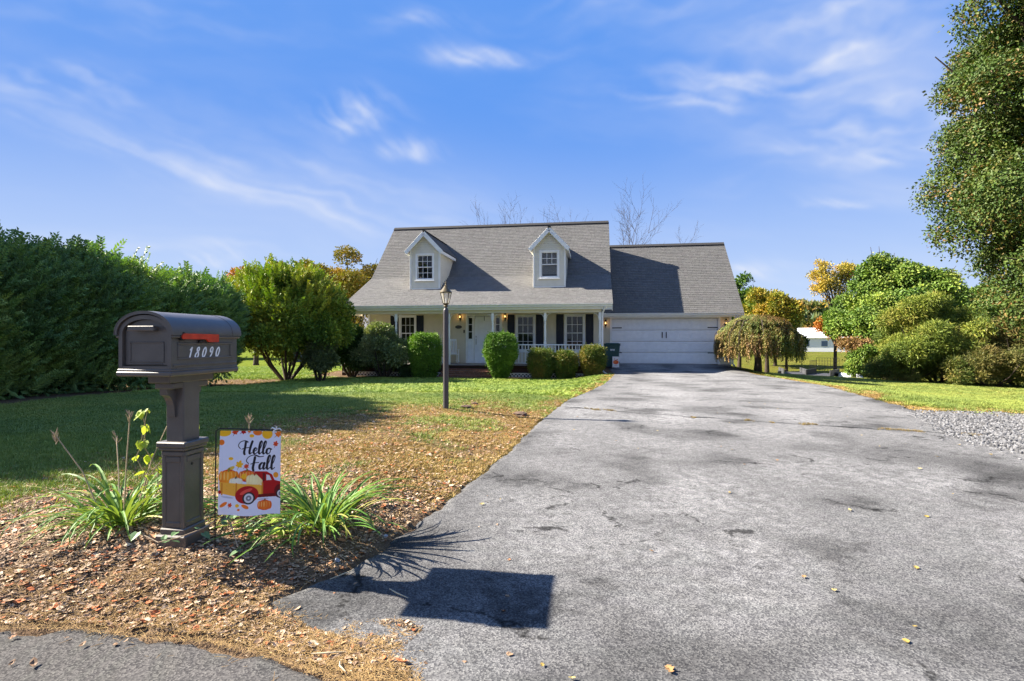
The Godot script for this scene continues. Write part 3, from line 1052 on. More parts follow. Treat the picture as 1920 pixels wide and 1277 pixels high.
func build_house() -> void:
	var h := thing("cottage_house", "cream sided cottage with grey shingle roof, two dormers and attached double garage", "house", HOUSE, YAW)
	var xl := -14.55
	var xr := -2.9
	# ---- walls
	var holes := [[-12.95, -12.1, 0.65, 2.4], [-9.5, -7.7, 0.0, 2.42], [-7.0, -6.1, 0.65, 2.38], [-4.62, -3.7, 0.65, 2.4]]
	var mb := MB.new()
	lap_wall(mb, xl, xr, -0.1, 2.62, 0.15, holes)
	gable_laps(mb, xl, -1.0, MAIN, -0.7, 0.15, 9.2)
	gable_laps(mb, xr, 1.0, MAIN, -0.7, 0.15, 9.2)
	var wall := part("wall", mb.mesh(), M.siding, h)
	mb = MB.new()
	var inner := [xl + 0.16, xr - 0.16]
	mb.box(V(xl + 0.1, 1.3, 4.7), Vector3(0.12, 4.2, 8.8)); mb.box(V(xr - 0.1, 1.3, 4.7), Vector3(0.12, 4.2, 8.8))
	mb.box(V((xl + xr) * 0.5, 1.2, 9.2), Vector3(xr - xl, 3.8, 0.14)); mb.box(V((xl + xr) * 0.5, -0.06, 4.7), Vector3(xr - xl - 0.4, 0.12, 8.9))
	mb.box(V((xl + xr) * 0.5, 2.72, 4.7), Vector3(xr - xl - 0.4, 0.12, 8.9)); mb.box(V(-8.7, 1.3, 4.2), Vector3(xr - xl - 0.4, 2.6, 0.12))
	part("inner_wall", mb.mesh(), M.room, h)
	for s in [-1.0, 1.0]:
		mb = MB.new()
		mb.prism(PackedVector2Array([Vector2(-0.05 * s, 0.025), Vector2(-0.05 * s, 0.05), Vector2(0.05 * s, 0.05), Vector2(0.05 * s, -0.06), Vector2(0.025 * s, -0.06), Vector2(0.025 * s, 0.025)]), 0.0, 2.5, Transform3D(Basis(Vector3.RIGHT, Vector3.BACK, Vector3.DOWN), V(xl if s < 0.0 else xr, 2.5, 0.15)))
		part("corner_trim", mb.mesh(), M.gutter, h)
	# ---- main roof
	var L := -15.0
	var R := -2.45
	var rs := MB.new()
	var sh := MB.new()
	for i in 3:
		var p: Vector2 = MAIN[i]
		var q: Vector2 = MAIN[i + 1]
		if i < 2:
			roof_slab(rs, V(L, p.y, p.x), V(R, p.y, p.x), V(R, q.y, q.x), V(L, q.y, q.x), 0.14)
			var up := V(0, q.y - p.y, q.x - p.x)
			shingles(sh, V(L - 0.02, p.y, p.x), Vector3.RIGHT, R - L + 0.04, up.normalized(), up.length(), 0.215 if i == 0 else 0.185, 11 + i)
		else:
			roof_slab(rs, V(R, q.y, q.x), V(L, q.y, q.x), V(L, p.y, p.x), V(R, p.y, p.x), 0.14)
	var roof := part("roof", rs.mesh(), M.ridge, h)
	part("shingles", sh.mesh(), M.shingle, roof, Transform3D.IDENTITY, "stuff")
	mb = MB.new()
	mb.prism(PackedVector2Array([Vector2(-0.17, -0.12), Vector2(0.17, -0.12), Vector2(0.17, -0.07), Vector2(0.02, 0.07), Vector2(-0.02, 0.07), Vector2(-0.17, -0.07)]), 0.0, R - L, Transform3D(Basis(Vector3.UP, PI * 0.5), V(L, 7.8, 4.77)))
	part("ridge_vent", mb.mesh(), M.ridge, roof)
	for x in [L + 0.012, R - 0.012]:
		for i in 3:
			mb = MB.new()
			var p: Vector2 = MAIN[i]
			var q: Vector2 = MAIN[i + 1]
			var dl := Vector2(q.x - p.x, q.y - p.y)
			mb.box(V(x, (p.y + q.y) * 0.5 - 0.22, (p.x + q.x) * 0.5), Vector3(0.03, 0.16, dl.length()), Basis(Vector3.RIGHT, dl.angle()))
			mb.box(V(x + (0.22 if x < -10.0 else -0.22), (p.y + q.y) * 0.5 - 0.24, (p.x + q.x) * 0.5), Vector3(0.42, 0.02, dl.length()), Basis(Vector3.RIGHT, dl.angle()))
			part("rake_board", mb.mesh(), M.white, roof)
	# ---- gutter, fascia, porch beam and ceiling
	mb = MB.new()
	gutter_run(mb, L, R, 2.76, -2.0)
	var gut := part("gutter", mb.mesh(), M.gutter, roof)
	mb = MB.new()
	mb.box(V((L + R) * 0.5, 2.62, -1.95), Vector3(R - L, 0.17, 0.03))
	mb.box(V((L + R) * 0.5, 2.545, -1.88), Vector3(R - L - 0.02, 0.02, 0.14))
	part("fascia", mb.mesh(), M.white, roof)
	mb = MB.new()
	mb.box(V((-15.05 - 2.92) * 0.5, 2.545, -1.75), Vector3(12.13, 0.31, 0.12), Basis.IDENTITY, 0.006)
	mb.box(V(-14.99, 2.545, -0.77), Vector3(0.12, 0.31, 1.82)); mb.box(V(-2.98, 2.545, -0.8), Vector3(0.12, 0.31, 1.78))
	part("porch_beam", mb.mesh(), M.siding, h, Transform3D.IDENTITY).set_meta("label", "beam over the porch posts, tinted cream as if lit from the lawn")  # cream tint stands in for light bounced off the lawn
	mb = MB.new()
	var cx := L + 0.1
	while cx < R - 0.6:
		mb.box(V(cx + 0.095, 2.66, -0.8), Vector3(0.182, 0.02, 1.9))
		cx += 0.19
	part("porch_ceiling", mb.mesh(), M.white, h)
	# ---- porch deck with boards, rim, skirt
	mb = MB.new()
	mb.box(V(-8.98, -0.02, -0.9), Vector3(12.2, 0.08, 2.08))
	mb.box(V(-8.98, -0.31, -1.86), Vector3(12.1, 0.46, 0.05))
	mb.box(V(-2.92, -0.31, -0.9), Vector3(0.05, 0.46, 1.9))
	var deck := part("porch_deck", mb.mesh(), M.deck_rim, h)
	mb = MB.new()
	mb.box(Vector3.ZERO, Vector3(0.136, 0.024, 2.16), Basis.IDENTITY, 0.003)
	var board := mb.mesh()
	cx = -15.02
	while cx < -2.95:
		part("deck_board", board, M.deck, deck, Transform3D(Basis.IDENTITY, V(cx, 0.032, -0.91)))
		cx += 0.14
	lattice(h, -15.0, -10.1, -0.56, -0.33)
	lattice(h, -7.6, -2.95, -0.56, -0.33)
	for x in [-14.94, -12.4, -9.85, -7.8, -5.41, -2.99]:
		porch_post(h, x, 0.044, 2.39)
	railing(h, -14.94, -12.4); railing(h, -12.4, -9.85); railing(h, -7.8, -5.41); railing(h, -5.41, -2.99)
	# ---- brick steps
	var st := MB.new()
	st.box(V(-8.85, -0.33, -2.05), Vector3(2.38, 0.32, 0.3)); st.box(V(-8.85, -0.42, -2.33), Vector3(2.38, 0.32, 0.3)); st.box(V(-8.85, -0.52, -2.62), Vector3(2.38, 0.2, 0.3))
	var steps_part := part("porch_steps", st.mesh(), M.mortar, h)
	st = MB.new()
	var r := RandomNumberGenerator.new()
	r.seed = 3
	for s in [[-0.165, -2.06, 3], [-0.255, -2.345, 3], [-0.415, -2.635, 2]]:
		var n := 11
		for i in n:
			var x := -10.03 + (i + 0.5) * 2.36 / n
			for j in s[2]:
				var t := r.randf_range(0.75, 1.15)
				st.col = Color(0.25 * t, 0.115 * t, 0.075 * t)
				st.box(V(x + (0.05 if j % 2 else 0.0), s[0] + 0.0 - j * 0.075, s[1] - 0.135), Vector3(0.2, 0.062, 0.055), Basis.IDENTITY, 0.005)
			for q in [0.0, 1.0]:
				var t := r.randf_range(0.8, 1.2)
				st.col = Color(0.27 * t, 0.125 * t, 0.08 * t)
				st.box(V(x, s[0] + 0.03, s[1] + q * 0.11 - 0.02), Vector3(0.2, 0.03, 0.098), Basis.IDENTITY, 0.005)
	part("brick", st.mesh(), M.brick, steps_part, Transform3D.IDENTITY, "stuff")
	# ---- windows and shutters on the porch
	window(h, -12.98, -12.07, 0.6, 2.43, 0.15, 0.0)
	window(h, -7.04, -6.06, 0.6, 2.41, 0.15, 0.0)
	window(h, -4.66, -3.67, 0.6, 2.42, 0.15, 0.0)
	for q in [[-13.42, -13.0], [-12.05, -11.68], [-7.43, -7.07], [-6.03, -5.66], [-5.05, -4.69], [-3.64, -3.27]]:
		shutter(h, q[0], q[1], 0.62, 2.41, 0.15)
	front_door(h)
	sconce(h, -9.79, 2.3, 0.15, 0.004); sconce(h, -7.53, 2.3, 0.15, 0.004)
	mb = MB.new()
	var oval := PackedVector2Array()
	for i in 24:
		oval.append(Vector2(cos(TAU * i / 24.0) * 0.17, sin(TAU * i / 24.0) * 0.085))
	mb.prism(oval, 0.0, 0.02, Transform3D(Basis.IDENTITY, V(-9.885, 1.82, 0.135)))
	var pl := part("oval_plaque", mb.mesh(), M.black, h)
	mb = MB.new()
	for i in 24:
		oval[i] *= 0.8
	mb.prism(oval, 0.0, 0.006, Transform3D(Basis.IDENTITY, V(-9.885, 1.82, 0.114)))
	part("plaque_face", mb.mesh(), M.grey_metal, pl)
	mb = MB.new()
	mb.box(V(-9.6, 1.6, 0.12), Vector3(0.06, 0.15, 0.04), Basis.IDENTITY, 0.008)
	part("doorbell", mb.mesh(), M.black, h)
	# ---- dormers
	dormer(h, -11.54, 0.0)
	dormer(h, -5.36, 0.9)
	garage(h)


func gutter_run(mb: MB, x0: float, x1: float, y: float, d: float) -> void:
	mb.prism(PackedVector2Array([Vector2(0.0, 0.0), Vector2(0.0, -0.12), Vector2(0.075, -0.12), Vector2(0.085, -0.06), Vector2(0.115, -0.03), Vector2(0.12, 0.005), Vector2(0.105, 0.005), Vector2(0.1, -0.02), Vector2(0.02, -0.1), Vector2(0.012, 0.0)]), 0.0, x1 - x0, Transform3D(Basis(Vector3(0, 0, 1), Vector3(0, 1, 0), Vector3(-1, 0, 0)), V(x1, y, d)))


func front_door(h: Node3D) -> void:
	var mb := MB.new()
	for x in [-9.47, -9.11, -8.09, -7.735]:
		mb.box(V(x, 1.24, 0.13), Vector3(0.085, 2.36, 0.1), Basis.IDENTITY, 0.006)
	mb.box(V(-8.6, 2.4, 0.128), Vector3(1.82, 0.1, 0.11), Basis.IDENTITY, 0.006)
	mb.box(V(-8.6, 0.07, 0.1), Vector3(1.75, 0.05, 0.16))
	var fr := part("door_frame", mb.mesh(), M.white, h)
	for s in [[-9.425, -9.155], [-8.045, -7.78]]:
		var sl := part("sidelight", frame_mesh(s[0], s[1], 0.1, 2.34, 0.15, 0.045, 0.04), M.door_white, fr)
		var pm := MB.new()
		pm.box(V((s[0] + s[1]) * 0.5, 0.68, 0.16), Vector3(s[1] - s[0] - 0.09, 1.07, 0.03))
		pm.box(V((s[0] + s[1]) * 0.5, 0.68, 0.142), Vector3(s[1] - s[0] - 0.14, 0.95, 0.02), Basis.IDENTITY, 0.008)
		for y in [1.22, 1.58, 1.94, 2.28]:
			pm.box(V((s[0] + s[1]) * 0.5, y, 0.15), Vector3(s[1] - s[0] - 0.09, 0.03, 0.035))
		part("lower_panel", pm.mesh(), M.door_white, fr)
		for y in [1.4, 1.76, 2.11]:
			pm = MB.new()
			pm.box(V((s[0] + s[1]) * 0.5, y, 0.158), Vector3(s[1] - s[0] - 0.09, 0.33, 0.005))
			part("pane", pm.mesh(), M.glass, fr)
	mb = MB.new()
	mb.box(V(-8.6, 1.22, 0.16), Vector3(0.93, 2.24, 0.045))
	for i in 5:
		mb.box(V(-8.6 + (i - 2) * 0.182, 1.24, 0.135), Vector3(0.17, 2.1, 0.012), Basis.IDENTITY, 0.004)
	mb.box(V(-8.6, 0.22, 0.132), Vector3(0.9, 0.03, 0.012))
	var door := part("front_door", mb.mesh(), M.door_white, h)
	mb = MB.new()
	mb.box(V(-8.99, 1.33, 0.118), Vector3(0.055, 0.09, 0.02), Basis.IDENTITY, 0.006)
	mb.box(V(-8.99, 1.1, 0.118), Vector3(0.05, 0.3, 0.015), Basis.IDENTITY, 0.006)
	mb.tube([V(-8.99, 1.2, 0.11), V(-8.99, 1.17, 0.07), V(-8.99, 1.05, 0.07), V(-8.99, 1.02, 0.11)], [0.011, 0.011, 0.011, 0.011], 8)
	part("handle", mb.mesh(), M.steel, door)
	mb = MB.new()
	mb.box(V(-8.58, 2.26, 0.122), Vector3(0.025, 0.26, 0.006))
	part("wreath_hanger", mb.mesh(), M.black, door)


func garage(h: Node3D) -> void:
	var xl := -2.86
	var xr := 3.48
	var mb := MB.new()
	lap_wall(mb, xl, xr, -0.2, 2.46, GD, [[-2.38, 2.93, -0.2, 2.32]])
	gable_laps(mb, xr, 1.0, GAR, -0.7, GD, 9.9)
	mb.box(V(xr - 0.08, 1.0, 6.2), Vector3(0.12, 2.6, 7.4)); mb.box(V(0.3, 1.0, 9.9), Vector3(6.3, 2.9, 0.12))
	var wall := part("garage_wall", mb.mesh(), M.siding, h)
	mb = MB.new()
	mb.prism(PackedVector2Array([Vector2(-0.05, 0.025), Vector2(-0.05, 0.05), Vector2(0.05, 0.05), Vector2(0.05, -0.06), Vector2(0.025, -0.06), Vector2(0.025, 0.025)]), 0.0, 2.45, Transform3D(Basis(Vector3.RIGHT, Vector3.BACK, Vector3.DOWN), V(xr, 2.4, GD - 0.0)))
	part("corner_trim", mb.mesh(), M.gutter, h)
	mb = MB.new()
	mb.box(V(3.17, -0.35, GD - 0.02), Vector3(0.6, 0.62, 0.1))
	part("foundation", mb.mesh(), M.mortar, h)
	mb = MB.new()
	mb.box(V(xr + 0.02, -0.42, 6.2), Vector3(0.1, 0.7, 7.4))
	part("foundation", mb.mesh(), M.mortar, h)
	var L := -2.88
	var R := 4.01
	var rs := MB.new()
	var sh := MB.new()
	roof_slab(rs, V(L, GAR[0].y, GAR[0].x), V(R, GAR[0].y, GAR[0].x), V(R, GAR[1].y, GAR[1].x), V(L, GAR[1].y, GAR[1].x), 0.14)
	roof_slab(rs, V(R, GAR[2].y, GAR[2].x), V(L, GAR[2].y, GAR[2].x), V(L, GAR[1].y, GAR[1].x), V(R, GAR[1].y, GAR[1].x), 0.14)
	var up := V(0, GAR[1].y - GAR[0].y, GAR[1].x - GAR[0].x)
	shingles(sh, V(L, GAR[0].y, GAR[0].x), Vector3.RIGHT, R - L + 0.02, up.normalized(), up.length(), 0.175, 29)
	var roof := part("garage_roof", rs.mesh(), M.ridge, h)
	part("shingles", sh.mesh(), M.shingle, roof, Transform3D.IDENTITY, "stuff")
	mb = MB.new()
	mb.prism(PackedVector2Array([Vector2(-0.17, -0.12), Vector2(0.17, -0.12), Vector2(0.17, -0.07), Vector2(0.02, 0.07), Vector2(-0.02, 0.07), Vector2(-0.17, -0.07)]), 0.0, R - L, Transform3D(Basis(Vector3.UP, PI * 0.5), V(L, GAR[1].y, GAR[1].x)))
	part("ridge_vent", mb.mesh(), M.ridge, roof)
	for i in 2:
		mb = MB.new()
		var p: Vector2 = GAR[i]
		var q: Vector2 = GAR[i + 1]
		var dl := Vector2(q.x - p.x, q.y - p.y)
		mb.box(V(R - 0.012, (p.y + q.y) * 0.5 - 0.22, (p.x + q.x) * 0.5), Vector3(0.03, 0.16, dl.length()), Basis(Vector3.RIGHT, dl.angle()))
		mb.box(V(R - 0.22, (p.y + q.y) * 0.5 - 0.24, (p.x + q.x) * 0.5), Vector3(0.42, 0.02, dl.length()), Basis(Vector3.RIGHT, dl.angle()))
		part("rake_board", mb.mesh(), M.white, roof)
	mb = MB.new()
	gutter_run(mb, L, R, GAR[0].y + 0.01, GAR[0].x)
	part("gutter", mb.mesh(), M.gutter, roof)
	mb = MB.new()
	mb.box(V((L + R) * 0.5, 2.40, GAR[0].x + 0.03), Vector3(R - L, 0.15, 0.03)); mb.box(V((L + R) * 0.5, 2.37, GD - 0.2), Vector3(R - L, 0.02, 0.36))
	part("fascia", mb.mesh(), M.white, roof)
	# the double door: four sections of eight raised panels in a casing
	mb = MB.new()
	for x in [-2.385, 2.945]:
		mb.box(V(x, 1.09, GD - 0.02), Vector3(0.11, 2.36, 0.06), Basis.IDENTITY, 0.006)
	mb.box(V(0.28, 2.315, GD - 0.022), Vector3(5.44, 0.11, 0.062), Basis.IDENTITY, 0.006)
	var fr := part("garage_door_frame", mb.mesh(), M.white, h)
	mb = MB.new()
	for j in 4:
		mb.box(V(0.28, -0.045 + 0.576 * (j + 0.5), GD + 0.06), Vector3(5.22, 0.56, 0.05), Basis.IDENTITY, 0.006)
	var door := part("garage_door", mb.mesh(), M.door_white, h)
	mb = MB.new()
	mb.prism(PackedVector2Array([Vector2(-0.28, -0.2), Vector2(0.28, -0.2), Vector2(0.28, 0.2), Vector2(-0.28, 0.2)]), -0.004, 0.0)
	mb.box(Vector3(0, 0.19, 0.003), Vector3(0.56, 0.028, 0.026)); mb.box(Vector3(0, -0.19, 0.003), Vector3(0.56, 0.028, 0.026))
	mb.box(Vector3(-0.271, 0, 0.003), Vector3(0.028, 0.344, 0.0255)); mb.box(Vector3(0.271, 0, 0.003), Vector3(0.028, 0.344, 0.0255))
	mb.box(Vector3(0, 0, 0.004), Vector3(0.44, 0.26, 0.022), Basis.IDENTITY, 0.007)
	var panel := mb.mesh()
	for j in 4:
		for i in 8:
			part("door_panel", panel, M.door_white, door, Transform3D(Basis.IDENTITY, V(0.28 + (i - 3.5) * 0.648, -0.045 + 0.576 * (j + 0.5), GD + 0.033)))
	for x in [0.18, 0.38]:
		mb = MB.new()
		mb.box(V(x, 1.43, GD), Vector3(0.04, 0.31, 0.02), Basis.IDENTITY, 0.004)
		mb.tube([V(x, 1.55, GD), V(x, 1.53, GD - 0.05), V(x, 1.33, GD - 0.05), V(x, 1.31, GD)], [0.012, 0.012, 0.012, 0.012], 6)
		part("handle", mb.mesh(), M.black, door)
	for y in [1.8, 0.53]:
		for s in [-1.0, 1.0]:
			mb = MB.new()
			mb.box(V(0.28 + s * 2.38, y, GD + 0.018), Vector3(0.44, 0.045, 0.014), Basis.IDENTITY, 0.004)
			mb.prism(PackedVector2Array([Vector2(0, -0.035), Vector2(0.06, 0), Vector2(0, 0.035)]), 0.0, 0.014, Transform3D(Basis(Vector3.BACK, 0.0 if s < 0.0 else PI), V(0.28 + s * 2.16, y, GD + 0.025)))
			part("hinge_strap", mb.mesh(), M.black, door)
	sconce(h, -2.66, 2.02, GD, 0.0025); sconce(h, 3.25, 2.02, GD, 0.0025)
	# downspouts at the porch corner and the garage corner
	mb = MB.new()
	mb.tube([V(-2.78, 2.64, -2.06), V(-2.78, 2.56, -2.0), V(-2.86, 2.4, -1.85), V(-2.88, 2.2, -1.82), V(-2.88, -0.05, -1.82), V(-2.86, -0.22, -1.9), V(-2.7, -0.3, -2.5)], [0.04, 0.04, 0.04, 0.04, 0.04, 0.04, 0.045], 8)
	part("downspout", mb.mesh(), M.white, h)
	mb = MB.new()
	mb.tube([V(3.7, 2.4, GD - 0.5), V(3.68, 2.3, GD - 0.44), V(3.6, 2.14, GD - 0.12), V(3.58, 2.0, GD - 0.06), V(3.58, 0.0, GD - 0.06), V(3.62, -0.1, GD - 0.2)], [0.04, 0.04, 0.04, 0.04, 0.04, 0.045], 8)
	part("downspout", mb.mesh(), M.gutter, h)
	mb = MB.new()
	mb.box(V(3.2, 0.36, GD - 0.02), Vector3(0.16, 0.16, 0.05), Basis.IDENTITY, 0.01)
	part("outlet_box", mb.mesh(), M.gutter, h)


# ---------------------------------------------------------------- handwriting
func spline(pts: Array, n := 7) -> PackedVector2Array:
	var out := PackedVector2Array()
	for i in pts.size() - 1:
		var a: Vector2 = pts[maxi(i - 1, 0)]
		var b: Vector2 = pts[i]
		var c: Vector2 = pts[i + 1]
		var d: Vector2 = pts[mini(i + 2, pts.size() - 1)]
		for k in n:
			out.append(b.cubic_interpolate(c, a, d, float(k) / n))
	out.append(pts[-1])
	return out


func glyph(ch: String) -> Array:      # strokes on a unit em: baseline 0, capitals 1
	match ch:
		"1": return [[Vector2(0.02, 0.72), Vector2(0.14, 0.84), Vector2(0.26, 1.0), Vector2(0.2, 0.6), Vector2(0.13, 0.0)]]
		"8": return [[Vector2(0.5, 0.84), Vector2(0.36, 1.0), Vector2(0.2, 0.86), Vector2(0.24, 0.63), Vector2(0.42, 0.42), Vector2(0.42, 0.14), Vector2(0.22, 0.0), Vector2(0.04, 0.14), Vector2(0.12, 0.4), Vector2(0.36, 0.6), Vector2(0.5, 0.84)]]
		"0": return [[Vector2(0.34, 1.0), Vector2(0.14, 0.78), Vector2(0.06, 0.35), Vector2(0.18, 0.0), Vector2(0.38, 0.2), Vector2(0.48, 0.65), Vector2(0.34, 1.0)]]
		"9": return [[Vector2(0.46, 0.84), Vector2(0.32, 1.0), Vector2(0.13, 0.8), Vector2(0.15, 0.55), Vector2(0.33, 0.52), Vector2(0.47, 0.84), Vector2(0.4, 0.4), Vector2(0.2, 0.0)]]
		"H": return [[Vector2(-0.22, 0.4), Vector2(-0.4, 0.62), Vector2(-0.3, 0.9), Vector2(0.0, 1.02), Vector2(0.28, 0.92)], [Vector2(0.12, 0.9), Vector2(0.12, 0.5), Vector2(0.1, 0.12), Vector2(0.16, -0.04)], [Vector2(0.62, 0.98), Vector2(0.54, 0.6), Vector2(0.5, 0.2), Vector2(0.56, 0.0), Vector2(0.7, 0.1)], [Vector2(-0.1, 0.36), Vector2(0.2, 0.46), Vector2(0.6, 0.5)]]
		"F": return [[Vector2(-0.2, 0.4), Vector2(-0.38, 0.6), Vector2(-0.26, 0.88), Vector2(0.1, 1.02), Vector2(0.5, 0.9), Vector2(0.78, 0.94)], [Vector2(0.18, 0.86), Vector2(0.16, 0.5), Vector2(0.14, 0.1), Vector2(0.2, -0.1)], [Vector2(-0.05, 0.36), Vector2(0.2, 0.44), Vector2(0.5, 0.48)]]
		"e": return [[Vector2(0.02, 0.18), Vector2(0.22, 0.26), Vector2(0.28, 0.4), Vector2(0.16, 0.46), Vector2(0.05, 0.28), Vector2(0.08, 0.06), Vector2(0.2, 0.0), Vector2(0.36, 0.14)]]
		"l": return [[Vector2(0.02, 0.14), Vector2(0.2, 0.5), Vector2(0.28, 0.9), Vector2(0.2, 1.0), Vector2(0.11, 0.78), Vector2(0.1, 0.2), Vector2(0.18, 0.0), Vector2(0.34, 0.14)]]
		"o": return [[Vector2(0.22, 0.45), Vector2(0.08, 0.36), Vector2(0.05, 0.14), Vector2(0.17, 0.0), Vector2(0.32, 0.12), Vector2(0.34, 0.34), Vector2(0.22, 0.45), Vector2(0.42, 0.38)]]
		"a": return [[Vector2(0.34, 0.38), Vector2(0.2, 0.46), Vector2(0.06, 0.3), Vector2(0.06, 0.08), Vector2(0.16, 0.0), Vector2(0.3, 0.2), Vector2(0.36, 0.44)], [Vector2(0.36, 0.44), Vector2(0.32, 0.12), Vector2(0.4, 0.0), Vector2(0.52, 0.14)]]
	return []


func ribbon(mb: MB, pts: PackedVector2Array, size: float, shift: Vector2, xf: Transform3D) -> void:      # a brush stroke, thick where it runs down, laid on the plane of xf
	var l := []
	var r := []
	for i in pts.size():
		var t := (pts[mini(i + 1, pts.size() - 1)] - pts[maxi(i - 1, 0)]).normalized()
		var wd := (0.045 + 0.05 * maxf(0.0, absf(t.y))) * (0.6 if i == 0 or i == pts.size() - 1 else 1.0)
		var m := Vector2(-t.y, t.x) * wd
		for q in [[l, m], [r, -m]]:
			var p: Vector2 = (pts[i] + q[1]) * size
			p.x += p.y * 0.22
			p += shift
			q[0].append(xf * Vector3(p.x, p.y, 0))
	var up := xf.basis.z.normalized()
	for i in pts.size() - 1:
		mb.quadn(r[i], r[i + 1], l[i + 1], l[i], up, up, up, up)


# ---------------------------------------------------------------- mailbox
func arch(hw: float, y0: float, ye: float, rise: float, n := 18) -> PackedVector2Array:
	var p := PackedVector2Array([Vector2(-hw, y0), Vector2(hw, y0)])
	for i in n + 1:
		var a := PI * i / n
		p.append(Vector2(cos(a) * hw, ye + sin(a) * rise))
	return p


func shell(mb: MB, hw: float, ye: float, rise: float, th: float, drop: float, z0: float, z1: float, n := 20) -> void:      # a curved lid as a thin band
	var p := PackedVector2Array()
	p.append(Vector2(hw, ye - drop))
	for i in n + 1:
		var a := PI * i / n
		p.append(Vector2(cos(a) * hw, ye + sin(a) * rise))
	p.append(Vector2(-hw, ye - drop))
	p.append(Vector2(-hw + th, ye - drop))
	for i in n + 1:
		var a := PI - PI * i / n
		p.append(Vector2(cos(a) * (hw - th), ye + sin(a) * (rise - th)))
	p.append(Vector2(hw - th, ye - drop))
	mb.prism(p, z0, z1, Transform3D.IDENTITY, true)


func build_mailbox() -> void:
	var g := height(-1.85, -3.0)
	var t := thing("mailbox", "dark brown arched mailbox numbered 18090 on a moulded post with red flag", "mailbox", Vector3(-1.862, g + 0.02, -3.015), -8.0)
	var b := 0.945
	var e := 1.17
	# body, with a recess for the door in front
	var mb := MB.new()
	mb.prism(arch(0.152, b + 0.03, e - 0.002, 0.094), -0.255, 0.225, Transform3D.IDENTITY, true)
	shell(mb, 0.152, e - 0.002, 0.094, 0.022, e - b - 0.045, 0.225, 0.262)
	mb.box(Vector3(0, b + 0.042, 0.243), Vector3(0.30, 0.02, 0.036))
	var body := part("body", mb.mesh(), M.box, t)
	mb = MB.new()
	mb.box(Vector3(0, b + 0.012, 0.004), Vector3(0.318, 0.026, 0.54), Basis.IDENTITY, 0.006)
	mb.box(Vector3(0, b + 0.03, 0.004), Vector3(0.311, 0.014, 0.53), Basis.IDENTITY, 0.004)
	part("bottom_trim", mb.mesh(), M.box, t)
	mb = MB.new()
	shell(mb, 0.168, e, 0.112, 0.014, 0.012, -0.272, 0.272)
	var lid := part("roof", mb.mesh(), M.box, t)
	mb = MB.new()
	shell(mb, 0.1695, e, 0.1135, 0.004, 0.013, 0.205, 0.2735)
	shell(mb, 0.1695, e, 0.1135, 0.004, 0.013, -0.2735, -0.195)
	part("raised_band", mb.mesh(), M.box, lid)
	mb = MB.new()
	for s in [-1.0, 1.0]:
		mb.box(Vector3(s * 0.16, e - 0.02, 0.0), Vector3(0.016, 0.014, 0.53), Basis.IDENTITY, 0.004)
	part("eave_moulding", mb.mesh(), M.box, lid)
	# door
	mb = MB.new()
	mb.prism(arch(0.126, b + 0.058, e - 0.006, 0.074), 0.226, 0.246, Transform3D.IDENTITY, true)
	var door := part("door", mb.mesh(), M.box, t)
	mb = MB.new()
	var py := b + 0.125
	mb.box(Vector3(0, py - 0.05, 0.247), Vector3(0.2, 0.007, 0.007), Basis.IDENTITY, 0.002); mb.box(Vector3(0, py + 0.05, 0.247), Vector3(0.2, 0.007, 0.007), Basis.IDENTITY, 0.002)
	mb.box(Vector3(-0.0965, py, 0.247), Vector3(0.007, 0.093, 0.0068), Basis.IDENTITY, 0.002); mb.box(Vector3(0.0965, py, 0.247), Vector3(0.007, 0.093, 0.0068), Basis.IDENTITY, 0.002)
	mb.box(Vector3(0, py - 0.062, 0.2472), Vector3(0.186, 0.006, 0.007), Basis.IDENTITY, 0.002)
	part("panel_moulding", mb.mesh(), M.box, door)
	mb = MB.new()
	mb.box(Vector3(0.0, e + 0.022, 0.279), Vector3(0.15, 0.026, 0.022), Basis.IDENTITY, 0.003)
	mb.box(Vector3(-0.055, e + 0.022, 0.258), Vector3(0.022, 0.02, 0.03)); mb.box(Vector3(0.055, e + 0.022, 0.258), Vector3(0.022, 0.02, 0.03))
	part("handle", mb.mesh(), M.box, door)
	# raised border of the number field on both sides, and the numbers
	mb = MB.new()
	for s in [-1.0, 1.0]:
		var x: float = s * 0.1535
		mb.box(Vector3(x, b + 0.055, 0.0), Vector3(0.008, 0.012, 0.5), Basis.IDENTITY, 0.003)
		mb.box(Vector3(x, b + 0.168, 0.0), Vector3(0.007, 0.014, 0.44), Basis.IDENTITY, 0.003); mb.box(Vector3(x, b + 0.088, 0.0), Vector3(0.007, 0.012, 0.44), Basis.IDENTITY, 0.003)
		mb.box(Vector3(x, b + 0.128, 0.205), Vector3(0.007, 0.066, 0.03), Basis.IDENTITY, 0.003); mb.box(Vector3(x, b + 0.128, -0.205), Vector3(0.007, 0.066, 0.03), Basis.IDENTITY, 0.003)
	part("side_panel", mb.mesh(), M.box, body)
	var plane := Transform3D(Basis(Vector3(0, 0, -1), Vector3.UP, Vector3.RIGHT), Vector3(0.1532, b + 0.092, 0.142))
	var pen := 0.0
	for ch in "18090":
		mb = MB.new()
		for s in glyph(ch):
			ribbon(mb, spline(s), 0.056, Vector2(pen, 0.0), plane)
		part("number", mb.mesh(), M.number, body)
		pen += 0.044 if ch == "1" else 0.054
	# flag, folded down
	mb = MB.new()
	mb.prism(PackedVector2Array([Vector2(-0.012, -0.012), Vector2(0.0, -0.015), Vector2(0.165, -0.015), Vector2(0.18, -0.031), Vector2(0.262, -0.031), Vector2(0.262, 0.013), Vector2(0.0, 0.015), Vector2(-0.012, 0.01), Vector2(-0.016, 0.0)]), 0.0, 0.009, Transform3D(Basis(Vector3(0, 0, -1), Vector3.UP, Vector3.RIGHT), Vector3(0.166, e - 0.018, 0.195)))
	var fl := part("signal_flag", mb.mesh(), M.red, t)
	mb = MB.new()
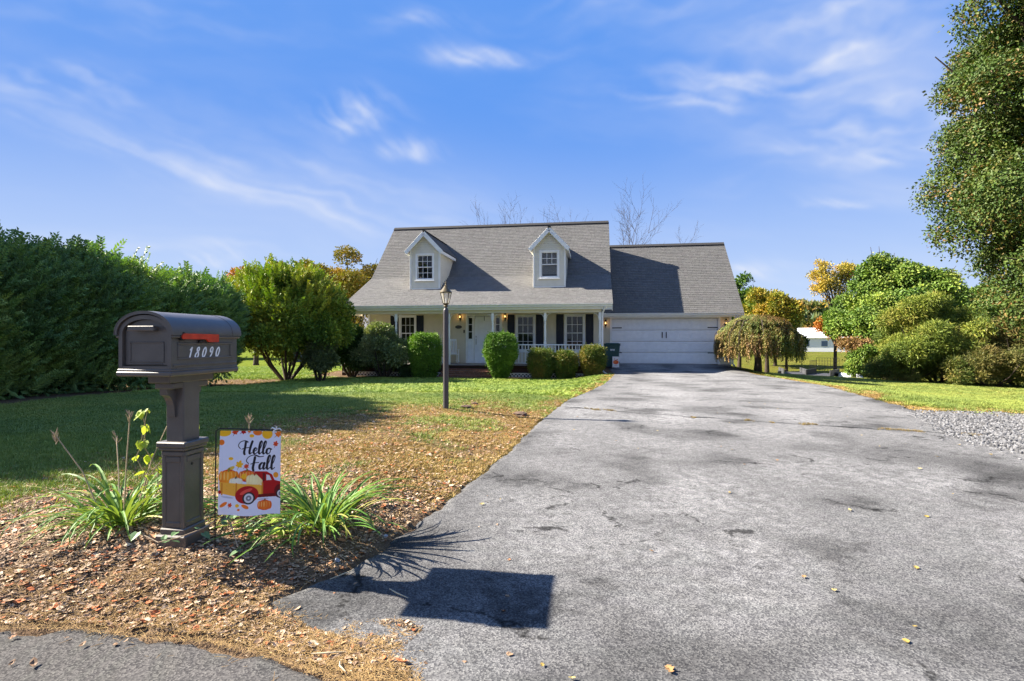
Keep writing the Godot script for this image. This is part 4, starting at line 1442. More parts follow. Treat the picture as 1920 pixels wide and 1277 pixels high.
	mb.tube([Vector3(0.15, e - 0.018, 0.197), Vector3(0.168, e - 0.018, 0.197)], [0.023, 0.023], 16)
	mb.box(Vector3(0.16, e - 0.046, 0.06), Vector3(0.014, 0.016, 0.03), Basis.IDENTITY, 0.003)
	part("flag_hub", mb.mesh(), M.black, fl)
	# post
	mb = MB.new()
	mb.box(Vector3(0.02, 0.745, 0.02), Vector3(0.108, 0.37, 0.125), Basis.IDENTITY, 0.006)
	var post := part("upper_post", mb.mesh(), M.box, t)
	mb = MB.new()
	mb.box(Vector3(0.015, b - 0.022, 0.02), Vector3(0.13, 0.042, 0.34), Basis.IDENTITY, 0.005)
	mb.box(Vector3(0.015, b - 0.06, 0.02), Vector3(0.11, 0.034, 0.27), Basis.IDENTITY, 0.005)
	for s in [-1.0, 1.0]:      # curved corbels under the arms
		var p := PackedVector2Array([Vector2(0.0, 0.0), Vector2(0.0, -0.16), Vector2(0.012, -0.16)])
		for i in 7:
			var a := i / 6.0 * PI * 0.5
			p.append(Vector2(0.014 + 0.052 * (1.0 - cos(a)), -0.15 + 0.115 * sin(a)))
		p.append(Vector2(0.07, 0.0))
		mb.prism(p, -0.022, 0.022, Transform3D(Basis(Vector3(0, 0, s), Vector3.UP, Vector3(-s, 0, 0)), Vector3(0.02 - 0.012, b - 0.075, 0.02 + s * 0.06)))
	part("bracket", mb.mesh(), M.box, post)
	mb = MB.new()
	mb.box(Vector3(0.02, 0.56, 0.02), Vector3(0.176, 0.032, 0.192), Basis.IDENTITY, 0.006)
	mb.box(Vector3(0.02, 0.537, 0.02), Vector3(0.162, 0.02, 0.178), Basis.IDENTITY, 0.006)
	mb.box(Vector3(0.02, 0.51, 0.02), Vector3(0.144, 0.034, 0.160), Basis.IDENTITY, 0.008)
	part("post_cap", mb.mesh(), M.box, t)
	mb = MB.new()
	mb.box(Vector3(0.02, 0.3, 0.02), Vector3(0.124, 0.40, 0.142), Basis.IDENTITY, 0.003)
	for s in [-1.0, 1.0]:
		for q in [-1.0, 1.0]:
			mb.box(Vector3(0.02 + s * 0.056, 0.3, 0.02 + q * 0.065), Vector3(0.024, 0.4, 0.024), Basis.IDENTITY, 0.004)
		mb.box(Vector3(0.02 + s * 0.0615, 0.477, 0.02), Vector3(0.012, 0.03, 0.105), Basis.IDENTITY, 0.003); mb.box(Vector3(0.02 + s * 0.0615, 0.12, 0.02), Vector3(0.012, 0.03, 0.105), Basis.IDENTITY, 0.003)
		mb.box(Vector3(0.02, 0.477, 0.02 + s * 0.0705), Vector3(0.088, 0.03, 0.012), Basis.IDENTITY, 0.003); mb.box(Vector3(0.02, 0.12, 0.02 + s * 0.0705), Vector3(0.088, 0.03, 0.012), Basis.IDENTITY, 0.003)
	var base := part("lower_post", mb.mesh(), M.box, t)
	mb = MB.new()
	mb.tube([Vector3(0.078, 0.445, 0.03), Vector3(0.085, 0.445, 0.03)], [0.008, 0.008], 12)
	part("bolt_hole", mb.mesh(), M.black, base)
	mb = MB.new()
	mb.box(Vector3(0.02, 0.085, 0.02), Vector3(0.15, 0.035, 0.168), Basis.IDENTITY, 0.006)
	mb.box(Vector3(0.02, 0.03, 0.02), Vector3(0.182, 0.08, 0.2), Basis.IDENTITY, 0.008)
	part("foot", mb.mesh(), M.box, t)


# ---------------------------------------------------------------- printed garden banner
class Paint:
	var im: Image
	var w: int
	var h: int

	func _init(ww: int, hh: int, c: Color) -> void:
		w = ww; h = hh
		im = Image.create(w, h, false, Image.FORMAT_RGB8)
		im.fill(c)

	func dot(x: float, y: float, r: float, c: Color) -> void:
		blob(x, y, r, r, 0.0, c)

	func blob(x: float, y: float, rx: float, ry: float, ang: float, c: Color) -> void:
		var m := int(maxf(rx, ry)) + 2
		for j in range(maxi(0, int(y) - m), mini(h, int(y) + m + 1)):
			for i in range(maxi(0, int(x) - m), mini(w, int(x) + m + 1)):
				var dx := i + 0.5 - x
				var dy := j + 0.5 - y
				var u := (dx * cos(ang) + dy * sin(ang)) / rx
				var q := (dy * cos(ang) - dx * sin(ang)) / ry
				var k := clampf((1.0 - sqrt(u * u + q * q)) * minf(rx, ry) + 0.5, 0.0, 1.0)
				if k > 0.0: im.set_pixel(i, j, im.get_pixel(i, j).lerp(c, k))

	func poly(pts: Array, c: Color) -> void:
		var p := PackedVector2Array(pts)
		var lo := p[0]
		var hi := p[0]
		for q in p:
			lo = lo.min(q); hi = hi.max(q)
		for j in range(maxi(0, int(lo.y)), mini(h, int(hi.y) + 1)):
			for i in range(maxi(0, int(lo.x)), mini(w, int(hi.x) + 1)):
				if Geometry2D.is_point_in_polygon(Vector2(i + 0.5, j + 0.5), p): im.set_pixel(i, j, c)

	func stroke(pts: PackedVector2Array, size: float, at: Vector2, c: Color, thin := 0.9, thick := 3.4) -> void:
		for i in pts.size() - 1:
			var a := pts[i]
			var b := pts[i + 1]
			var t := (b - a).normalized()
			var r := thin + (thick - thin) * maxf(0.0, -t.y)
			for k in 6:
				var p := a.lerp(b, k / 6.0) * size
				dot(at.x + p.x + p.y * 0.12, at.y - p.y, r, c)

	func leaf(x: float, y: float, s: float, ang: float, c: Color) -> void:      # a lobed autumn leaf on its stalk
		for q in [[0.0, 0.5, 1.0, 0.24], [0.75, 0.42, 0.8, 0.2], [-0.75, 0.42, 0.8, 0.2], [1.7, 0.3, 0.55, 0.17], [-1.7, 0.3, 0.55, 0.17]]:
			var a: float = ang - PI * 0.5 + q[0]
			blob(x + cos(a) * s * q[1], y + sin(a) * s * q[1], s * q[2] * 0.5, s * q[3], a, c.lerp(Color(0.98, 0.7, 0.2), 0.2 * absf(q[0]) / 1.7))
		blob(x, y, s * 0.3, s * 0.3, 0.0, c)
		blob(x - cos(ang - PI * 0.5) * s * 0.45, y - sin(ang - PI * 0.5) * s * 0.45, s * 0.3, 1.2, ang - PI * 0.5, c.darkened(0.3))

	func pumpkin(x: float, y: float, r: float, c: Color, d: Color, stem: Color) -> void:
		blob(x, y, r * 1.15, r * 0.92, 0.0, d)
		for k in [-2, 2, -1, 1, 0]:
			blob(x + k * r * 0.42, y, r * 0.36, r * (0.86 - 0.07 * absf(k)), 0.0, c.lerp(d, 0.14 * absf(k)))
			blob(x + k * r * 0.42 - r * 0.1, y - r * 0.12, r * 0.1, r * 0.5, 0.0, c.lerp(Color(1, 0.95, 0.7), 0.45))
		blob(x, y - r * 0.9, r * 0.14, r * 0.26, 0.2, stem)


func banner_print() -> Texture2D:
	var p := Paint.new(320, 448, Color(0.86, 0.875, 0.93))
	var gold := Color(0.95, 0.72, 0.1)
	var orange := Color(0.92, 0.46, 0.1)
	var rust := Color(0.82, 0.24, 0.08)
	var red := Color(0.68, 0.05, 0.05)
	var dark := Color(0.42, 0.02, 0.03)
	# leaves along the top edge and a few below
	p.blob(20, 8, 38, 22, 0.0, gold); p.leaf(76, 10, 26, 0.4, rust); p.leaf(118, 6, 22, 1.0, red); p.leaf(152, 4, 16, 0.2, orange)
	p.blob(196, 6, 24, 17, 0.1, orange); p.blob(166, 26, 12, 9, 0.0, gold); p.blob(248, 14, 28, 27, 0.0, gold); p.leaf(302, 18, 28, 0.8, orange)
	p.blob(10, 62, 15, 15, 0.0, orange); p.leaf(292, 72, 22, 0.3, rust); p.blob(62, 148, 12, 8, 0.0, gold); p.blob(296, 234, 14, 15, 0.0, Color(0.94, 0.6, 0.15))
	# pumpkins heaped in the truck bed
	p.leaf(104, 186, 30, 0.3, gold); p.leaf(138, 192, 20, 0.9, rust); p.blob(60, 204, 26, 10, -0.6, Color(0.85, 0.72, 0.3))
	p.pumpkin(54, 246, 44, Color(0.95, 0.6, 0.1), rust, Color(0.55, 0.5, 0.15))
	p.pumpkin(146, 240, 34, orange, red, Color(0.5, 0.45, 0.15))
	p.leaf(128, 248, 24, 0.5, gold)
	p.pumpkin(92, 274, 29, Color(0.94, 0.92, 0.84), Color(0.8, 0.74, 0.62), Color(0.3, 0.25, 0.15))
	p.pumpkin(186, 262, 36, Color(0.95, 0.9, 0.68), Color(0.86, 0.72, 0.42), Color(0.7, 0.25, 0.12))
	p.leaf(236, 264, 20, 0.9, gold)
	# the truck: cab, door, window, running board, fenders, wheels, planked bed
	p.poly([Vector2(180, 216), Vector2(248, 216), Vector2(276, 232), Vector2(290, 262), Vector2(320, 268), Vector2(320, 340), Vector2(226, 344), Vector2(226, 262), Vector2(200, 236)], red)
	p.poly([Vector2(246, 232), Vector2(262, 236), Vector2(274, 262), Vector2(246, 264)], Color(0.86, 0.85, 0.86))
	p.poly([Vector2(226, 222), Vector2(240, 226), Vector2(240, 268), Vector2(226, 268)], dark)
	p.poly([Vector2(4, 272), Vector2(230, 290), Vector2(230, 346), Vector2(120, 352), Vector2(12, 332)], Color(0.93, 0.68, 0.22))
	for y in [292, 311]:
		p.stroke(PackedVector2Array([Vector2(8, -y + 4), Vector2(228, -y - 8)]), 1.0, Vector2.ZERO, Color(0.72, 0.4, 0.1), 1.2, 1.4)
	for x in [16, 92, 222]:
		p.poly([Vector2(x, 276), Vector2(x + 8, 277), Vector2(x + 8, 344), Vector2(x, 340)], Color(0.82, 0.5, 0.12))
	p.poly([Vector2(190, 340), Vector2(320, 330), Vector2(300, 350), Vector2(196, 356)], dark)
	p.blob(150, 340, 58, 46, -0.15, red)
	p.blob(146, 322, 34, 10, -0.45, Color(0.88, 0.3, 0.25))
	p.blob(314, 320, 26, 36, 0.1, dark)
	for q in [[160, 358, 31], [322, 334, 24]]:
		p.blob(q[0], q[1], q[2], q[2] * 1.05, 0.0, Color(0.16, 0.15, 0.16)); p.blob(q[0], q[1], q[2] * 0.74, q[2] * 0.8, 0.0, Color(0.82, 0.82, 0.84)); p.blob(q[0], q[1], q[2] * 0.44, q[2] * 0.46, 0.0, Color(0.45, 0.46, 0.5)); p.blob(q[0], q[1], q[2] * 0.16, q[2] * 0.18, 0.0, Color(0.85, 0.85, 0.88))
	p.blob(8, 326, 8, 10, 0.0, red)
	p.blob(50, 352, 34, 5, 0.1, Color(0.72, 0.73, 0.8)); p.blob(230, 364, 30, 5, -0.1, Color(0.78, 0.76, 0.82))
	# fallen leaves and a last pumpkin underneath
	p.blob(30, 392, 24, 9, -0.6, orange); p.leaf(64, 398, 18, 0.4, rust); p.blob(104, 396, 10, 9, 0.0, gold); p.blob(144, 402, 20, 9, 0.5, orange); p.blob(112, 418, 7, 6, 0.0, orange)
	p.pumpkin(240, 396, 30, orange, rust, Color(0.6, 0.35, 0.2))
	var ink := Color(0.13, 0.12, 0.14)
	var x := 120.0
	for ch in "Hello":
		for s in glyph(ch):
			p.stroke(spline(s), 68.0, Vector2(x, 122), ink, 1.9, 5.6)
		x += 52.0 if ch == "H" else 24.0 if ch == "e" else 22.0
	x = 164.0
	for ch in "Fall":
		for s in glyph(ch):
			p.stroke(spline(s), 74.0, Vector2(x, 204), ink, 1.9, 6.0)
		x += 40.0 if ch == "F" else 35.0 if ch == "a" else 24.0
	return ImageTexture.create_from_image(p.im)


func small_print() -> Texture2D:
	var p := Paint.new(96, 160, Color(0.88, 0.86, 0.84))
	p.pumpkin(48, 84, 32, Color(0.9, 0.36, 0.14), Color(0.75, 0.2, 0.08), Color(0.35, 0.3, 0.1))
	p.leaf(30, 40, 12, 0.3, Color(0.85, 0.4, 0.1)); p.blob(66, 44, 10, 6, 0.5, Color(0.8, 0.3, 0.1)); p.blob(46, 128, 22, 3, 0.0, Color(0.7, 0.5, 0.4))
	return ImageTexture.create_from_image(p.im)


func cloth(w: float, h: float, wave: float, tex: Texture2D) -> Array:      # a hanging sheet of cloth with two faces and thickness
	var mb := MB.new()
	var nx := 16
	var ny := 18
	var uvs := PackedVector2Array()
	for side in [1.0, -1.0]:
		for j in ny:
			for i in nx:
				var q := []
				var t := []
				for k in [[0, 0], [1, 0], [1, 1], [0, 1]]:
					var u: float = (i + k[0]) / float(nx)
					var s: float = (j + k[1]) / float(ny)
					var z: float = sin(u * 5.0 + s * 2.0) * wave * (1.0 - s * 0.9) + sin(u * 2.0 + 1.0) * wave * 0.8 * (1.0 - s)
					q.append(Vector3(u * w, s * h + (0.004 * sin(u * 9.0) if s < 0.01 else 0.0), z + side * 0.0012))
					t.append(Vector2(u, 1.0 - s))
				if side > 0.0:
					mb.quad(q[0], q[1], q[2], q[3])
					for k in [0, 2, 1, 0, 3, 2]: uvs.append(t[k])
				else:
					mb.quad(q[1], q[0], q[3], q[2])
					for k in [1, 3, 0, 1, 2, 3]: uvs.append(t[k])
	mb.uv = uvs
	var m := StandardMaterial3D.new()
	m.albedo_texture = tex
	m.roughness = 0.85
	m.backlight_enabled = true
	m.backlight = Color(0.35, 0.35, 0.35)
	return [mb.mesh(), m]


func build_flag() -> void:
	var x := -1.615
	var z := -2.9
	var t := thing("garden_flag", "white garden flag reading Hello Fall with a red pumpkin truck, on a thin stake", "garden flag", Vector3(x, height(x, z), z), 2.0)
	var mb := MB.new()
	mb.tube([Vector3(0, -0.1, 0), Vector3(0.0, 0.3, 0), Vector3(0.006, 0.66, 0), Vector3(0.03, 0.672, 0), Vector3(0.345, 0.66, 0)], [0.0035, 0.0035, 0.0035, 0.0035, 0.0035], 8)
	mb.tube([Vector3(0.002, 0.235, 0), Vector3(0.02, 0.222, 0.0)], [0.0035, 0.0035], 6)
	part("stake", mb.mesh(), M.black, t)
	var c := cloth(0.325, 0.455, 0.012, banner_print())
	part("banner", c[0], c[1], t, Transform3D(Basis(Vector3.BACK, -0.02), Vector3(0.02, 0.205, 0.0)))
	mb = MB.new()
	for i in 4:
		var a := i * 1.4
		mb.tube([Vector3(0.33, 0.665, 0.0), Vector3(0.33 + 0.02 * cos(a), 0.672 + 0.012 * sin(a), 0.012), Vector3(0.33 + 0.03 * cos(a), 0.66 + 0.022 * sin(a), 0.006)], [0.004, 0.004, 0.002], 5)
	part("bow", mb.mesh(), M.white, t)


# ---------------------------------------------------------------- lamp post
func build_lamp() -> void:
	var x := -1.122
	var z := -9.05
	var t := thing("lamp_post", "dark metal yard lamp post with brass-toned lantern on the front lawn", "lamp post", Vector3(x, height(x, z), z), 12.0)
	var mb := MB.new()
	mb.lathe([Vector2(0.047, -0.2), Vector2(0.047, 1.66), Vector2(0.043, 1.69), Vector2(0.03, 1.715), Vector2(0.022, 1.72), Vector2(0.022, 1.745)], 20)
	part("post", mb.mesh(), M.lamp_post, t)
	mb = MB.new()
	mb.lathe([Vector2(0.02, 1.74), Vector2(0.045, 1.75), Vector2(0.03, 1.77), Vector2(0.05, 1.79), Vector2(0.055, 1.80), Vector2(0.0, 1.805)], 12)
	mb.lathe([Vector2(0.0, 1.978), Vector2(0.102, 1.98), Vector2(0.104, 1.992), Vector2(0.075, 2.03), Vector2(0.04, 2.075), Vector2(0.03, 2.09), Vector2(0.033, 2.1), Vector2(0.018, 2.11), Vector2(0.012, 2.135), Vector2(0.02, 2.15), Vector2(0.008, 2.165), Vector2(0.006, 2.18), Vector2(0.0, 2.185)], 6)
	for k in 6:
		var a := TAU * k / 6.0
		mb.tube([Vector3(cos(a) * 0.05, 1.8, sin(a) * 0.05), Vector3(cos(a) * 0.094, 1.982, sin(a) * 0.094)], [0.006, 0.006], 5)
	var lan := part("lantern", mb.mesh(), M.lamp_metal, t)
	for k in 6:
		mb = MB.new()
		var a := TAU * k / 6.0 + 0.04
		var b := TAU * (k + 1) / 6.0 - 0.04
		mb.quad(Vector3(cos(b) * 0.047, 1.805, sin(b) * 0.047), Vector3(cos(a) * 0.047, 1.805, sin(a) * 0.047), Vector3(cos(a) * 0.09, 1.978, sin(a) * 0.09), Vector3(cos(b) * 0.09, 1.978, sin(b) * 0.09))
		part("glass_pane", mb.mesh(), M.lamp_glass, lan)
	mb = MB.new()
	mb.tube([Vector3(0, 1.8, 0), Vector3(0, 1.89, 0)], [0.011, 0.011], 8)
	part("candle_socket", mb.mesh(), M.white, lan)


# ---------------------------------------------------------------- things by the house
func house_spot(x: float, d: float) -> Vector3:      # a point in the house's axes, put on the ground
	var p := HOUSE + Basis(Vector3.UP, deg_to_rad(YAW)) * Vector3(x, 0, -d)
	p.y = height(p.x, p.z)
	return p


func build_bin() -> void:
	var p := house_spot(-2.4, -0.1)
	p.y += 0.02
	var t := thing("wheeled_bin", "dark green wheeled refuse bin standing between the porch and the garage door", "bin", p, YAW - 4.0)
	var mb := MB.new()
	var lo := [Vector3(-0.25, 0.06, 0.25), Vector3(0.25, 0.06, 0.25), Vector3(0.27, 0.06, -0.24), Vector3(-0.27, 0.06, -0.24)]
	var hi := [Vector3(-0.35, 1.06, 0.36), Vector3(0.35, 1.06, 0.36), Vector3(0.35, 1.06, -0.36), Vector3(-0.35, 1.06, -0.36)]
	for i in 4:
		var j := (i + 1) % 4
		mb.quad(lo[i], lo[j], hi[j], hi[i])
	mb.quad(lo[3], lo[2], lo[1], lo[0])
	mb.box(Vector3(0, 1.04, 0), Vector3(0.74, 0.06, 0.76), Basis.IDENTITY, 0.015)
	mb.box(Vector3(0, 0.3, 0.285), Vector3(0.3, 0.02, 0.02))
	part("body", mb.mesh(), M.bin, t)
	mb = MB.new()
	mb.box(Vector3(0, 1.1, 0.01), Vector3(0.76, 0.055, 0.8), Basis.IDENTITY, 0.02)
	mb.box(Vector3(0, 1.135, 0.02), Vector3(0.6, 0.03, 0.62), Basis.IDENTITY, 0.014)
	var lid := part("lid", mb.mesh(), M.bin, t)
	mb = MB.new()
	mb.tube([Vector3(-0.3, 1.08, -0.46), Vector3(0.3, 1.08, -0.46)], [0.016, 0.016], 8)
	for s in [-0.28, 0.28]: mb.box(Vector3(s, 1.08, -0.42), Vector3(0.03, 0.03, 0.1))
	part("handle", mb.mesh(), M.bin, lid)
	for s in [-0.31, 0.31]:
		mb = MB.new()
		mb.tube([Vector3(s - 0.03, 0.13, -0.27), Vector3(s + 0.03, 0.13, -0.27)], [0.13, 0.13], 18)
		part("wheel", mb.mesh(), M.rubber, t)
	var tm := TextMesh.new()
	var sf := SystemFont.new()
	sf.font_names = ["Droid Sans"]
	sf.font_weight = 700
	tm.font = sf
	tm.font_size = 32
	tm.pixel_size = 0.0035
	tm.depth = 0.003
	tm.text = "WM"
	part("stamped_lettering", tm, M.number, t, Transform3D(Basis(Vector3.RIGHT, 0.11), Vector3(0.02, 0.83, 0.339)))
	# the small flag in front of the bin
	var q := house_spot(-2.26, -0.75)
	var f := thing("garden_flag", "small white flag with an orange pumpkin in front of the green bin", "garden flag", q, YAW)
	mb = MB.new()
	mb.tube([Vector3(-0.17, -0.1, 0), Vector3(-0.17, 0.60, 0), Vector3(0.17, 0.60, 0)], [0.006, 0.006, 0.006], 6)
	part("stake", mb.mesh(), M.black, f)
	var c := cloth(0.31, 0.5, 0.006, small_print())
	part("banner", c[0], c[1], f, Transform3D(Basis.IDENTITY, Vector3(-0.155, 0.1, 0.0)))


func rocking_chair(x: float, d: float, turn: float, label: String) -> void:
	var p := HOUSE + Basis(Vector3.UP, deg_to_rad(YAW)) * Vector3(x, 0.045, -d)
	var t := thing("rocking_chair", label, "rocking chair", p, YAW + turn, "white rocking chairs on the porch")
	for s in [-0.26, 0.26]:
		var mb := MB.new()
		var pts := []
		var rad := []
		for i in 11:
			var u := i / 10.0 * 2.0 - 1.0
			pts.append(Vector3(s, 0.02 + u * u * 0.1, u * 0.45)); rad.append(0.02)
		mb.tube(pts, rad, 6)
		part("rocker", mb.mesh(), M.white, t)
		mb = MB.new()
		mb.tube([Vector3(s, 0.06, 0.24), Vector3(s, 0.64, 0.26)], [0.022, 0.022], 6)
		part("leg", mb.mesh(), M.white, t)
		mb = MB.new()
		mb.tube([Vector3(s, 0.05, -0.2), Vector3(s, 0.45, -0.24), Vector3(s, 1.16, -0.42)], [0.022, 0.024, 0.02], 6)
		part("leg", mb.mesh(), M.white, t)
		mb = MB.new()
		mb.box(Vector3(s, 0.66, 0.0), Vector3(0.09, 0.025, 0.6), Basis.IDENTITY, 0.01)
		part("armrest", mb.mesh(), M.white, t)
	for i in 7:
		var mb := MB.new()
		mb.box(Vector3(0, 0.42 + 0.01 * absf(i - 3), -0.2 + i * 0.075), Vector3(0.54, 0.02, 0.062), Basis.IDENTITY, 0.005)
		part("seat_slat", mb.mesh(), M.white, t)
	for i in 6:
		var mb := MB.new()
		mb.box(Vector3(-0.19 + i * 0.076, 0.8, -0.33), Vector3(0.045, 0.66, 0.016), Basis(Vector3.RIGHT, -0.25), 0.004)
		part("back_slat", mb.mesh(), M.white, t)
	var tr := MB.new()
	tr.box(Vector3(0, 1.13, -0.41), Vector3(0.56, 0.1, 0.03), Basis(Vector3.RIGHT, -0.25), 0.01); tr.box(Vector3(0, 0.48, -0.25), Vector3(0.5, 0.05, 0.025), Basis(Vector3.RIGHT, -0.25), 0.01)
	part("top_rail", tr.mesh(), M.white, t)


# ---------------------------------------------------------------- plants
func put_leaf(mb: MB, p: Vector3, dir: Vector3, up: Vector3, l: float, w: float, fold := 0.25) -> void:
	var side := dir.cross(up).normalized()
	var u := side.cross(dir).normalized()
	var a := p + dir * l * 0.42 + side * w * 0.5 + u * w * fold
	var b := p + dir * l * 0.42 - side * w * 0.5 + u * w * fold
	var t := p + dir * l
	mb.tri(p, t, b)
	mb.tri(p, a, t)


func rand_dir(r: RandomNumberGenerator) -> Vector3:
	var z := r.randf_range(-1, 1)
	var a := r.randf() * TAU
	var s := sqrt(1.0 - z * z)
	return Vector3(cos(a) * s, z, sin(a) * s)


func cluster(n: int, l: float, w: float, spread: float, sd: int, lift := 0.3, tint := 0.25) -> ArrayMesh:      # a bunch of leaves round a twig end
	var r := RandomNumberGenerator.new()
	r.seed = sd
	var mb := MB.new()
	for i in n:
		var o := rand_dir(r)
		var p := o * spread * pow(r.randf(), 0.4)
		var d := (o + rand_dir(r) * 0.7 + Vector3.UP * (lift - 0.35)).normalized()
		var up := (Vector3.UP + rand_dir(r) * 0.8).normalized()
		var t := r.randf_range(1.0 - tint, 1.0 + tint)
		mb.col = Color(t * r.randf_range(0.92, 1.1), t, t * r.randf_range(0.85, 1.1))
		put_leaf(mb, p, d, up, l * r.randf_range(0.75, 1.2), w * r.randf_range(0.8, 1.2))
	return mb.mesh()


func spray(l: float, n: int, leaf_l: float, leaf_w: float, sd: int, flat := 0.6) -> ArrayMesh:      # a shoot along y with leaflets on both sides
	var r := RandomNumberGenerator.new()
	r.seed = sd
	var mb := MB.new()
	mb.col = Color(0.8, 0.7, 0.5)
	mb.tube([Vector3.ZERO, Vector3(0.02, l * 0.6, 0.01) , Vector3(0.05, l, 0.0)], [0.004, 0.003, 0.001], 3, false)
	for i in n:
		var u := (i + 0.5) / n
		var p := Vector3(0.05 * u * u, l * u, 0.0)
		var a := (0.0 if i % 2 else PI) + r.randf_range(-flat, flat)
		var d := Vector3(cos(a), 0.75 + r.randf_range(-0.2, 0.3), sin(a)).normalized()
		var t := r.randf_range(0.8, 1.15) * (0.85 + 0.3 * u)
		mb.col = Color(t, t, t * 0.9)
		put_leaf(mb, p, d, (Vector3.FORWARD + rand_dir(r) * 0.4).normalized(), leaf_l * (1.15 - 0.6 * u), leaf_w)
	return mb.mesh()


func pick(pal: Array, p: Vector3, r: RandomNumberGenerator, freq := 6.0) -> Color:
	var k := clampf(0.5 + 0.75 * nz.get_noise_3d(p.x * freq, p.y * freq, p.z * freq) + r.randf_range(-0.3, 0.3), 0.0, 0.999) * (pal.size() - 1)
	var c: Color = pal[int(k)].lerp(pal[int(k) + 1], k - int(k))
	var t := r.randf_range(0.8, 1.2)
	return Color(c.r * t, c.g * t, c.b * t)


func aim(dir: Vector3, spin: float, s: float) -> Basis:      # y along dir
	var x := dir.cross(Vector3(0.31, 0.2, 0.93)).normalized()
	var z := x.cross(dir).normalized()
	return Basis(x, dir, z).rotated(dir, spin).scaled(Vector3.ONE * s)


func lumps(mid: Vector3, rad: Vector3, n: int, size: float, sd: int) -> Array:      # rounded masses over an ellipsoid, which make an uneven crown
	var r := RandomNumberGenerator.new()
	r.seed = sd
	var out := [[mid, rad * 0.6]]
	for i in n:
		var d := rand_dir(r)
		d.y = absf(d.y) * 1.1 - 0.35
		d = d.normalized()
		var s := size * r.randf_range(0.45, 1.2)
		out.append([mid + d * rad * r.randf_range(0.58, 1.02), Vector3(s, s * 0.75, s)])
	return out


func crown(parent: Node3D, called: String, mesh: Mesh, m: Material, masses: Array, n: int, pal: Array, s0: float, s1: float, sd: int, inner := 0.72, freq := 6.0) -> void:
	var r := RandomNumberGenerator.new()
	r.seed = sd
	var weight := []
	var total := 0.0
	for q in masses:
		total += pow(q[1].x * q[1].y * q[1].z, 0.667)
		weight.append(total)
	var xf := []
	var col := PackedColorArray()
	for i in n:
		var k := 0
		var w := r.randf() * total
		while weight[k] < w: k += 1
		var d := rand_dir(r)
		if d.y < -0.3 and r.randf() < 0.5: d.y = -d.y
		var p: Vector3 = masses[k][0] + d * masses[k][1] * lerpf(inner, 1.06, pow(r.randf(), 0.6))
		xf.append(Transform3D(aim((d + rand_dir(r) * 0.6 + Vector3.UP * 0.25).normalized(), r.randf() * TAU, r.randf_range(s0, s1)), p))
		col.append(pick(pal, p + parent.position, r, freq))
	swarm(called, mesh, m, xf, col, parent)


func limbs(parent: Node3D, masses: Array, base_h: float, r0: float, m: Material, sd: int) -> void:
	var r := RandomNumberGenerator.new()
	r.seed = sd
	var top: Vector3 = masses[0][0]
	var mb := MB.new()
	mb.tube([Vector3(0, -0.3, 0), Vector3(0, 0.15, 0), Vector3(r.randf_range(-0.1, 0.1), base_h, r.randf_range(-0.1, 0.1)), Vector3(top.x * 0.6, lerpf(base_h, top.y, 0.6), top.z * 0.6), top], [r0 * 1.6, r0 * 1.1, r0 * 0.85, r0 * 0.55, r0 * 0.25], 9)
	part("trunk", mb.mesh(), m, parent)
	mb = MB.new()
	for q in masses.slice(1):
		var e: Vector3 = q[0]
		var h := minf(e.y - 0.2, lerpf(base_h, top.y, r.randf_range(0.1, 0.7)))
		var s := Vector3(top.x * 0.5 * h / maxf(top.y, 0.1), h, top.z * 0.5 * h / maxf(top.y, 0.1))
		mb.tube([s, s.lerp(e, 0.45) + Vector3(0, 0.12 * (e - s).length(), 0), e, e + (e - s) * 0.2], [r0 * 0.4, r0 * 0.28, r0 * 0.15, r0 * 0.05], 6)
	part("limbs", mb.mesh(), m, parent)


func tree(called: String, label: String, cat: String, at: Vector3, mid: Vector3, rad: Vector3, n_masses: int, size: float, n: int, mesh: Mesh, pal: Array, s0: float, s1: float, sd: int, trunk_r := 0.18, base_h := 1.5, group := "", inner := 0.72, m: Material = null) -> Node3D:
	at.y = height(at.x, at.z)
	var t := thing(called, label, cat, at, 0.0, group)
	var masses := lumps(mid, rad, n_masses, size, sd)
	limbs(t, masses, base_h, trunk_r, M.bark, sd + 1)
	crown(t, "crown", mesh, m if m else M.leaf, masses, n, pal, s0, s1, sd + 2, inner)
	return t


func bare_tree(label: String, at: Vector3, h: float, sd: int, spread := 0.5) -> void:
	at.y = height(at.x, at.z)
	var t := thing("bare_tree", label, "tree", at, 0.0, "leafless trees behind the house")
	var r := RandomNumberGenerator.new()
	r.seed = sd
	var mb := MB.new()
	mb.tube([Vector3(0, -0.3, 0), Vector3(0.1, h * 0.3, 0), Vector3(0.0, h * 0.55, 0.1)], [0.2, 0.15, 0.11], 8)
	part("trunk", mb.mesh(), M.pale_bark, t)
	mb = MB.new()
	var todo := []
	for i in 5:
		todo.append([Vector3(0, h * r.randf_range(0.45, 0.55), 0.05), Vector3(r.randf_range(-spread, spread), 1.0, r.randf_range(-spread, spread)).normalized(), h * r.randf_range(0.28, 0.46), 0.03, 0])
	while todo.size() > 0:
		var b: Array = todo.pop_back()
		var pts := [b[0]]
		var rad := [b[3]]
		var d: Vector3 = b[1]
		var p: Vector3 = b[0]
		for k in 4:
			d = (d + rand_dir(r) * 0.13 + Vector3.UP * 0.05).normalized()
			p += d * b[2] / 4.0
			pts.append(p)
			rad.append(b[3] * (1.0 - 0.2 * (k + 1)))
			if b[4] < 3 and k > 0:
				for q in (2 if b[4] < 2 else 1):
					todo.append([p, (d + rand_dir(r) * 0.65).normalized(), b[2] * r.randf_range(0.3, 0.5), maxf(0.006, b[3] * 0.5), b[4] + 1])
		mb.tube(pts, rad, 4, false)
	part("branches", mb.mesh(), M.bark, t)


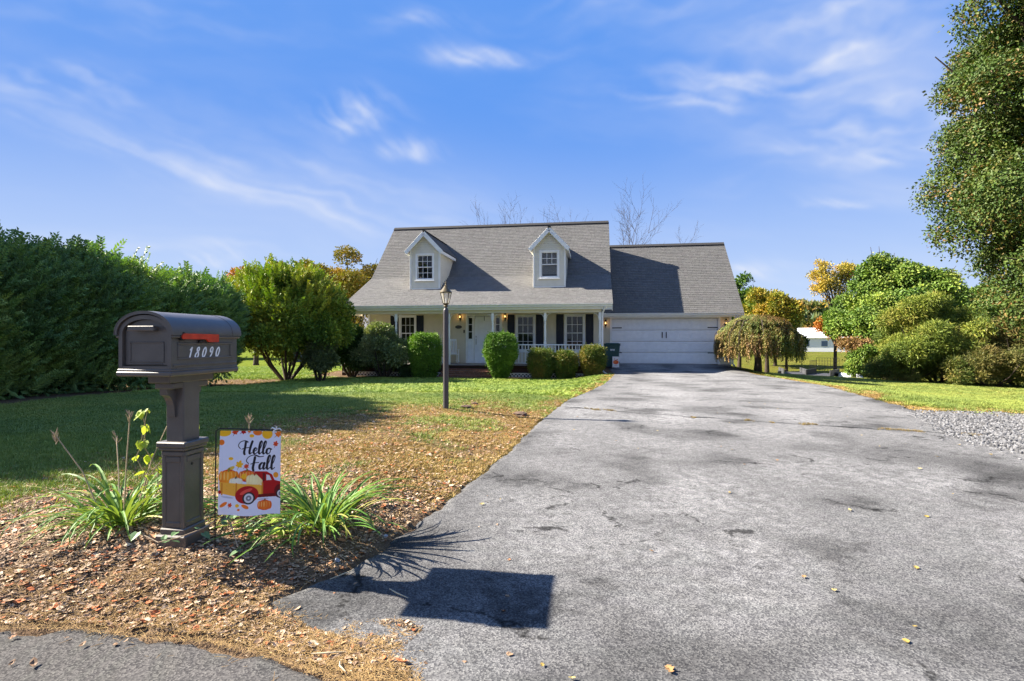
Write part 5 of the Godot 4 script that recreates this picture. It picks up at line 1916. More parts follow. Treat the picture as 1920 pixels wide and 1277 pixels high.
func build_hedge() -> void:
	var t := thing("hedge", "tall dark green evergreen hedge along the left side of the lawn", "hedge", Vector3(-11.4, height(-11, -12), -12.0))
	var r := RandomNumberGenerator.new()
	r.seed = 8
	var meshes := [spray(0.55, 30, 0.10, 0.032, 1, 0.7), spray(0.42, 26, 0.095, 0.036, 2, 0.9)]
	var pal := [Color(0.085, 0.165, 0.07), Color(0.135, 0.24, 0.085), Color(0.20, 0.31, 0.095), Color(0.28, 0.37, 0.10)]
	for v in 2:
		var xf := []
		var col := PackedColorArray()
		for i in 15000:
			var z := r.randf_range(-8.4, 9.0)
			var a := r.randf_range(-0.35, PI * 0.62)        # round the section from the foot of the lawn side over the top
			var end := 1.0
			if z < -5.6: end = sqrt(maxf(0.05, 1.0 - pow((z + 5.6) / 2.8, 2)))
			var lump := 0.45 * nz.get_noise_3d(z * 9.0, a * 14.0, 4.0) + 0.2 * nf.get_noise_3d(z * 12.0, a * 20.0, 1.0)
			var ca := cos(a)
			var sa := sin(a)
			var hx := (1.75 + lump) * signf(ca) * pow(absf(ca), 0.55) * end
			var hy := 1.3 + (1.45 + lump * 0.7) * signf(sa) * pow(absf(sa), 0.6) * lerpf(0.55, 1.0, end)
			if a < 0.0: hy = 1.3 - 1.4 * a / -0.35 * r.randf()
			var deep := 1.0 - 0.45 * pow(r.randf(), 1.8)
			var p := Vector3(hx * deep, maxf(0.03, 1.2 + (hy - 1.2) * lerpf(deep, 1.0, 0.4)), z + r.randf_range(-0.1, 0.1))
			var out := Vector3(ca * 0.7, maxf(sa, 0.15) + 0.55, (-0.9 if z < -6.5 else 0.0) + r.randf_range(-0.4, 0.4)).normalized()
			var tall := 1.0
			if sa > 0.7 and r.randf() < 0.35:
				out = Vector3(r.randf_range(-0.35, 0.45), 1.0, r.randf_range(-0.35, 0.35)).normalized()
				tall = r.randf_range(0.9, 1.6)
			xf.append(Transform3D(aim((out + rand_dir(r) * 0.45).normalized(), r.randf() * TAU, r.randf_range(0.75, 1.35) * tall), p))
			var c := pick(pal, p, r, 9.0)
			col.append(c)
		swarm("foliage", meshes[v], M.leaf, xf, col, t)
	var mb := MB.new()
	for i in 14:
		var z := -7.6 + i * 1.2
		for k in 3:
			var q := rand_dir(r)
			mb.tube([Vector3(0, -0.2, z), Vector3(q.x * 0.3, 0.9, z + q.z * 0.3), Vector3(q.x * 1.0, 2.2 + q.y * 0.4, z + q.z * 0.8)], [0.06, 0.045, 0.015], 6)
	part("stems", mb.mesh(), M.bark, t)
	# a core of shaded twigs that keeps daylight from showing through
	var xf := []
	var col := PackedColorArray()
	var tw := cluster(16, 0.16, 0.07, 0.3, 5)
	for i in 6500:
		var z := r.randf_range(-7.6, 9.0)
		var end := 1.0
		if z < -5.6: end = sqrt(maxf(0.05, 1.0 - pow((z + 5.6) / 2.6, 2)))
		var p := Vector3(r.randf_range(-1.3, 1.35) * end, r.randf_range(0.05, 2.35) * lerpf(0.7, 1.0, end), z)
		xf.append(Transform3D(aim(rand_dir(r), 0.0, r.randf_range(0.8, 1.3)), p))
		col.append(pick(pal, p, r, 5.0))
	swarm("inner_foliage", tw, M.leaf, xf, col, t)


func boxwood(x: float, d: float, w: float, h: float, taper: float, n: int, sd: int, pal: Array, label: String) -> void:
	var p := house_spot(x, d)
	var t := thing("boxwood", label, "shrub", p, 0.0)
	var r := RandomNumberGenerator.new()
	r.seed = sd
	var xf := []
	var col := PackedColorArray()
	for i in n:
		var q := rand_dir(r)
		var k := 1.0 / pow(pow(absf(q.x), 4.0) + pow(absf(q.y), 6.0) + pow(absf(q.z), 4.0), 1.0 / 4.6)
		k *= 1.0 + 0.10 * nf.get_noise_3d(q.x * 60.0 + sd * 30.0, q.y * 60.0, q.z * 60.0)
		var s := q * k * lerpf(0.72, 1.0, pow(r.randf(), 0.4))
		var v := (s.y + 1.0) * 0.5
		var wide := lerpf(taper, 1.0, smoothstep(0.0, 0.65, v)) * lerpf(1.0, 0.93, smoothstep(0.75, 1.0, v))
		var pos := Vector3(s.x * w * 0.5 * wide, v * h + 0.02, s.z * w * 0.5 * wide)
		var out := (q + Vector3.UP * 0.5 + rand_dir(r) * 0.5).normalized()
		xf.append(Transform3D(aim(out, r.randf() * TAU, r.randf_range(0.65, 1.3)), pos + out * (0.09 if r.randf() < 0.12 else 0.0)))
		var c := pick(pal, pos + p, r, 14.0)
		col.append(c)
	swarm("foliage", clusters.box, M.leaf, xf, col, t)
	var mb := MB.new()
	for i in 7:
		var a := TAU * i / 7.0
		mb.tube([Vector3(cos(a) * 0.05, -0.1, sin(a) * 0.05), Vector3(cos(a) * 0.14 * w, h * 0.3, sin(a) * 0.14 * w), Vector3(cos(a) * 0.32 * w, h * 0.8, sin(a) * 0.32 * w)], [0.022, 0.018, 0.006], 5)
	part("stems", mb.mesh(), M.bark, t)


var clusters := {}


func loose_shrub(called: String, label: String, at: Vector3, mid: Vector3, rad: Vector3, lumps_n: int, size: float, n: int, mesh: Mesh, pal: Array, s0: float, s1: float, sd: int, stems: int, foot: float, inner := 0.5) -> Node3D:
	at.y = height(at.x, at.z)
	var t := thing(called, label, "shrub", at)
	var masses := lumps(mid, rad, lumps_n, size, sd)
	crown(t, "foliage", mesh, M.leaf, masses, n, pal, s0, s1, sd + 5, inner, 8.0)
	var r := RandomNumberGenerator.new()
	r.seed = sd
	var mb := MB.new()
	for i in stems:
		var a := TAU * i / stems + r.randf_range(-0.3, 0.3)
		var o := Vector3(cos(a), 0, sin(a))
		mb.tube([o * foot * 0.3 + Vector3(0, -0.15, 0), o * (foot + rad.x * 0.22) + Vector3(0, mid.y * 0.28, 0), o * rad.x * 0.5 + Vector3(0, mid.y * 0.75, 0), o * rad.x * 0.75 + Vector3(0, mid.y + rad.y * 0.4, 0)], [0.06, 0.045, 0.03, 0.01], 6)
	part("stems", mb.mesh(), M.bark, t)
	return t


func shoots(parent: Node3D, mid: Vector3, rad: Vector3, n: int, pal: Array, sd: int) -> void:      # upright young shoots over the outside of a shrub
	var r := RandomNumberGenerator.new()
	r.seed = sd
	var xf := []
	var col := PackedColorArray()
	for i in n:
		var d := rand_dir(r)
		if d.y < -0.2: d.y = -d.y
		var p := mid + d * rad * r.randf_range(0.8, 1.02)
		xf.append(Transform3D(aim((Vector3.UP + d * 0.7 + rand_dir(r) * 0.3).normalized(), r.randf() * TAU, r.randf_range(0.8, 1.5)), p))
		col.append(pick(pal, p, r, 9.0))
	swarm("young_shoots", spray(0.4, 18, 0.11, 0.055, sd, 0.9), M.leaf, xf, col, parent)


func weeping_tree() -> void:
	var at := Vector3(11.15, 0, -24.2)
	at.y = height(at.x, at.z) 
	var t := thing("weeping_tree", "small umbrella-shaped weeping tree with reddish brown leaves beside the garage", "tree", at)
	var mb := MB.new()
	mb.tube([Vector3(0, -0.2, 0), Vector3(0.02, 0.5, 0), Vector3(-0.05, 1.1, 0.03), Vector3(0.05, 1.75, 0), Vector3(0, 2.15, 0)], [0.2, 0.15, 0.13, 0.11, 0.06], 10)
	part("trunk", mb.mesh(), M.bark, t)
	var r := RandomNumberGenerator.new()
	r.seed = 12
	var arch_mb := MB.new()
	for i in 16:
		var a := TAU * i / 16.0 + r.randf_range(-0.2, 0.2)
		var o := Vector3(cos(a), 0, sin(a))
		var l := r.randf_range(1.3, 1.95)
		arch_mb.tube([Vector3(0, 1.8, 0), o * l * 0.35 + Vector3(0, 2.45, 0), o * l * 0.75 + Vector3(0, 2.3, 0), o * l + Vector3(0, 1.75, 0), o * l * 1.04 + Vector3(0, 1.0, 0)], [0.045, 0.035, 0.025, 0.014, 0.006], 5)
	part("limbs", arch_mb.mesh(), M.bark, t)
	var strand := MB.new()
	strand.col = Color(0.7, 0.5, 0.4)
	strand.tube([Vector3.ZERO, Vector3(0.05, -0.12, 0), Vector3(0.09, -0.35, 0.0), Vector3(0.1, -0.62, 0.0)], [0.005, 0.004, 0.003, 0.002], 3, false)
	for i in 20:
		var u := (i + 0.5) / 20.0
		var a := r.randf() * TAU
		var k := r.randf_range(0.7, 1.25)
		strand.col = Color(k * r.randf_range(0.9, 1.2), k, k)
		put_leaf(strand, Vector3(0.1 * sqrt(u), -0.62 * u, 0), Vector3(cos(a) * 0.7, -0.6, sin(a) * 0.7).normalized(), (Vector3(cos(a), 0.6, sin(a)) + rand_dir(r) * 0.5).normalized(), 0.115, 0.052)
	var sm := strand.mesh()
	var pal := [Color(0.15, 0.21, 0.05), Color(0.22, 0.23, 0.07), Color(0.28, 0.21, 0.08), Color(0.34, 0.21, 0.11)]
	var xf := []
	var col := PackedColorArray()
	for i in 1900:
		var a := r.randf() * TAU
		var q := pow(r.randf(), 0.55)
		var edge := 1.78 + 0.3 * nf.get_noise_2d(a * 40.0, 3.0)
		var rad := edge * q
		var y := 2.62 - 0.85 * pow(q, 2.6) + 0.12 * nf.get_noise_2d(a * 50.0, q * 60.0)
		if q > 0.72: y -= r.randf() * (y - 1.15) * 0.9
		var p := Vector3(cos(a) * rad, y, sin(a) * rad)
		xf.append(Transform3D(Basis(Vector3.UP, -a + r.randf_range(-0.6, 0.6)).scaled(Vector3(1, r.randf_range(0.7, 1.25), 1)), p))
		col.append(pick(pal, p * Vector3(1, 1.6, 1), r, 9.0))
	swarm("crown", sm, M.leaf, xf, col, t)


func blade_mesh(l: float, w: float, rise: float, droop: float) -> ArrayMesh:      # an arching strap leaf with a fold along its middle
	var mb := MB.new()
	var n := 9
	var p := []
	var pos := Vector3.ZERO
	var ang := rise
	for i in n + 1:
		p.append(pos)
		pos += Vector3(cos(ang), sin(ang), 0) * l / n
		ang -= droop / n * (0.4 + 1.2 * i / n)
	for i in n:
		var u := float(i) / n
		var v := float(i + 1) / n
		var wa := w * 0.5 * minf(1.0, 0.55 + u * 2.0) * pow(1.0 - u, 0.5)
		var wb := w * 0.5 * minf(1.0, 0.55 + v * 2.0) * pow(maxf(0.0, 1.0 - v), 0.5)
		var t: Vector3 = (p[i + 1] - p[i]).normalized()
		var up := Vector3(-t.y, t.x, 0)
		for s in [-1.0, 1.0]:
			var a: Vector3 = p[i] + Vector3(0, 0, s * wa) + up * wa * 0.45
			var b: Vector3 = p[i + 1] + Vector3(0, 0, s * wb) + up * wb * 0.45
			var na := (up - Vector3(0, 0, s) * 0.45).normalized()
			if s > 0.0:
				mb.quadn(p[i], a, b, p[i + 1], na, na, na, na)
			else:
				mb.quadn(a, p[i], p[i + 1], b, na, na, na, na)
	return mb.mesh()


func daylily(label: String, at: Vector3, n: int, reach: float, sd: int, stalks: Array) -> void:
	at.y = height(at.x, at.z) + 0.02
	var t := thing("daylily", label, "plant", at)
	var r := RandomNumberGenerator.new()
	r.seed = sd
	for i in n:
		var a := r.randf() * TAU
		var o := Vector3(cos(a), 0, -sin(a)) * r.randf_range(0.02, 0.17)
		var s := reach * r.randf_range(0.5, 1.15)
		var k := r.randi() % blades.size()
		part("leaf", blades[k], blade_mats[r.randi() % blade_mats.size()], t, Transform3D(Basis(Vector3.UP, a + r.randf_range(-0.5, 0.5)).rotated(Vector3(cos(a), 0, -sin(a)), r.randf_range(-0.25, 0.25)).scaled(Vector3(s, s * 0.8, r.randf_range(0.8, 1.2))), o))
	for q in stalks:
		var mb := MB.new()
		var top: Vector3 = q
		mb.tube([Vector3(top.x * 0.25, 0, top.z * 0.25), top * 0.6 + Vector3(0.01, 0, 0.01), top], [0.004, 0.0035, 0.003], 6)
		for k in 7:
			var d := Vector3(r.randf_range(-0.5, 0.5), 0.8, r.randf_range(-0.5, 0.5)).normalized()
			var p := top + Vector3(0, r.randf_range(-0.06, 0.0), 0)
			mb.tube([p, p + d * 0.025, p + d * 0.05], [0.002, 0.0045, 0.0015], 5)
		part("seed_stalk", mb.mesh(), M.dry_stalk, t)


var blades := []
var blade_mats := []


func leaf_shape(kind: int) -> ArrayMesh:      # a fallen leaf about a unit long, curled and dry
	var mb := MB.new()
	var out := []
	match kind:
		0: out = [[0.0, 0.0], [0.2, 0.16], [0.5, 0.22], [0.8, 0.12], [1.0, 0.0]]
		1: out = [[0.0, 0.0], [0.15, 0.28], [0.35, 0.36], [0.7, 0.24], [1.0, 0.0]]
		2: out = [[0.0, 0.0], [0.12, 0.3], [0.3, 0.16], [0.45, 0.42], [0.6, 0.16], [0.78, 0.26], [1.0, 0.0]]
		_: out = [[0.0, 0.0], [0.3, 0.06], [0.7, 0.07], [1.0, 0.0]]
	var curl: float = [0.35, 0.22, 0.3, 0.1][kind]
	for i in out.size() - 1:
		for s in [-1.0, 1.0]:
			var f := func(q: Array, e: float) -> Vector3:
				var u: float = q[0]
				return Vector3(u - 0.5, curl * (pow(u - 0.5, 2) * 1.2 + e * e * 1.8) + 0.05 * sin(u * 9.0 + e * 8.0), e)
			var a0: Vector3 = f.call(out[i], 0.0)
			var b0: Vector3 = f.call(out[i + 1], 0.0)
			var a1: Vector3 = f.call(out[i], s * out[i][1])
			var b1: Vector3 = f.call(out[i + 1], s * out[i + 1][1])
			if s > 0.0:
				mb.quad(a0, a1, b1, b0)
			else:
				mb.quad(a0, b0, b1, a1)
	return mb.mesh()


func tuft_mesh(n: int, spread: float, sd: int) -> ArrayMesh:      # a tuft of grass about a unit high
	var r := RandomNumberGenerator.new()
	r.seed = sd
	var mb := MB.new()
	for i in n:
		var a := r.randf() * TAU
		var o := Vector3(cos(a), 0, sin(a))
		var p := o * spread * sqrt(r.randf()) - Vector3(0, 0.1, 0)
		var side := Vector3(-o.z, 0, o.x).rotated(Vector3.UP, r.randf_range(-1.0, 1.0)) * r.randf_range(0.04, 0.075)
		var h := r.randf_range(0.6, 1.15)
		var lean := o.rotated(Vector3.UP, r.randf_range(-0.8, 0.8)) * r.randf_range(0.15, 0.75)
		var m := p + lean * 0.35 + Vector3(0, h * 0.6, 0)
		var t := p + lean + Vector3(0, h, 0)
		var k := r.randf_range(0.8, 1.2)
		mb.col = Color(k, k, k)
		mb.quad(p - side, p + side, m + side * 0.7, m - side * 0.7)
		mb.tri(m - side * 0.7, m + side * 0.7, t)
	return mb.mesh()


func grow_grass() -> void:
	var r := RandomNumberGenerator.new()
	r.seed = 101
	var green := [Color(0.155, 0.225, 0.06), Color(0.215, 0.285, 0.065), Color(0.30, 0.335, 0.08)]
	var dry := [Color(0.25, 0.15, 0.05), Color(0.38, 0.26, 0.09), Color(0.46, 0.34, 0.13)]
	# x from, to; depth from, to; how many; blade height from, to; tuft width
	var fields := [[-9.0, 1.0, 3.3, 6.5, 30000, 0.025, 0.055, 0.045], [-9.2, 2.6, 6.5, 12.5, 52000, 0.03, 0.06, 0.06], [-10.0, 5.0, 12.5, 23.5, 52000, 0.04, 0.08, 0.11], [6.0, 26.0, 9.0, 32.0, 60000, 0.04, 0.085, 0.12], [-24.0, -8.0, 19.0, 34.0, 14000, 0.06, 0.1, 0.16]]
	var k := 0
	for f in fields:
		var xf := []
		var col := PackedColorArray()
		var mesh := tuft_mesh(9, 0.8, 60 + k)
		for i in f[4]:
			var x: float = r.randf_range(f[0], f[1])
			var dep: float = f[2] + (f[3] - f[2]) * pow(r.randf(), 1.25)
			if k == 0:
				x = lerpf(-1.02 * dep - 0.3, 0.6, r.randf())
			if k == 3:
				x = lerpf(maxf(6.0, drive_right(dep) - 0.2), minf(26.0, dep * 1.02), r.randf())
			var z := -dep
			if is_paved(x, z): continue
			if x > 5.0 and gravelled(x, z) and r.randf() < 0.985: continue
			if dep > 20.0 and x > -9.0 and x < 10.8 and behind(x, z) > -2.9 - 0.2 * nf.get_noise_2d(x * 20.0, z * 20.0): continue
			var c := cover(x, z)
			var q := r.randf()
			var tone: Color
			var low := 1.0
			if q < c.x * 0.93: continue
			if q < c.x + c.y:
				tone = pick(dry, Vector3(x, 0, z) * 3.0, r)
				low = 0.6
				if r.randf() < 0.35: continue
			else:
				tone = pick(green, Vector3(x, 0, z) * 2.0, r)
				if k >= 2: tone = Color(tone.r * 1.2, tone.g * 1.22, tone.b)
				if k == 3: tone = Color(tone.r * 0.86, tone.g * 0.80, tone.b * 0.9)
			var h := r.randf_range(f[5], f[6]) * low
			var w: float = f[7] * r.randf_range(0.7, 1.3)
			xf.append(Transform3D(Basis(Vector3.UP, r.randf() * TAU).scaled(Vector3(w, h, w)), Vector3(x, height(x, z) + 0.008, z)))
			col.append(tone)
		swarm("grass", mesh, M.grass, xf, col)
		k += 1


func scatter_litter() -> void:
	var r := RandomNumberGenerator.new()
	r.seed = 55
	var pal := [Color(0.24, 0.15, 0.09), Color(0.34, 0.22, 0.13), Color(0.44, 0.31, 0.20), Color(0.54, 0.41, 0.29), Color(0.38, 0.18, 0.085), Color(0.42, 0.13, 0.045)]
	for kind in 3:
		var xf := []
		var col := PackedColorArray()
		for i in 14500:
			var dep := r.randf_range(2.1, 4.8)
			var x := r.randf_range(-1.05 * dep - 0.2, 0.3)
			var sparse := false
			if i > 5200:
				dep = 4.0 + 8.5 * pow(r.randf(), 1.3)
				x = r.randf_range(-4.5, 1.4)
				sparse = true
			var z := -dep
			var edge := 0.0
			if is_paved(x, z):
				if r.randf() > 0.012 or sparse: continue
				edge = 0.014
			var dens := 0.5 + 0.9 * nz.get_noise_2d(x * 22.0, z * 22.0)
			if sparse:
				if r.randf() > (cover(x, z).y + cover(x, z).x) * 0.9 + 0.03: continue
			else:
				# thick on the left of the bed, thin towards the drive
				dens += 0.45 * smoothstep(-0.9, -2.4, x)
				if r.randf() > dens * (0.25 + 0.75 * cover(x, z).x): continue
			var s := r.randf_range(0.014, 0.042) * (1.6 if r.randf() < 0.1 else 1.0)
			var y := ground_point(x, z).y if edge == 0.0 else height(x, z) + edge
			var bas := Basis(Vector3.UP, r.randf() * TAU) * Basis(Vector3.RIGHT, r.randf_range(-0.35, 0.35)) * Basis(Vector3.BACK, r.randf_range(-0.3, 0.3))
			if r.randf() < 0.3: bas = bas * Basis(Vector3.RIGHT, PI)
			xf.append(Transform3D(bas.scaled(Vector3.ONE * s), Vector3(x, y + r.randf_range(0.003, 0.012), z)))
			var c: Color = pal[mini(5, int(pow(r.randf(), 1.35) * 6.0))]
			var k := r.randf_range(0.75, 1.2)
			col.append(Color(c.r * k, c.g * k, c.b * k))
		swarm("fallen_leaves", leaf_shape(kind), M.litter, xf, col)
	# mulch: chips of bark and broken stems
	var chip := MB.new()
	chip.box(Vector3.ZERO, Vector3(1.0, 0.14, 0.3), Basis.IDENTITY, 0.06)
	var xf := []
	var col := PackedColorArray()
	for i in 42000:
		var dep := r.randf_range(2.05, 4.9)
		var x := r.randf_range(-1.05 * dep - 0.2, 0.2)
		var z := -dep
		if is_paved(x, z) and r.randf() > 0.01: continue
		if r.randf() > 0.15 + 0.85 * cover(x, z).x: continue
		var s := r.randf_range(0.008, 0.034)
		var c := Color(0.17, 0.115, 0.075).lerp(Color(0.54, 0.41, 0.28), pow(r.randf(), 1.3))
		xf.append(Transform3D((Basis(Vector3.UP, r.randf() * TAU) * Basis(Vector3.BACK, r.randf_range(-0.5, 0.5)) * Basis(Vector3.RIGHT, r.randf() * 3.0)).scaled(Vector3(s, s * 0.7, s * 0.8)), ground_point(x, z) + Vector3(0, r.randf_range(0.0, 0.008), 0)))
		col.append(c)
	swarm("mulch", chip.mesh(), M.chips, xf, col)
	# dead grass stems that lie flat along the edges of the paving
	var stem := MB.new()
	stem.box(Vector3.ZERO, Vector3(1.0, 0.02, 0.03))
	xf = []
	col = PackedColorArray()
	for i in 26000:
		var x: float
		var z: float
		if i > 15000:
			x = -0.35 - 2.6 * pow(r.randf(), 1.7)
			z = street_edge(x) + 0.05 - pow(r.randf(), 1.6) * 0.4
		elif i < 6500:
			z = -r.randf_range(2.0, 2.8)
			x = lerpf(-1.9, -0.3, r.randf())
		else:
			z = -r.randf_range(2.3, 12.5)
			x = drive_left(-z) - pow(r.randf(), 2.0) * 1.1 + 0.05
		if is_paved(x, z) and r.randf() > (0.5 if i > 15000 else 0.03): continue
		var s := r.randf_range(0.015, 0.05)
		xf.append(Transform3D((Basis(Vector3.UP, r.randf() * TAU) * Basis(Vector3.BACK, r.randf_range(-0.1, 0.3))).scaled(Vector3(s, s, s)), ground_point(x, z) + Vector3(0, 0.008 + (0.018 if is_paved(x, z) else 0.0), 0)))
		col.append(Color(0.22, 0.13, 0.05).lerp(Color(0.46, 0.32, 0.14), r.randf()))
	swarm("dead_grass", stem.mesh(), M.chips, xf, col)


func stone_mesh(sd: int) -> ArrayMesh:
	var r := RandomNumberGenerator.new()
	r.seed = sd
	var mb := MB.new()
	var rings := []
	for j in 4:
		var ring := []
		for i in 6:
			var a := TAU * i / 6.0 + j * 0.5
			var v := (j + 0.3) / 3.6 * PI
			ring.append(Vector3(cos(a) * sin(v), cos(v) * 0.62, sin(a) * sin(v)) * r.randf_range(0.75, 1.15))
		rings.append(ring)
	for i in 6:
		var k := (i + 1) % 6
		mb.tri(Vector3(0, 0.62, 0), rings[0][k], rings[0][i])
		for j in 3:
			mb.quad(rings[j][i], rings[j][k], rings[j + 1][k], rings[j + 1][i])
		mb.tri(Vector3(0, -0.6, 0), rings[3][i], rings[3][k])
	return mb.mesh()


func lay_gravel() -> void:
	var r := RandomNumberGenerator.new()
	r.seed = 66
	for v in 2:
		var xf := []
		var col := PackedColorArray()
		for i in 16000:
			var dep := r.randf_range(5.2, 10.2)
			var x := drive_right(dep) - 0.45 + pow(r.randf(), 1.1) * 4.6
			if x > dep * 1.02 + 0.3 and r.randf() < 0.8: continue
			var z := -dep
			var inside := gravelled(x, z)
			if not inside and r.randf() > 0.06: continue
			if x < drive_right(dep) and r.randf() < 0.6: continue
			var s := r.randf_range(0.011, 0.026)
			var k := r.randf_range(0.09, 0.29)
			xf.append(Transform3D(Basis(rand_dir(r), r.randf() * TAU).scaled(Vector3(s, s, s)), Vector3(x, height(x, z) + r.randf_range(0.006, 0.026), z)))
			col.append(Color(k * 0.97, k * 0.99, k * 1.05))
		swarm("gravel", stone_mesh(70 + v), M.stone, xf, col)


# ---------------------------------------------------------------- background
func far_things() -> void:
	var r := RandomNumberGenerator.new()
	r.seed = 9
	# wooded ridge
	var hx := steps([[-260.0, 420.0, 14.0]])
	var hz := steps([[-430.0, -215.0, 14.0]])
	var hill_y := func(x: float, z: float) -> float:
		return height(x, z) - 1.0 + 21.0 * smoothstep(-215.0, -330.0, z) * (0.8 + 0.5 * nz.get_noise_2d(x * 0.35, z * 0.35))
	var hill := part("hill", sheet(hx, hz, func(x: float, z: float) -> Vector3: return Vector3(x, hill_y.call(x, z), z), func(_x: float, _z: float) -> Color: return Color(0.06, 0.09, 0.03)), M.hill)
	tag(hill, "low wooded hill on the horizon", "", "", "structure")
	var xf := []
	var col := PackedColorArray()
	var pal := [Color(0.04, 0.08, 0.03), Color(0.075, 0.11, 0.03), Color(0.15, 0.12, 0.03), Color(0.20, 0.11, 0.025)]
	for i in 5200:
		var x := r.randf_range(-250, 400)
		var z := r.randf_range(-345, -218)
		var p := Vector3(x, hill_y.call(x, z) + 3.0, z)
		for k in 4:
			xf.append(Transform3D(aim(rand_dir(r), 0.0, r.randf_range(1.4, 2.6)), p + rand_dir(r) * 2.2))
			col.append(pick(pal, p * 0.15, r))
	swarm("distant_forest", cluster(14, 1.6, 1.1, 1.3, 3), M.leaf, xf, col)
	# the white building in the valley
	var t := thing("white_building", "distant low white building with a pale gable roof beyond the trees", "building", Vector3(70.5, height(70, -122) , -122.0), -18.0)
	var mb := MB.new()
	mb.box(Vector3(0, 1.6, 0), Vector3(12, 3.2, 8))
	part("wall", mb.mesh(), M.far_wall, t)
	mb = MB.new()
	mb.prism(PackedVector2Array([Vector2(-4.4, 3.1), Vector2(4.4, 3.1), Vector2(0, 5.4)]), -6.4, 6.4, Transform3D(Basis(Vector3.UP, PI * 0.5), Vector3.ZERO))
	part("roof", mb.mesh(), M.far_wall, t)
	for i in 3:
		mb = MB.new()
		mb.box(Vector3(-3.6 + i * 3.6, 1.8, 4.02), Vector3(1.2, 1.2, 0.08))
		part("window", mb.mesh(), M.far_blue, t)
	# neighbour's house seen past the porch
	t = thing("neighbour_house", "far grey-roofed house glimpsed past the left end of the porch", "house", Vector3(-17.5, height(-17.5, -58), -58.0), 10.0)
	mb = MB.new()
	mb.box(Vector3(0, 1.4, 0), Vector3(11, 2.8, 8))
	part("wall", mb.mesh(), M.far_blue, t)
	mb = MB.new()
	mb.prism(PackedVector2Array([Vector2(-4.5, 2.75), Vector2(4.5, 2.75), Vector2(0, 5.6)]), -6.0, 6.0, Transform3D(Basis(Vector3.UP, PI * 0.5), Vector3.ZERO))
	part("roof", mb.mesh(), M.far_roof, t)
	for i in 3:
		mb = MB.new()
		mb.box(Vector3(-3.5 + i * 3.5, 1.5, 4.02), Vector3(1.0, 1.2, 0.08))
		part("window", mb.mesh(), M.far_wall, t)
	# trailers at the bottom of the yard
	trailer(Vector3(23.6, 0, -40.5), 48.0, "low flatbed utility trailer with mesh gate at the far end of the lawn", true)
	trailer(Vector3(22.6, 0, -43.0), 70.0, "grey trailer parked end on at the left of the mesh-gated trailer", false)
	t = thing("covered_load", "low heap under a pale tarpaulin beside the tree trunk beyond the lawn", "tarpaulin", Vector3(25.2, height(25.2, -40), -40.0))
	mb = MB.new()
	mb.lathe([Vector2(1.1, 0.0), Vector2(1.05, 0.35), Vector2(0.8, 0.6), Vector2(0.4, 0.72), Vector2(0.0, 0.75)], 14)
	part("cover", mb.mesh(), M.far_wall, t)
	mb = MB.new()
	mb.lathe([Vector2(1.12, 0.1), Vector2(1.13, 0.13), Vector2(1.12, 0.16)], 14)
	part("rope", mb.mesh(), M.black, t)


func trailer(at: Vector3, turn: float, label: String, gate: bool) -> void:
	at.y = height(at.x, at.z)
	var t := thing("utility_trailer", label, "trailer", at, turn)
	var mb := MB.new()
	mb.box(Vector3(0, 0.5, 0), Vector3(3.2, 0.1, 1.6)); mb.box(Vector3(0, 0.74, 0.79), Vector3(3.2, 0.38, 0.05)); mb.box(Vector3(0, 0.74, -0.79), Vector3(3.2, 0.38, 0.05))
	mb.box(Vector3(-2.1, 0.45, 0), Vector3(1.2, 0.08, 0.1))
	for x in [-1.57, 0.0, 1.57]:
		for z in [-0.79, 0.79]: mb.box(Vector3(x, 0.6, z), Vector3(0.05, 0.2, 0.04))
	part("bed", mb.mesh(), M.grey_metal, t)
	for z in [-0.92, 0.92]:
		mb = MB.new()
		mb.tube([Vector3(0.2, 0.32, z - 0.09), Vector3(0.2, 0.32, z + 0.09)], [0.32, 0.32], 16)
		var w := part("wheel", mb.mesh(), M.rubber, t)
		mb = MB.new()
		mb.tube([Vector3(0.2, 0.32, z - 0.095), Vector3(0.2, 0.32, z + 0.095)], [0.18, 0.18], 14)
		part("rim", mb.mesh(), M.grey_metal, w)
		mb = MB.new()
		mb.box(Vector3(0.2, 0.68, z), Vector3(0.8, 0.03, 0.24), Basis.IDENTITY, 0.01)
		part("mudguard", mb.mesh(), M.grey_metal, t)
	if gate:
		mb = MB.new()
		for i in 9: mb.tube([Vector3(1.62, 0.55, -0.78 + i * 0.195), Vector3(1.62, 1.75, -0.78 + i * 0.195)], [0.012, 0.012], 4)
		for i in 6: mb.tube([Vector3(1.62, 0.55 + i * 0.24, -0.78), Vector3(1.62, 0.55 + i * 0.24, 0.78)], [0.012, 0.012], 4)
		for i in 8: mb.tube([Vector3(-0.4 + i * 0.28, 0.7, -0.79), Vector3(-0.4 + i * 0.28, 1.55, -0.79)], [0.012, 0.012], 4)
		mb.tube([Vector3(-0.4, 1.55, -0.79), Vector3(1.6, 1.55, -0.79)], [0.018, 0.018], 4)
		part("mesh_gate", mb.mesh(), M.black, t)


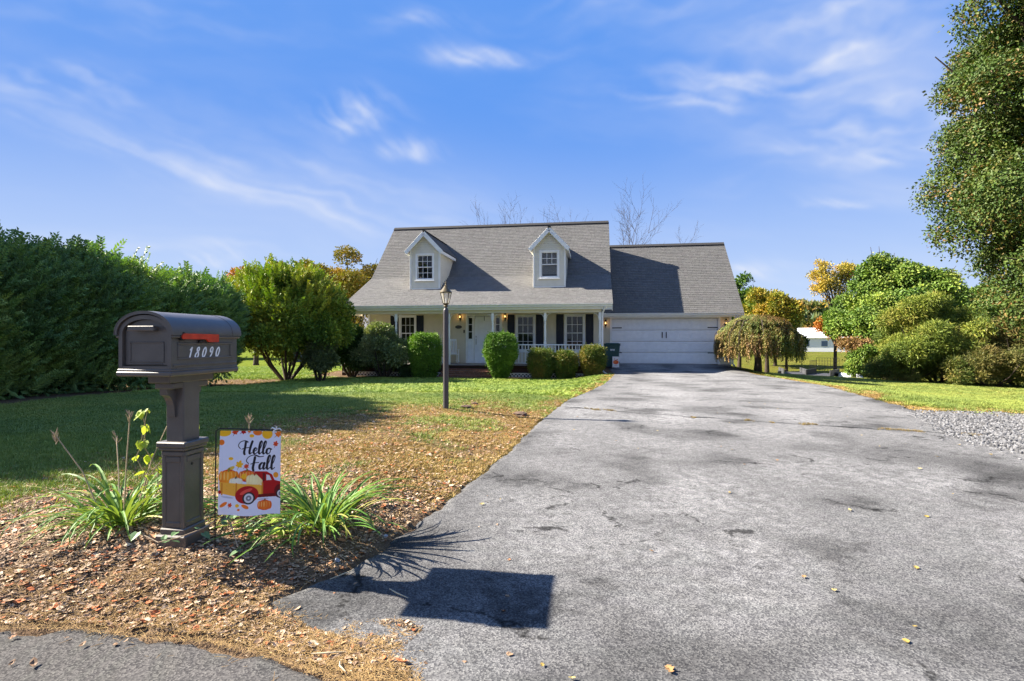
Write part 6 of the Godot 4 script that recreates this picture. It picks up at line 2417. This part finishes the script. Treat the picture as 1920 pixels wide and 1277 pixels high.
func build_trees() -> void:
	var c10: Mesh = clusters.tree
	var far: Mesh = clusters.far
	var green := [Color(0.0607, 0.124, 0.0234), Color(0.101, 0.182, 0.0286), Color(0.162, 0.247, 0.0364), Color(0.257, 0.299, 0.0455)]
	var yellow := [Color(0.135, 0.182, 0.0325), Color(0.27, 0.247, 0.039), Color(0.446, 0.312, 0.039), Color(0.513, 0.26, 0.0325)]
	var orange := [Color(0.176, 0.156, 0.0325), Color(0.378, 0.221, 0.039), Color(0.513, 0.221, 0.039), Color(0.405, 0.13, 0.026)]
	var olive := [Color(0.0945, 0.117, 0.026), Color(0.162, 0.182, 0.0325), Color(0.257, 0.247, 0.0455), Color(0.338, 0.26, 0.0585)]
	# left of the house
	loose_shrub("spreading_shrub", "large rounded yellow-green shrub on several leaning stems at the left of the porch", Vector3(-9.3, 0, -22.0), Vector3(-0.15, 2.3, 0), Vector3(2.5, 2.3, 2.0), 44, 0.48, 7200, clusters.shrub, [Color(0.09, 0.17, 0.03), Color(0.16, 0.26, 0.04), Color(0.30, 0.36, 0.05), Color(0.46, 0.42, 0.06)], 0.8, 1.3, 31, 13, 0.12, 0.55)
	shoots(get_node("spreading_shrub"), Vector3(-0.15, 2.3, 0), Vector3(2.5, 2.35, 2.0), 900, [Color(0.16, 0.26, 0.04), Color(0.30, 0.36, 0.05), Color(0.46, 0.42, 0.06)], 313)
	loose_shrub("dark_shrub", "dark green shrub in front of the left end of the porch", house_spot(-14.2, -2.6), Vector3(0, 1.1, 0), Vector3(1.1, 1.1, 0.9), 16, 0.45, 2600, clusters.shrub, [Color(0.027, 0.065, 0.0182), Color(0.0405, 0.091, 0.0208), Color(0.0675, 0.13, 0.026)], 0.7, 1.1, 37, 8, 0.1)
	loose_shrub("silvery_shrub", "pale olive shrub in front of the first porch window", house_spot(-12.5, -3.0), Vector3(0, 1.05, 0), Vector3(1.15, 1.15, 0.9), 22, 0.42, 3600, clusters.shrub, [Color(0.12, 0.17, 0.065), Color(0.20, 0.25, 0.10), Color(0.30, 0.34, 0.15), Color(0.40, 0.41, 0.20)], 0.6, 0.95, 41, 9, 0.1)
	loose_shrub("silvery_shrub", "small grey-green shrub at the foot of the big yellow-green shrub", Vector3(-7.6, 0, -21.2), Vector3(0, 0.75, 0), Vector3(0.6, 0.75, 0.6), 10, 0.3, 900, clusters.shrub, [Color(0.0675, 0.104, 0.039), Color(0.162, 0.195, 0.078), Color(0.27, 0.286, 0.13)], 0.55, 0.85, 43, 6, 0.06)
	loose_shrub("low_shrub", "low dark leafy plant between the olive shrub and the first boxwood", house_spot(-11.45, -3.0), Vector3(0, 0.28, 0), Vector3(0.42, 0.3, 0.35), 8, 0.18, 420, clusters.shrub, [Color(0.0405, 0.078, 0.026), Color(0.0675, 0.117, 0.039)], 0.5, 0.75, 47, 5, 0.05)
	tree("autumn_tree", "orange-topped tree behind the hedge and the yellow-green shrub", "tree", Vector3(-21.6, 0, -45.0), Vector3(0, 5.6, 0), Vector3(2.9, 3.2, 2.6), 20, 1.0, 2600, far, orange, 0.8, 1.2, 51, 0.2, 1.5)
	tree("autumn_tree", "yellow and green tree behind the round shrub", "tree", Vector3(-17.8, 0, -43.0), Vector3(0, 5.2, 0), Vector3(2.8, 3.0, 2.5), 20, 1.0, 2400, far, yellow, 0.8, 1.2, 53, 0.2, 1.5)
	tree("autumn_tree", "tall open-crowned tree of yellowing leaves left of the main roof", "tree", Vector3(-12.6, 0, -42.0), Vector3(0, 5.0, 0), Vector3(3.1, 3.5, 2.8), 22, 0.95, 2000, far, [Color(0.121, 0.143, 0.026), Color(0.23, 0.195, 0.0325), Color(0.365, 0.26, 0.039), Color(0.432, 0.247, 0.039)], 0.7, 1.05, 57, 0.22, 1.8, "", 0.6)
	tree("green_tree", "distant green tree above the far end of the hedge", "tree", Vector3(-37.0, 0, -64.0), Vector3(0, 6.0, 0), Vector3(4.5, 4.4, 4.0), 18, 1.5, 1800, far, green, 1.2, 1.8, 59, 0.3, 2.0)
	tree("green_tree", "low green tree seen under the porch roof at its left end", "tree", Vector3(-15.0, 0, -48.0), Vector3(0, 1.9, 0), Vector3(3.4, 1.9, 2.0), 12, 0.9, 1400, far, yellow, 0.8, 1.2, 61, 0.15, 0.6)
	# right of the house
	tree("green_tree", "green tree rising just behind the garage's right edge", "tree", Vector3(23.0, 0, -54.0), Vector3(0, 6.0, 0), Vector3(2.6, 3.2, 2.4), 16, 1.0, 1700, far, green, 0.9, 1.3, 63, 0.2, 1.6)
	tree("autumn_tree", "golden-orange tree behind the weeping tree", "tree", Vector3(22.0, 0, -46.0), Vector3(0, 4.7, 0), Vector3(2.5, 3.2, 2.3), 30, 0.7, 2300, far, [Color(0.10, 0.17, 0.03), Color(0.2, 0.23, 0.035), Color(0.36, 0.30, 0.04), Color(0.46, 0.28, 0.035)], 0.75, 1.1, 67, 0.2, 1.2)
	tree("dark_tree", "small dark green tree right of the golden-orange one", "tree", Vector3(28.3, 0, -55.0), Vector3(0, 3.2, 0), Vector3(1.6, 2.3, 1.6), 10, 0.7, 800, far, [Color(0.027, 0.065, 0.0195), Color(0.054, 0.104, 0.026)], 0.8, 1.1, 69, 0.15, 0.8)
	tree("autumn_tree", "tall thin-crowned yellow tree rising left of the big green one", "tree", Vector3(31.5, 0, -52.0), Vector3(0, 8.6, 0), Vector3(2.2, 3.0, 2.0), 16, 0.62, 700, far, [Color(0.27, 0.247, 0.039), Color(0.446, 0.338, 0.052), Color(0.567, 0.351, 0.052)], 0.6, 0.9, 71, 0.16, 3.4, "", 0.35)
	tree("maple_tree", "big green broad-crowned tree at the edge of the right-hand lawn", "tree", Vector3(26.0, 0, -37.0), Vector3(0.5, 4.6, 0), Vector3(3.5, 3.9, 3.4), 64, 0.95, 6800, c10, green, 0.85, 1.25, 73, 0.22, 1.3)
	tree("maple_tree", "green tree behind and right of the big broad-crowned one", "tree", Vector3(34.0, 0, -42.0), Vector3(0, 4.1, 0), Vector3(4.2, 3.5, 3.2), 26, 1.05, 4200, far, green, 0.8, 1.15, 77, 0.22, 1.2)
	tree("autumn_tree", "low orange tree above the white building's roof", "tree", Vector3(43.6, 0, -72.0), Vector3(0, 4.4, 0), Vector3(2.0, 2.2, 2.0), 12, 0.8, 1000, far, orange, 0.9, 1.3, 79, 0.15, 0.8)
	tree("russet_shrub", "thin russet bush on a forked stem at the lawn's far edge", "shrub", Vector3(21.5, 0, -33.5), Vector3(0.2, 2.0, 0), Vector3(0.95, 0.8, 0.8), 9, 0.35, 260, far, [Color(0.176, 0.13, 0.039), Color(0.297, 0.156, 0.078), Color(0.27, 0.208, 0.065)], 0.5, 0.75, 81, 0.09, 0.9, "", 0.3)
	loose_shrub("spreading_bush", "wide feathery olive bush in front of the big green tree", Vector3(23.6, 0, -29.6), Vector3(0, 2.2, 0), Vector3(3.0, 2.3, 2.2), 34, 0.7, 6200, clusters.feather, [Color(0.09, 0.135, 0.025), Color(0.15, 0.20, 0.03), Color(0.24, 0.27, 0.045), Color(0.32, 0.28, 0.055)], 0.8, 1.3, 83, 12, 0.2, 0.6)
	loose_shrub("spreading_bush", "olive and brown bush further right under the big near tree", Vector3(26.4, 0, -27.6), Vector3(0, 1.7, 0), Vector3(2.8, 2.1, 2.0), 28, 0.65, 4600, clusters.feather, [Color(0.081, 0.0975, 0.026), Color(0.149, 0.143, 0.039), Color(0.23, 0.169, 0.0585)], 0.8, 1.2, 89, 10, 0.2, 0.6)
	loose_shrub("leafy_bush", "mid green bush at the left foot of the big green tree", Vector3(22.4, 0, -33.0), Vector3(0, 0.9, 0), Vector3(1.5, 1.1, 1.2), 16, 0.5, 1700, c10, green, 0.6, 0.9, 93, 7, 0.1)
	for q in [[21.6, -29.4, 1.1, "lowest green weeds at the foot of the feathery olive bush"], [24.4, -27.2, 1.5, "green scrub below the olive and brown bush"], [26.6, -26.0, 1.9, "rightmost scrub where the lawn meets the trees"]]:
		loose_shrub("scrub", q[3], Vector3(q[0], 0, q[1]), Vector3(0, 0.5 * q[2], 0), Vector3(2.1, 0.75 * q[2], 1.0), 26, 0.36, 1500, clusters.feather, [Color(0.06, 0.11, 0.02), Color(0.11, 0.15, 0.03), Color(0.20, 0.19, 0.045), Color(0.26, 0.21, 0.06)], 0.6, 1.1, 97 + int(q[0]), 7, 0.1, 0.4)
	for q in [[38.0, -50.0, 4.4, "green tree at the right behind the maples"], [47.0, -52.0, 5.0, "farthest right green tree behind the near tree"], [30.6, -62.0, 3.4, "small far green tree beside the dark one"]]:
		tree("green_tree", q[3], "tree", Vector3(q[0], 0, q[1]), Vector3(0, q[2] * 0.85, 0), Vector3(3.4, q[2] * 0.75, 2.8), 14, 1.0, 1700, far, green, 0.9, 1.3, 120 + int(q[0]), 0.2, 0.8)
	# the big near tree at the right edge
	var at := Vector3(15.9, height(15.9, -12.4), -12.4)
	var pear := thing("pear_tree", "tall dense green tree with glossy reddening leaves at the right edge", "tree", at)
	var masses := [[Vector3(0.6, 6.6, 0), Vector3(3.3, 4.9, 3.0)]]
	var r := RandomNumberGenerator.new()
	r.seed = 141
	for i in 95:
		var d := rand_dir(r)
		if d.x > 0.4: d.x = -d.x
		var s := r.randf_range(0.5, 1.25)
		masses.append([Vector3(0, 6.9, 0) + d * Vector3(5.2, 6.1, 4.4) * r.randf_range(0.66, 0.93), Vector3(s, s * 0.7, s)])
	limbs(pear, masses.slice(0, 46), 1.6, 0.24, M.bark, 142)
	crown(pear, "crown", clusters.near, M.leaf, masses, 30000, [Color(0.035, 0.075, 0.015), Color(0.055, 0.105, 0.02), Color(0.08, 0.13, 0.024), Color(0.11, 0.14, 0.03), Color(0.19, 0.115, 0.035)], 0.75, 1.35, 143, 0.5, 60.0)
	# shade trees past the left edge, which darken the lawn
	tree("shade_tree", "broad green shade tree beyond the hedge, taller of the two", "tree", Vector3(-16.4, 0, -10.0), Vector3(0, 5.8, 0), Vector3(2.6, 2.7, 2.8), 20, 1.2, 3000, far, green, 1.0, 1.5, 151, 0.25, 2.5)
	tree("shade_tree", "green shade tree over the near end of the hedge, lower of the two", "tree", Vector3(-14.4, 0, -8.0), Vector3(0, 4.7, 0), Vector3(2.0, 1.8, 2.0), 16, 1.0, 2200, far, green, 1.0, 1.4, 157, 0.2, 2.0)
	bare_tree("leafless tree behind the main roof, between the dormers", Vector3(-1.4, 0, -46.0), 13.0, 201)
	bare_tree("leafless tree behind the right end of the main roof", Vector3(5.3, 0, -46.0), 12.9, 203)
	bare_tree("leafless tree with a pale broken trunk rising behind the garage roof", Vector3(9.6, 0, -44.0), 12.6, 205, 0.3)
	bare_tree("low leafless sapling behind the middle of the garage roof", Vector3(13.6, 0, -45.0), 10.4, 207)


# ---------------------------------------------------------------- everything, in order
func _ready() -> void:
	rng.seed = 1
	nz.seed = 17
	nz.frequency = 0.05
	nz.fractal_octaves = 3
	nf.seed = 23
	nf.frequency = 0.06
	nf.fractal_octaves = 4
	var cam := Camera3D.new()
	cam.name = "camera"
	cam.position = Vector3(0, EYE, 0)
	cam.fov = rad_to_deg(2.0 * atan(638.5 / 1000.0))
	cam.near = 0.1
	cam.far = 2000.0
	add_child(cam)
	cam.current = true
	var e := Environment.new()
	e.background_mode = Environment.BG_SKY
	var sky := Sky.new()
	var pano := PanoramaSkyMaterial.new()
	pano.panorama = make_sky(1.0 / EXPOSURE)
	sky.sky_material = pano
	e.sky = sky
	e.tonemap_mode = Environment.TONE_MAPPER_LINEAR
	e.tonemap_exposure = EXPOSURE
	e.sdfgi_enabled = true
	e.ssao_enabled = true
	e.ssil_enabled = true
	var we := WorldEnvironment.new()
	we.name = "environment"
	we.environment = e
	add_child(we)
	var sun := DirectionalLight3D.new()
	sun.name = "sun"
	sun.light_energy = SUN
	sun.light_color = Color(1.0, 0.955, 0.885)
	sun.light_angular_distance = 0.55
	sun.shadow_enabled = true
	sun.sky_mode = DirectionalLight3D.SKY_MODE_LIGHT_ONLY
	add_child(sun)
	sun.look_at_from_position(Vector3.ZERO, Vector3(1.39, -1.0, 0.26), Vector3.UP)

	make_materials()
	M.dry_stalk = mat(0.36, 0.28, 0.19, 0.9)
	clusters = {"tree": cluster(13, 0.17, 0.13, 0.26, 71), "far": cluster(12, 0.2, 0.15, 0.34, 72), "shrub": cluster(13, 0.13, 0.065, 0.22, 73, 0.9, 0.35), "feather": cluster(18, 0.16, 0.035, 0.24, 74, 0.2), "near": cluster(12, 0.075, 0.05, 0.19, 75, 0.1, 0.35), "box": cluster(14, 0.075, 0.042, 0.085, 76, 0.9)}

	# ground, street, drive
	var xs := steps([[-600.0, -120.0, 60.0], [-120.0, -30.0, 6.0], [-30.0, -12.0, 1.0], [-12.0, -4.5, 0.2], [-4.5, 0.8, 0.04], [0.8, 3.0, 0.1], [3.0, 14.0, 0.25], [14.0, 36.0, 0.8], [36.0, 120.0, 6.0], [120.0, 600.0, 60.0]])
	var zs := steps([[-700.0, -120.0, 58.0], [-120.0, -45.0, 5.0], [-45.0, -28.0, 0.8], [-28.0, -13.0, 0.25], [-13.0, -5.0, 0.1], [-5.0, -1.2, 0.035], [-1.2, 1.0, 0.2], [1.0, 41.0, 4.0], [41.0, 400.0, 60.0]])
	var ground := part("ground", sheet(xs, zs, ground_point, ground_color), M.soil)
	tag(ground, "lawn and bare earth round the house", "", "", "structure")
	var drive := part("driveway", drive_sheet(), M.asphalt)
	tag(drive, "worn grey asphalt driveway leading up to the garage", "", "", "structure")
	var sx := steps([[-40.0, -6.0, 1.0], [-6.0, 1.5, 0.04], [1.5, 40.0, 1.0]])
	var st := steps([[1.0, 0.2, 0.05], [0.2, 0.0, 0.01]])
	var street := part("street", sheet(sx, st, func(x: float, t: float) -> Vector3:
		var z := lerpf(street_edge(x) + nf.get_noise_2d(x * 45.0, 7.0) * 0.06 + nf.get_noise_2d(x * 160.0, 7.0) * 0.02, 7.5, t)
		return Vector3(x, height(x, z) + 0.012 - (0.03 if t == 0.0 else 0.0), z), func(x: float, t: float) -> Color:
		var k := 0.135 + 0.03 * nz.get_noise_2d(x * 9.0, t * 60.0)
		return Color(k, k * 0.98, k * 0.97)), M.street_asphalt)
	tag(street, "darker asphalt edge of the street in the foreground", "", "", "structure")
	seam()

	build_house()
	build_mailbox()
	build_flag()
	build_lamp()
	build_bin()
	rocking_chair(-10.02, -0.55, 25.0, "white rocking chair nearer the front door, beside the porch post")
	rocking_chair(-10.75, -0.5, 35.0, "white rocking chair farther from the front door, half hidden by the boxwood")

	build_hedge()
	var lush := [Color(0.06, 0.135, 0.02), Color(0.11, 0.215, 0.025), Color(0.19, 0.31, 0.035)]
	var rusty := [Color(0.07, 0.12, 0.02), Color(0.12, 0.17, 0.03), Color(0.22, 0.19, 0.04), Color(0.28, 0.20, 0.05)]
	boxwood(-10.62, -2.9, 1.36, 1.86, 0.72, 2300, 301, lush, "big square-trimmed green boxwood left of the porch steps")
	boxwood(-7.23, -2.95, 1.36, 1.86, 0.45, 2300, 303, lush, "big egg-shaped green boxwood right of the porch steps")
	boxwood(-5.49, -2.75, 1.06, 1.2, 0.68, 1800, 305, rusty, "leftmost of the three small boxwoods before the railing")
	boxwood(-4.45, -2.75, 0.9, 1.1, 0.66, 1600, 307, rusty, "middle and smallest of the three small boxwoods")
	boxwood(-3.3, -2.75, 1.0, 1.18, 0.6, 1700, 309, rusty, "rightmost small boxwood, next to the green bin")
	weeping_tree()
	build_trees()

	# the bed round the mailbox
	for q in [[0.62, 0.026, 1.2, 2.2], [0.55, 0.024, 1.0, 2.4], [0.48, 0.024, 1.3, 1.6], [0.66, 0.026, 0.9, 2.0], [0.42, 0.022, 0.75, 1.6], [0.6, 0.027, 1.1, 3.0], [0.52, 0.025, 0.55, 1.2]]:
		blades.append(blade_mesh(q[0], q[1], q[2], q[3]))
	for q in [Color(0.06, 0.15, 0.022), Color(0.085, 0.19, 0.028), Color(0.12, 0.23, 0.032), Color(0.085, 0.19, 0.028), Color(0.06, 0.15, 0.022), Color(0.27, 0.26, 0.06)]:
		var m := leafmat(Color(0.38, 0.45, 0.15), 0.55)
		m.vertex_color_use_as_albedo = false
		m.albedo_color = q.linear_to_srgb()
		blade_mats.append(m)
	daylily("strap-leaved green plant with dry seed stalks left of the mailbox post", Vector3(-2.42, 0, -3.3), 130, 1.05, 401, [Vector3(-0.36, 0.55, 0.05), Vector3(0.02, 0.66, -0.05), Vector3(-0.25, 0.48, -0.3), Vector3(0.18, 0.62, -0.2)])
	daylily("full strap-leaved green plant right of the Hello Fall flag", Vector3(-1.2, 0, -3.35), 150, 1.08, 403, [])
	daylily("strap-leaved plant half hidden behind the post and the flag", Vector3(-1.75, 0, -3.55), 55, 0.7, 405, [Vector3(0.0, 0.62, 0.0)])
	weeds()
	rocks_and_leaves()
	scatter_litter()
	lay_gravel()
	grow_grass()
	far_things()


func seam() -> void:      # the tarred joint across the drive, with moss and dead grass caught in it
	var mb := MB.new()
	var n := 90
	var prev := Vector3.ZERO
	for i in n + 1:
		var u := float(i) / n
		var x := lerpf(1.0, 6.3, u)
		var z := lerpf(-10.4, -7.2, pow(u, 0.8)) + nf.get_noise_2d(x * 30.0, 2.0) * 0.16
		var p := Vector3(x, height(x, z) + 0.0255, z)
		if i > 0:
			var w := Vector3(0, 0, 0.014 + 0.05 * maxf(0.0, nf.get_noise_2d(x * 25.0, 50.0) + 0.1))
			mb.quadn(prev + w, p + w, p - w, prev - w, Vector3.UP, Vector3.UP, Vector3.UP, Vector3.UP)
		prev = p
	var s := part("driveway_joint", mb.mesh(), M.tar)
	tag(s, "dark cracked joint running across the driveway", "", "", "structure")
	var r := RandomNumberGenerator.new()
	r.seed = 77
	var xf := []
	var col := PackedColorArray()
	for i in 900:
		var u := r.randf()
		if nf.get_noise_2d(u * 160.0, 31.0) < 0.2: continue
		var x := lerpf(1.0, 6.3, u)
		var z := lerpf(-10.4, -7.2, pow(u, 0.8)) + nf.get_noise_2d(x * 30.0, 2.0) * 0.16 + r.randf_range(-0.09, 0.09)
		xf.append(Transform3D(Basis(Vector3.UP, r.randf() * TAU).scaled(Vector3(0.035, 0.03, 0.035)), Vector3(x, height(x, z) + 0.02, z)))
		col.append(Color(0.20, 0.12, 0.04).lerp(Color(0.26, 0.21, 0.07), r.randf()))
	swarm("joint_grass", tuft_mesh(8, 0.8, 12), M.grass, xf, col)


func weeds() -> void:
	var m := leafmat(Color(0.6, 0.65, 0.2), 0.5)
	m.vertex_color_use_as_albedo = false
	m.albedo_color = lin(0.26, 0.34, 0.05)
	var heart := MB.new()
	for s in [-1.0, 1.0]:
		var p := [Vector3(0, 0, 0), Vector3(-0.15, 0.06, s * 0.3), Vector3(0.2, 0.1, s * 0.48), Vector3(0.6, 0.05, s * 0.32), Vector3(1.0, -0.05, 0)]
		for i in 3:
			if s > 0.0: heart.tri(p[0], p[i + 1], p[i + 2])
			else: heart.tri(p[0], p[i + 2], p[i + 1])
	var hm := heart.mesh()
	var r := RandomNumberGenerator.new()
	r.seed = 91
	var t := thing("climbing_weed", "bright yellow-green heart-leaved weed behind the left strap-leaved plant", "plant", Vector3(-2.28, height(-2.28, -3.45), -3.45))
	for k in 4:
		var mb := MB.new()
		var pts := [Vector3(r.randf_range(-0.1, 0.1), 0, r.randf_range(-0.1, 0.1))]
		for i in 7:
			pts.append(pts[-1] + Vector3(r.randf_range(-0.05, 0.06), 0.1, r.randf_range(-0.05, 0.05)))
		mb.tube(pts, [0.004, 0.004, 0.0035, 0.0035, 0.003, 0.003, 0.0025, 0.002], 5)
		part("stem", mb.mesh(), M.dry_stalk, t)
		for i in range(2, 8):
			for q in 2:
				var s := r.randf_range(0.03, 0.075)
				part("leaf", hm, m, t, Transform3D((Basis(Vector3.UP, r.randf() * TAU) * Basis(Vector3.BACK, r.randf_range(-1.3, -0.2)) * Basis(Vector3.RIGHT, r.randf_range(-0.6, 0.6))).scaled(Vector3.ONE * s), pts[i]))
	var g := leafmat(Color(0.3, 0.35, 0.2), 0.5)
	g.vertex_color_use_as_albedo = false
	g.albedo_color = lin(0.09, 0.17, 0.07)
	var v := thing("vine", "thin trailing vine wound round the foot of the mailbox post", "vine", Vector3(-1.8, height(-1.8, -2.86), -2.86))
	var mb := MB.new()
	var pts := [Vector3(-0.16, 0.12, 0.03), Vector3(-0.06, 0.09, 0.06), Vector3(0.04, 0.11, 0.05), Vector3(0.12, 0.13, -0.03), Vector3(0.2, 0.18, -0.1), Vector3(0.26, 0.15, -0.06), Vector3(0.34, 0.05, 0.02)]
	mb.tube(pts, [0.003, 0.003, 0.003, 0.003, 0.003, 0.0025, 0.002], 5)
	part("stem", mb.mesh(), M.dry_stalk, v)
	for i in 14:
		var p: Vector3 = pts[i % 7]
		part("leaf", hm, g, v, Transform3D((Basis(Vector3.UP, r.randf() * TAU) * Basis(Vector3.BACK, r.randf_range(-0.6, 0.6))).scaled(Vector3.ONE * r.randf_range(0.03, 0.055)), p + rand_dir(r) * 0.03))
	v = thing("low_weed", "low green weeds growing under the Hello Fall flag", "plant", Vector3(-1.42, height(-1.42, -3.05), -3.05))
	for i in 60:
		var o := Vector3(r.randf_range(-0.22, 0.2), r.randf_range(0.02, 0.12), r.randf_range(-0.2, 0.1))
		part("leaf", hm, m if i % 3 else g, v, Transform3D((Basis(Vector3.UP, r.randf() * TAU) * Basis(Vector3.BACK, r.randf_range(-0.6, 0.6))).scaled(Vector3.ONE * r.randf_range(0.025, 0.05)), o))


func rocks_and_leaves() -> void:
	var dark := mat(0.12, 0.08, 0.06, 0.9)
	for q in [[-0.8, -9.3, 0.09, "brown rock close beside the lamp post's foot"], [-0.7, -9.9, 0.06, "smallest brown rock, behind the one beside the lamp post"], [0.13, -9.0, 0.1, "brown rock on the lawn by the driveway edge, in the lamp post's shadow"]]:
		var o := part("rock", stone_mesh(int(q[2] * 1000.0)), dark, null, Transform3D(Basis(Vector3.UP, q[0] * 5.0).scaled(Vector3(q[2] * 1.3, q[2] * 0.8, q[2])), Vector3(q[0], height(q[0], q[1]) + q[2] * 0.35, q[1])))
		tag(o, q[3], "rock")
	var pale := mat(0.33, 0.34, 0.37, 0.9)
	for q in [[-0.82, -3.45, 0.022, "pale stone at the driveway edge beside the strap-leaved plant"], [-1.0, -3.05, 0.02, "pale stone between the mailbox's shadow and the mulch"]]:
		var o := part("stone", stone_mesh(int(q[2] * 3000.0)), pale, null, Transform3D(Basis.IDENTITY.scaled(Vector3.ONE * q[2]), Vector3(q[0], height(q[0], q[1]) + 0.03, q[1])))
		tag(o, q[3], "stone")
	for q in [[Vector3(-0.92, 0.0, -2.9), 0.16, 0.9, "pale splintered stick across the driveway edge near the mailbox's shadow"], [Vector3(-0.57, 0.0, -2.68), 0.15, -0.7, "thin pale straw lying inside the mailbox's shadow"], [Vector3(-0.75, 0.0, -2.17), 0.13, 0.1, "pale straw on the earth between street and driveway"], [Vector3(-0.66, 0.0, -2.08), 0.08, -1.0, "short pale stick on the earth nearest the street"]]:
		var mb := MB.new()
		var l: float = q[1]
		mb.tube([Vector3(-l * 0.5, 0, 0), Vector3(0, 0.006, 0.012), Vector3(l * 0.5, 0.0, 0)], [0.002, 0.004, 0.0015], 5)
		var p: Vector3 = q[0]
		p.y = height(p.x, p.z) + 0.03
		var o := part("stick", mb.mesh(), M.straw, null, Transform3D(Basis(Vector3.UP, q[2]), p))
		tag(o, q[3], "stick")
	var r := RandomNumberGenerator.new()
	r.seed = 19
	var shapes := [leaf_shape(0), leaf_shape(1), leaf_shape(2)]
	var mats := [mat(0.34, 0.24, 0.06, 0.8), mat(0.3, 0.17, 0.07, 0.8), mat(0.42, 0.34, 0.13, 0.8)]
	for i in 44:
		var dep := 2.0 + 9.0 * pow(r.randf(), 1.4)
		var x := lerpf(drive_left(dep) + 0.15, minf(drive_right(dep) - 0.3, dep * 0.95), r.randf())
		var s := r.randf_range(0.02, 0.05)
		var o := part("fallen_leaf", shapes[i % 3], mats[r.randi() % 3], null, Transform3D((Basis(Vector3.UP, r.randf() * TAU) * Basis(Vector3.RIGHT, r.randf_range(-0.2, 0.2))).scaled(Vector3.ONE * s), Vector3(x, height(x, -dep) + 0.028, -dep)))
		tag(o, "single small dry leaf lying on the grey driveway asphalt", "leaf", "dry leaves scattered on the driveway")
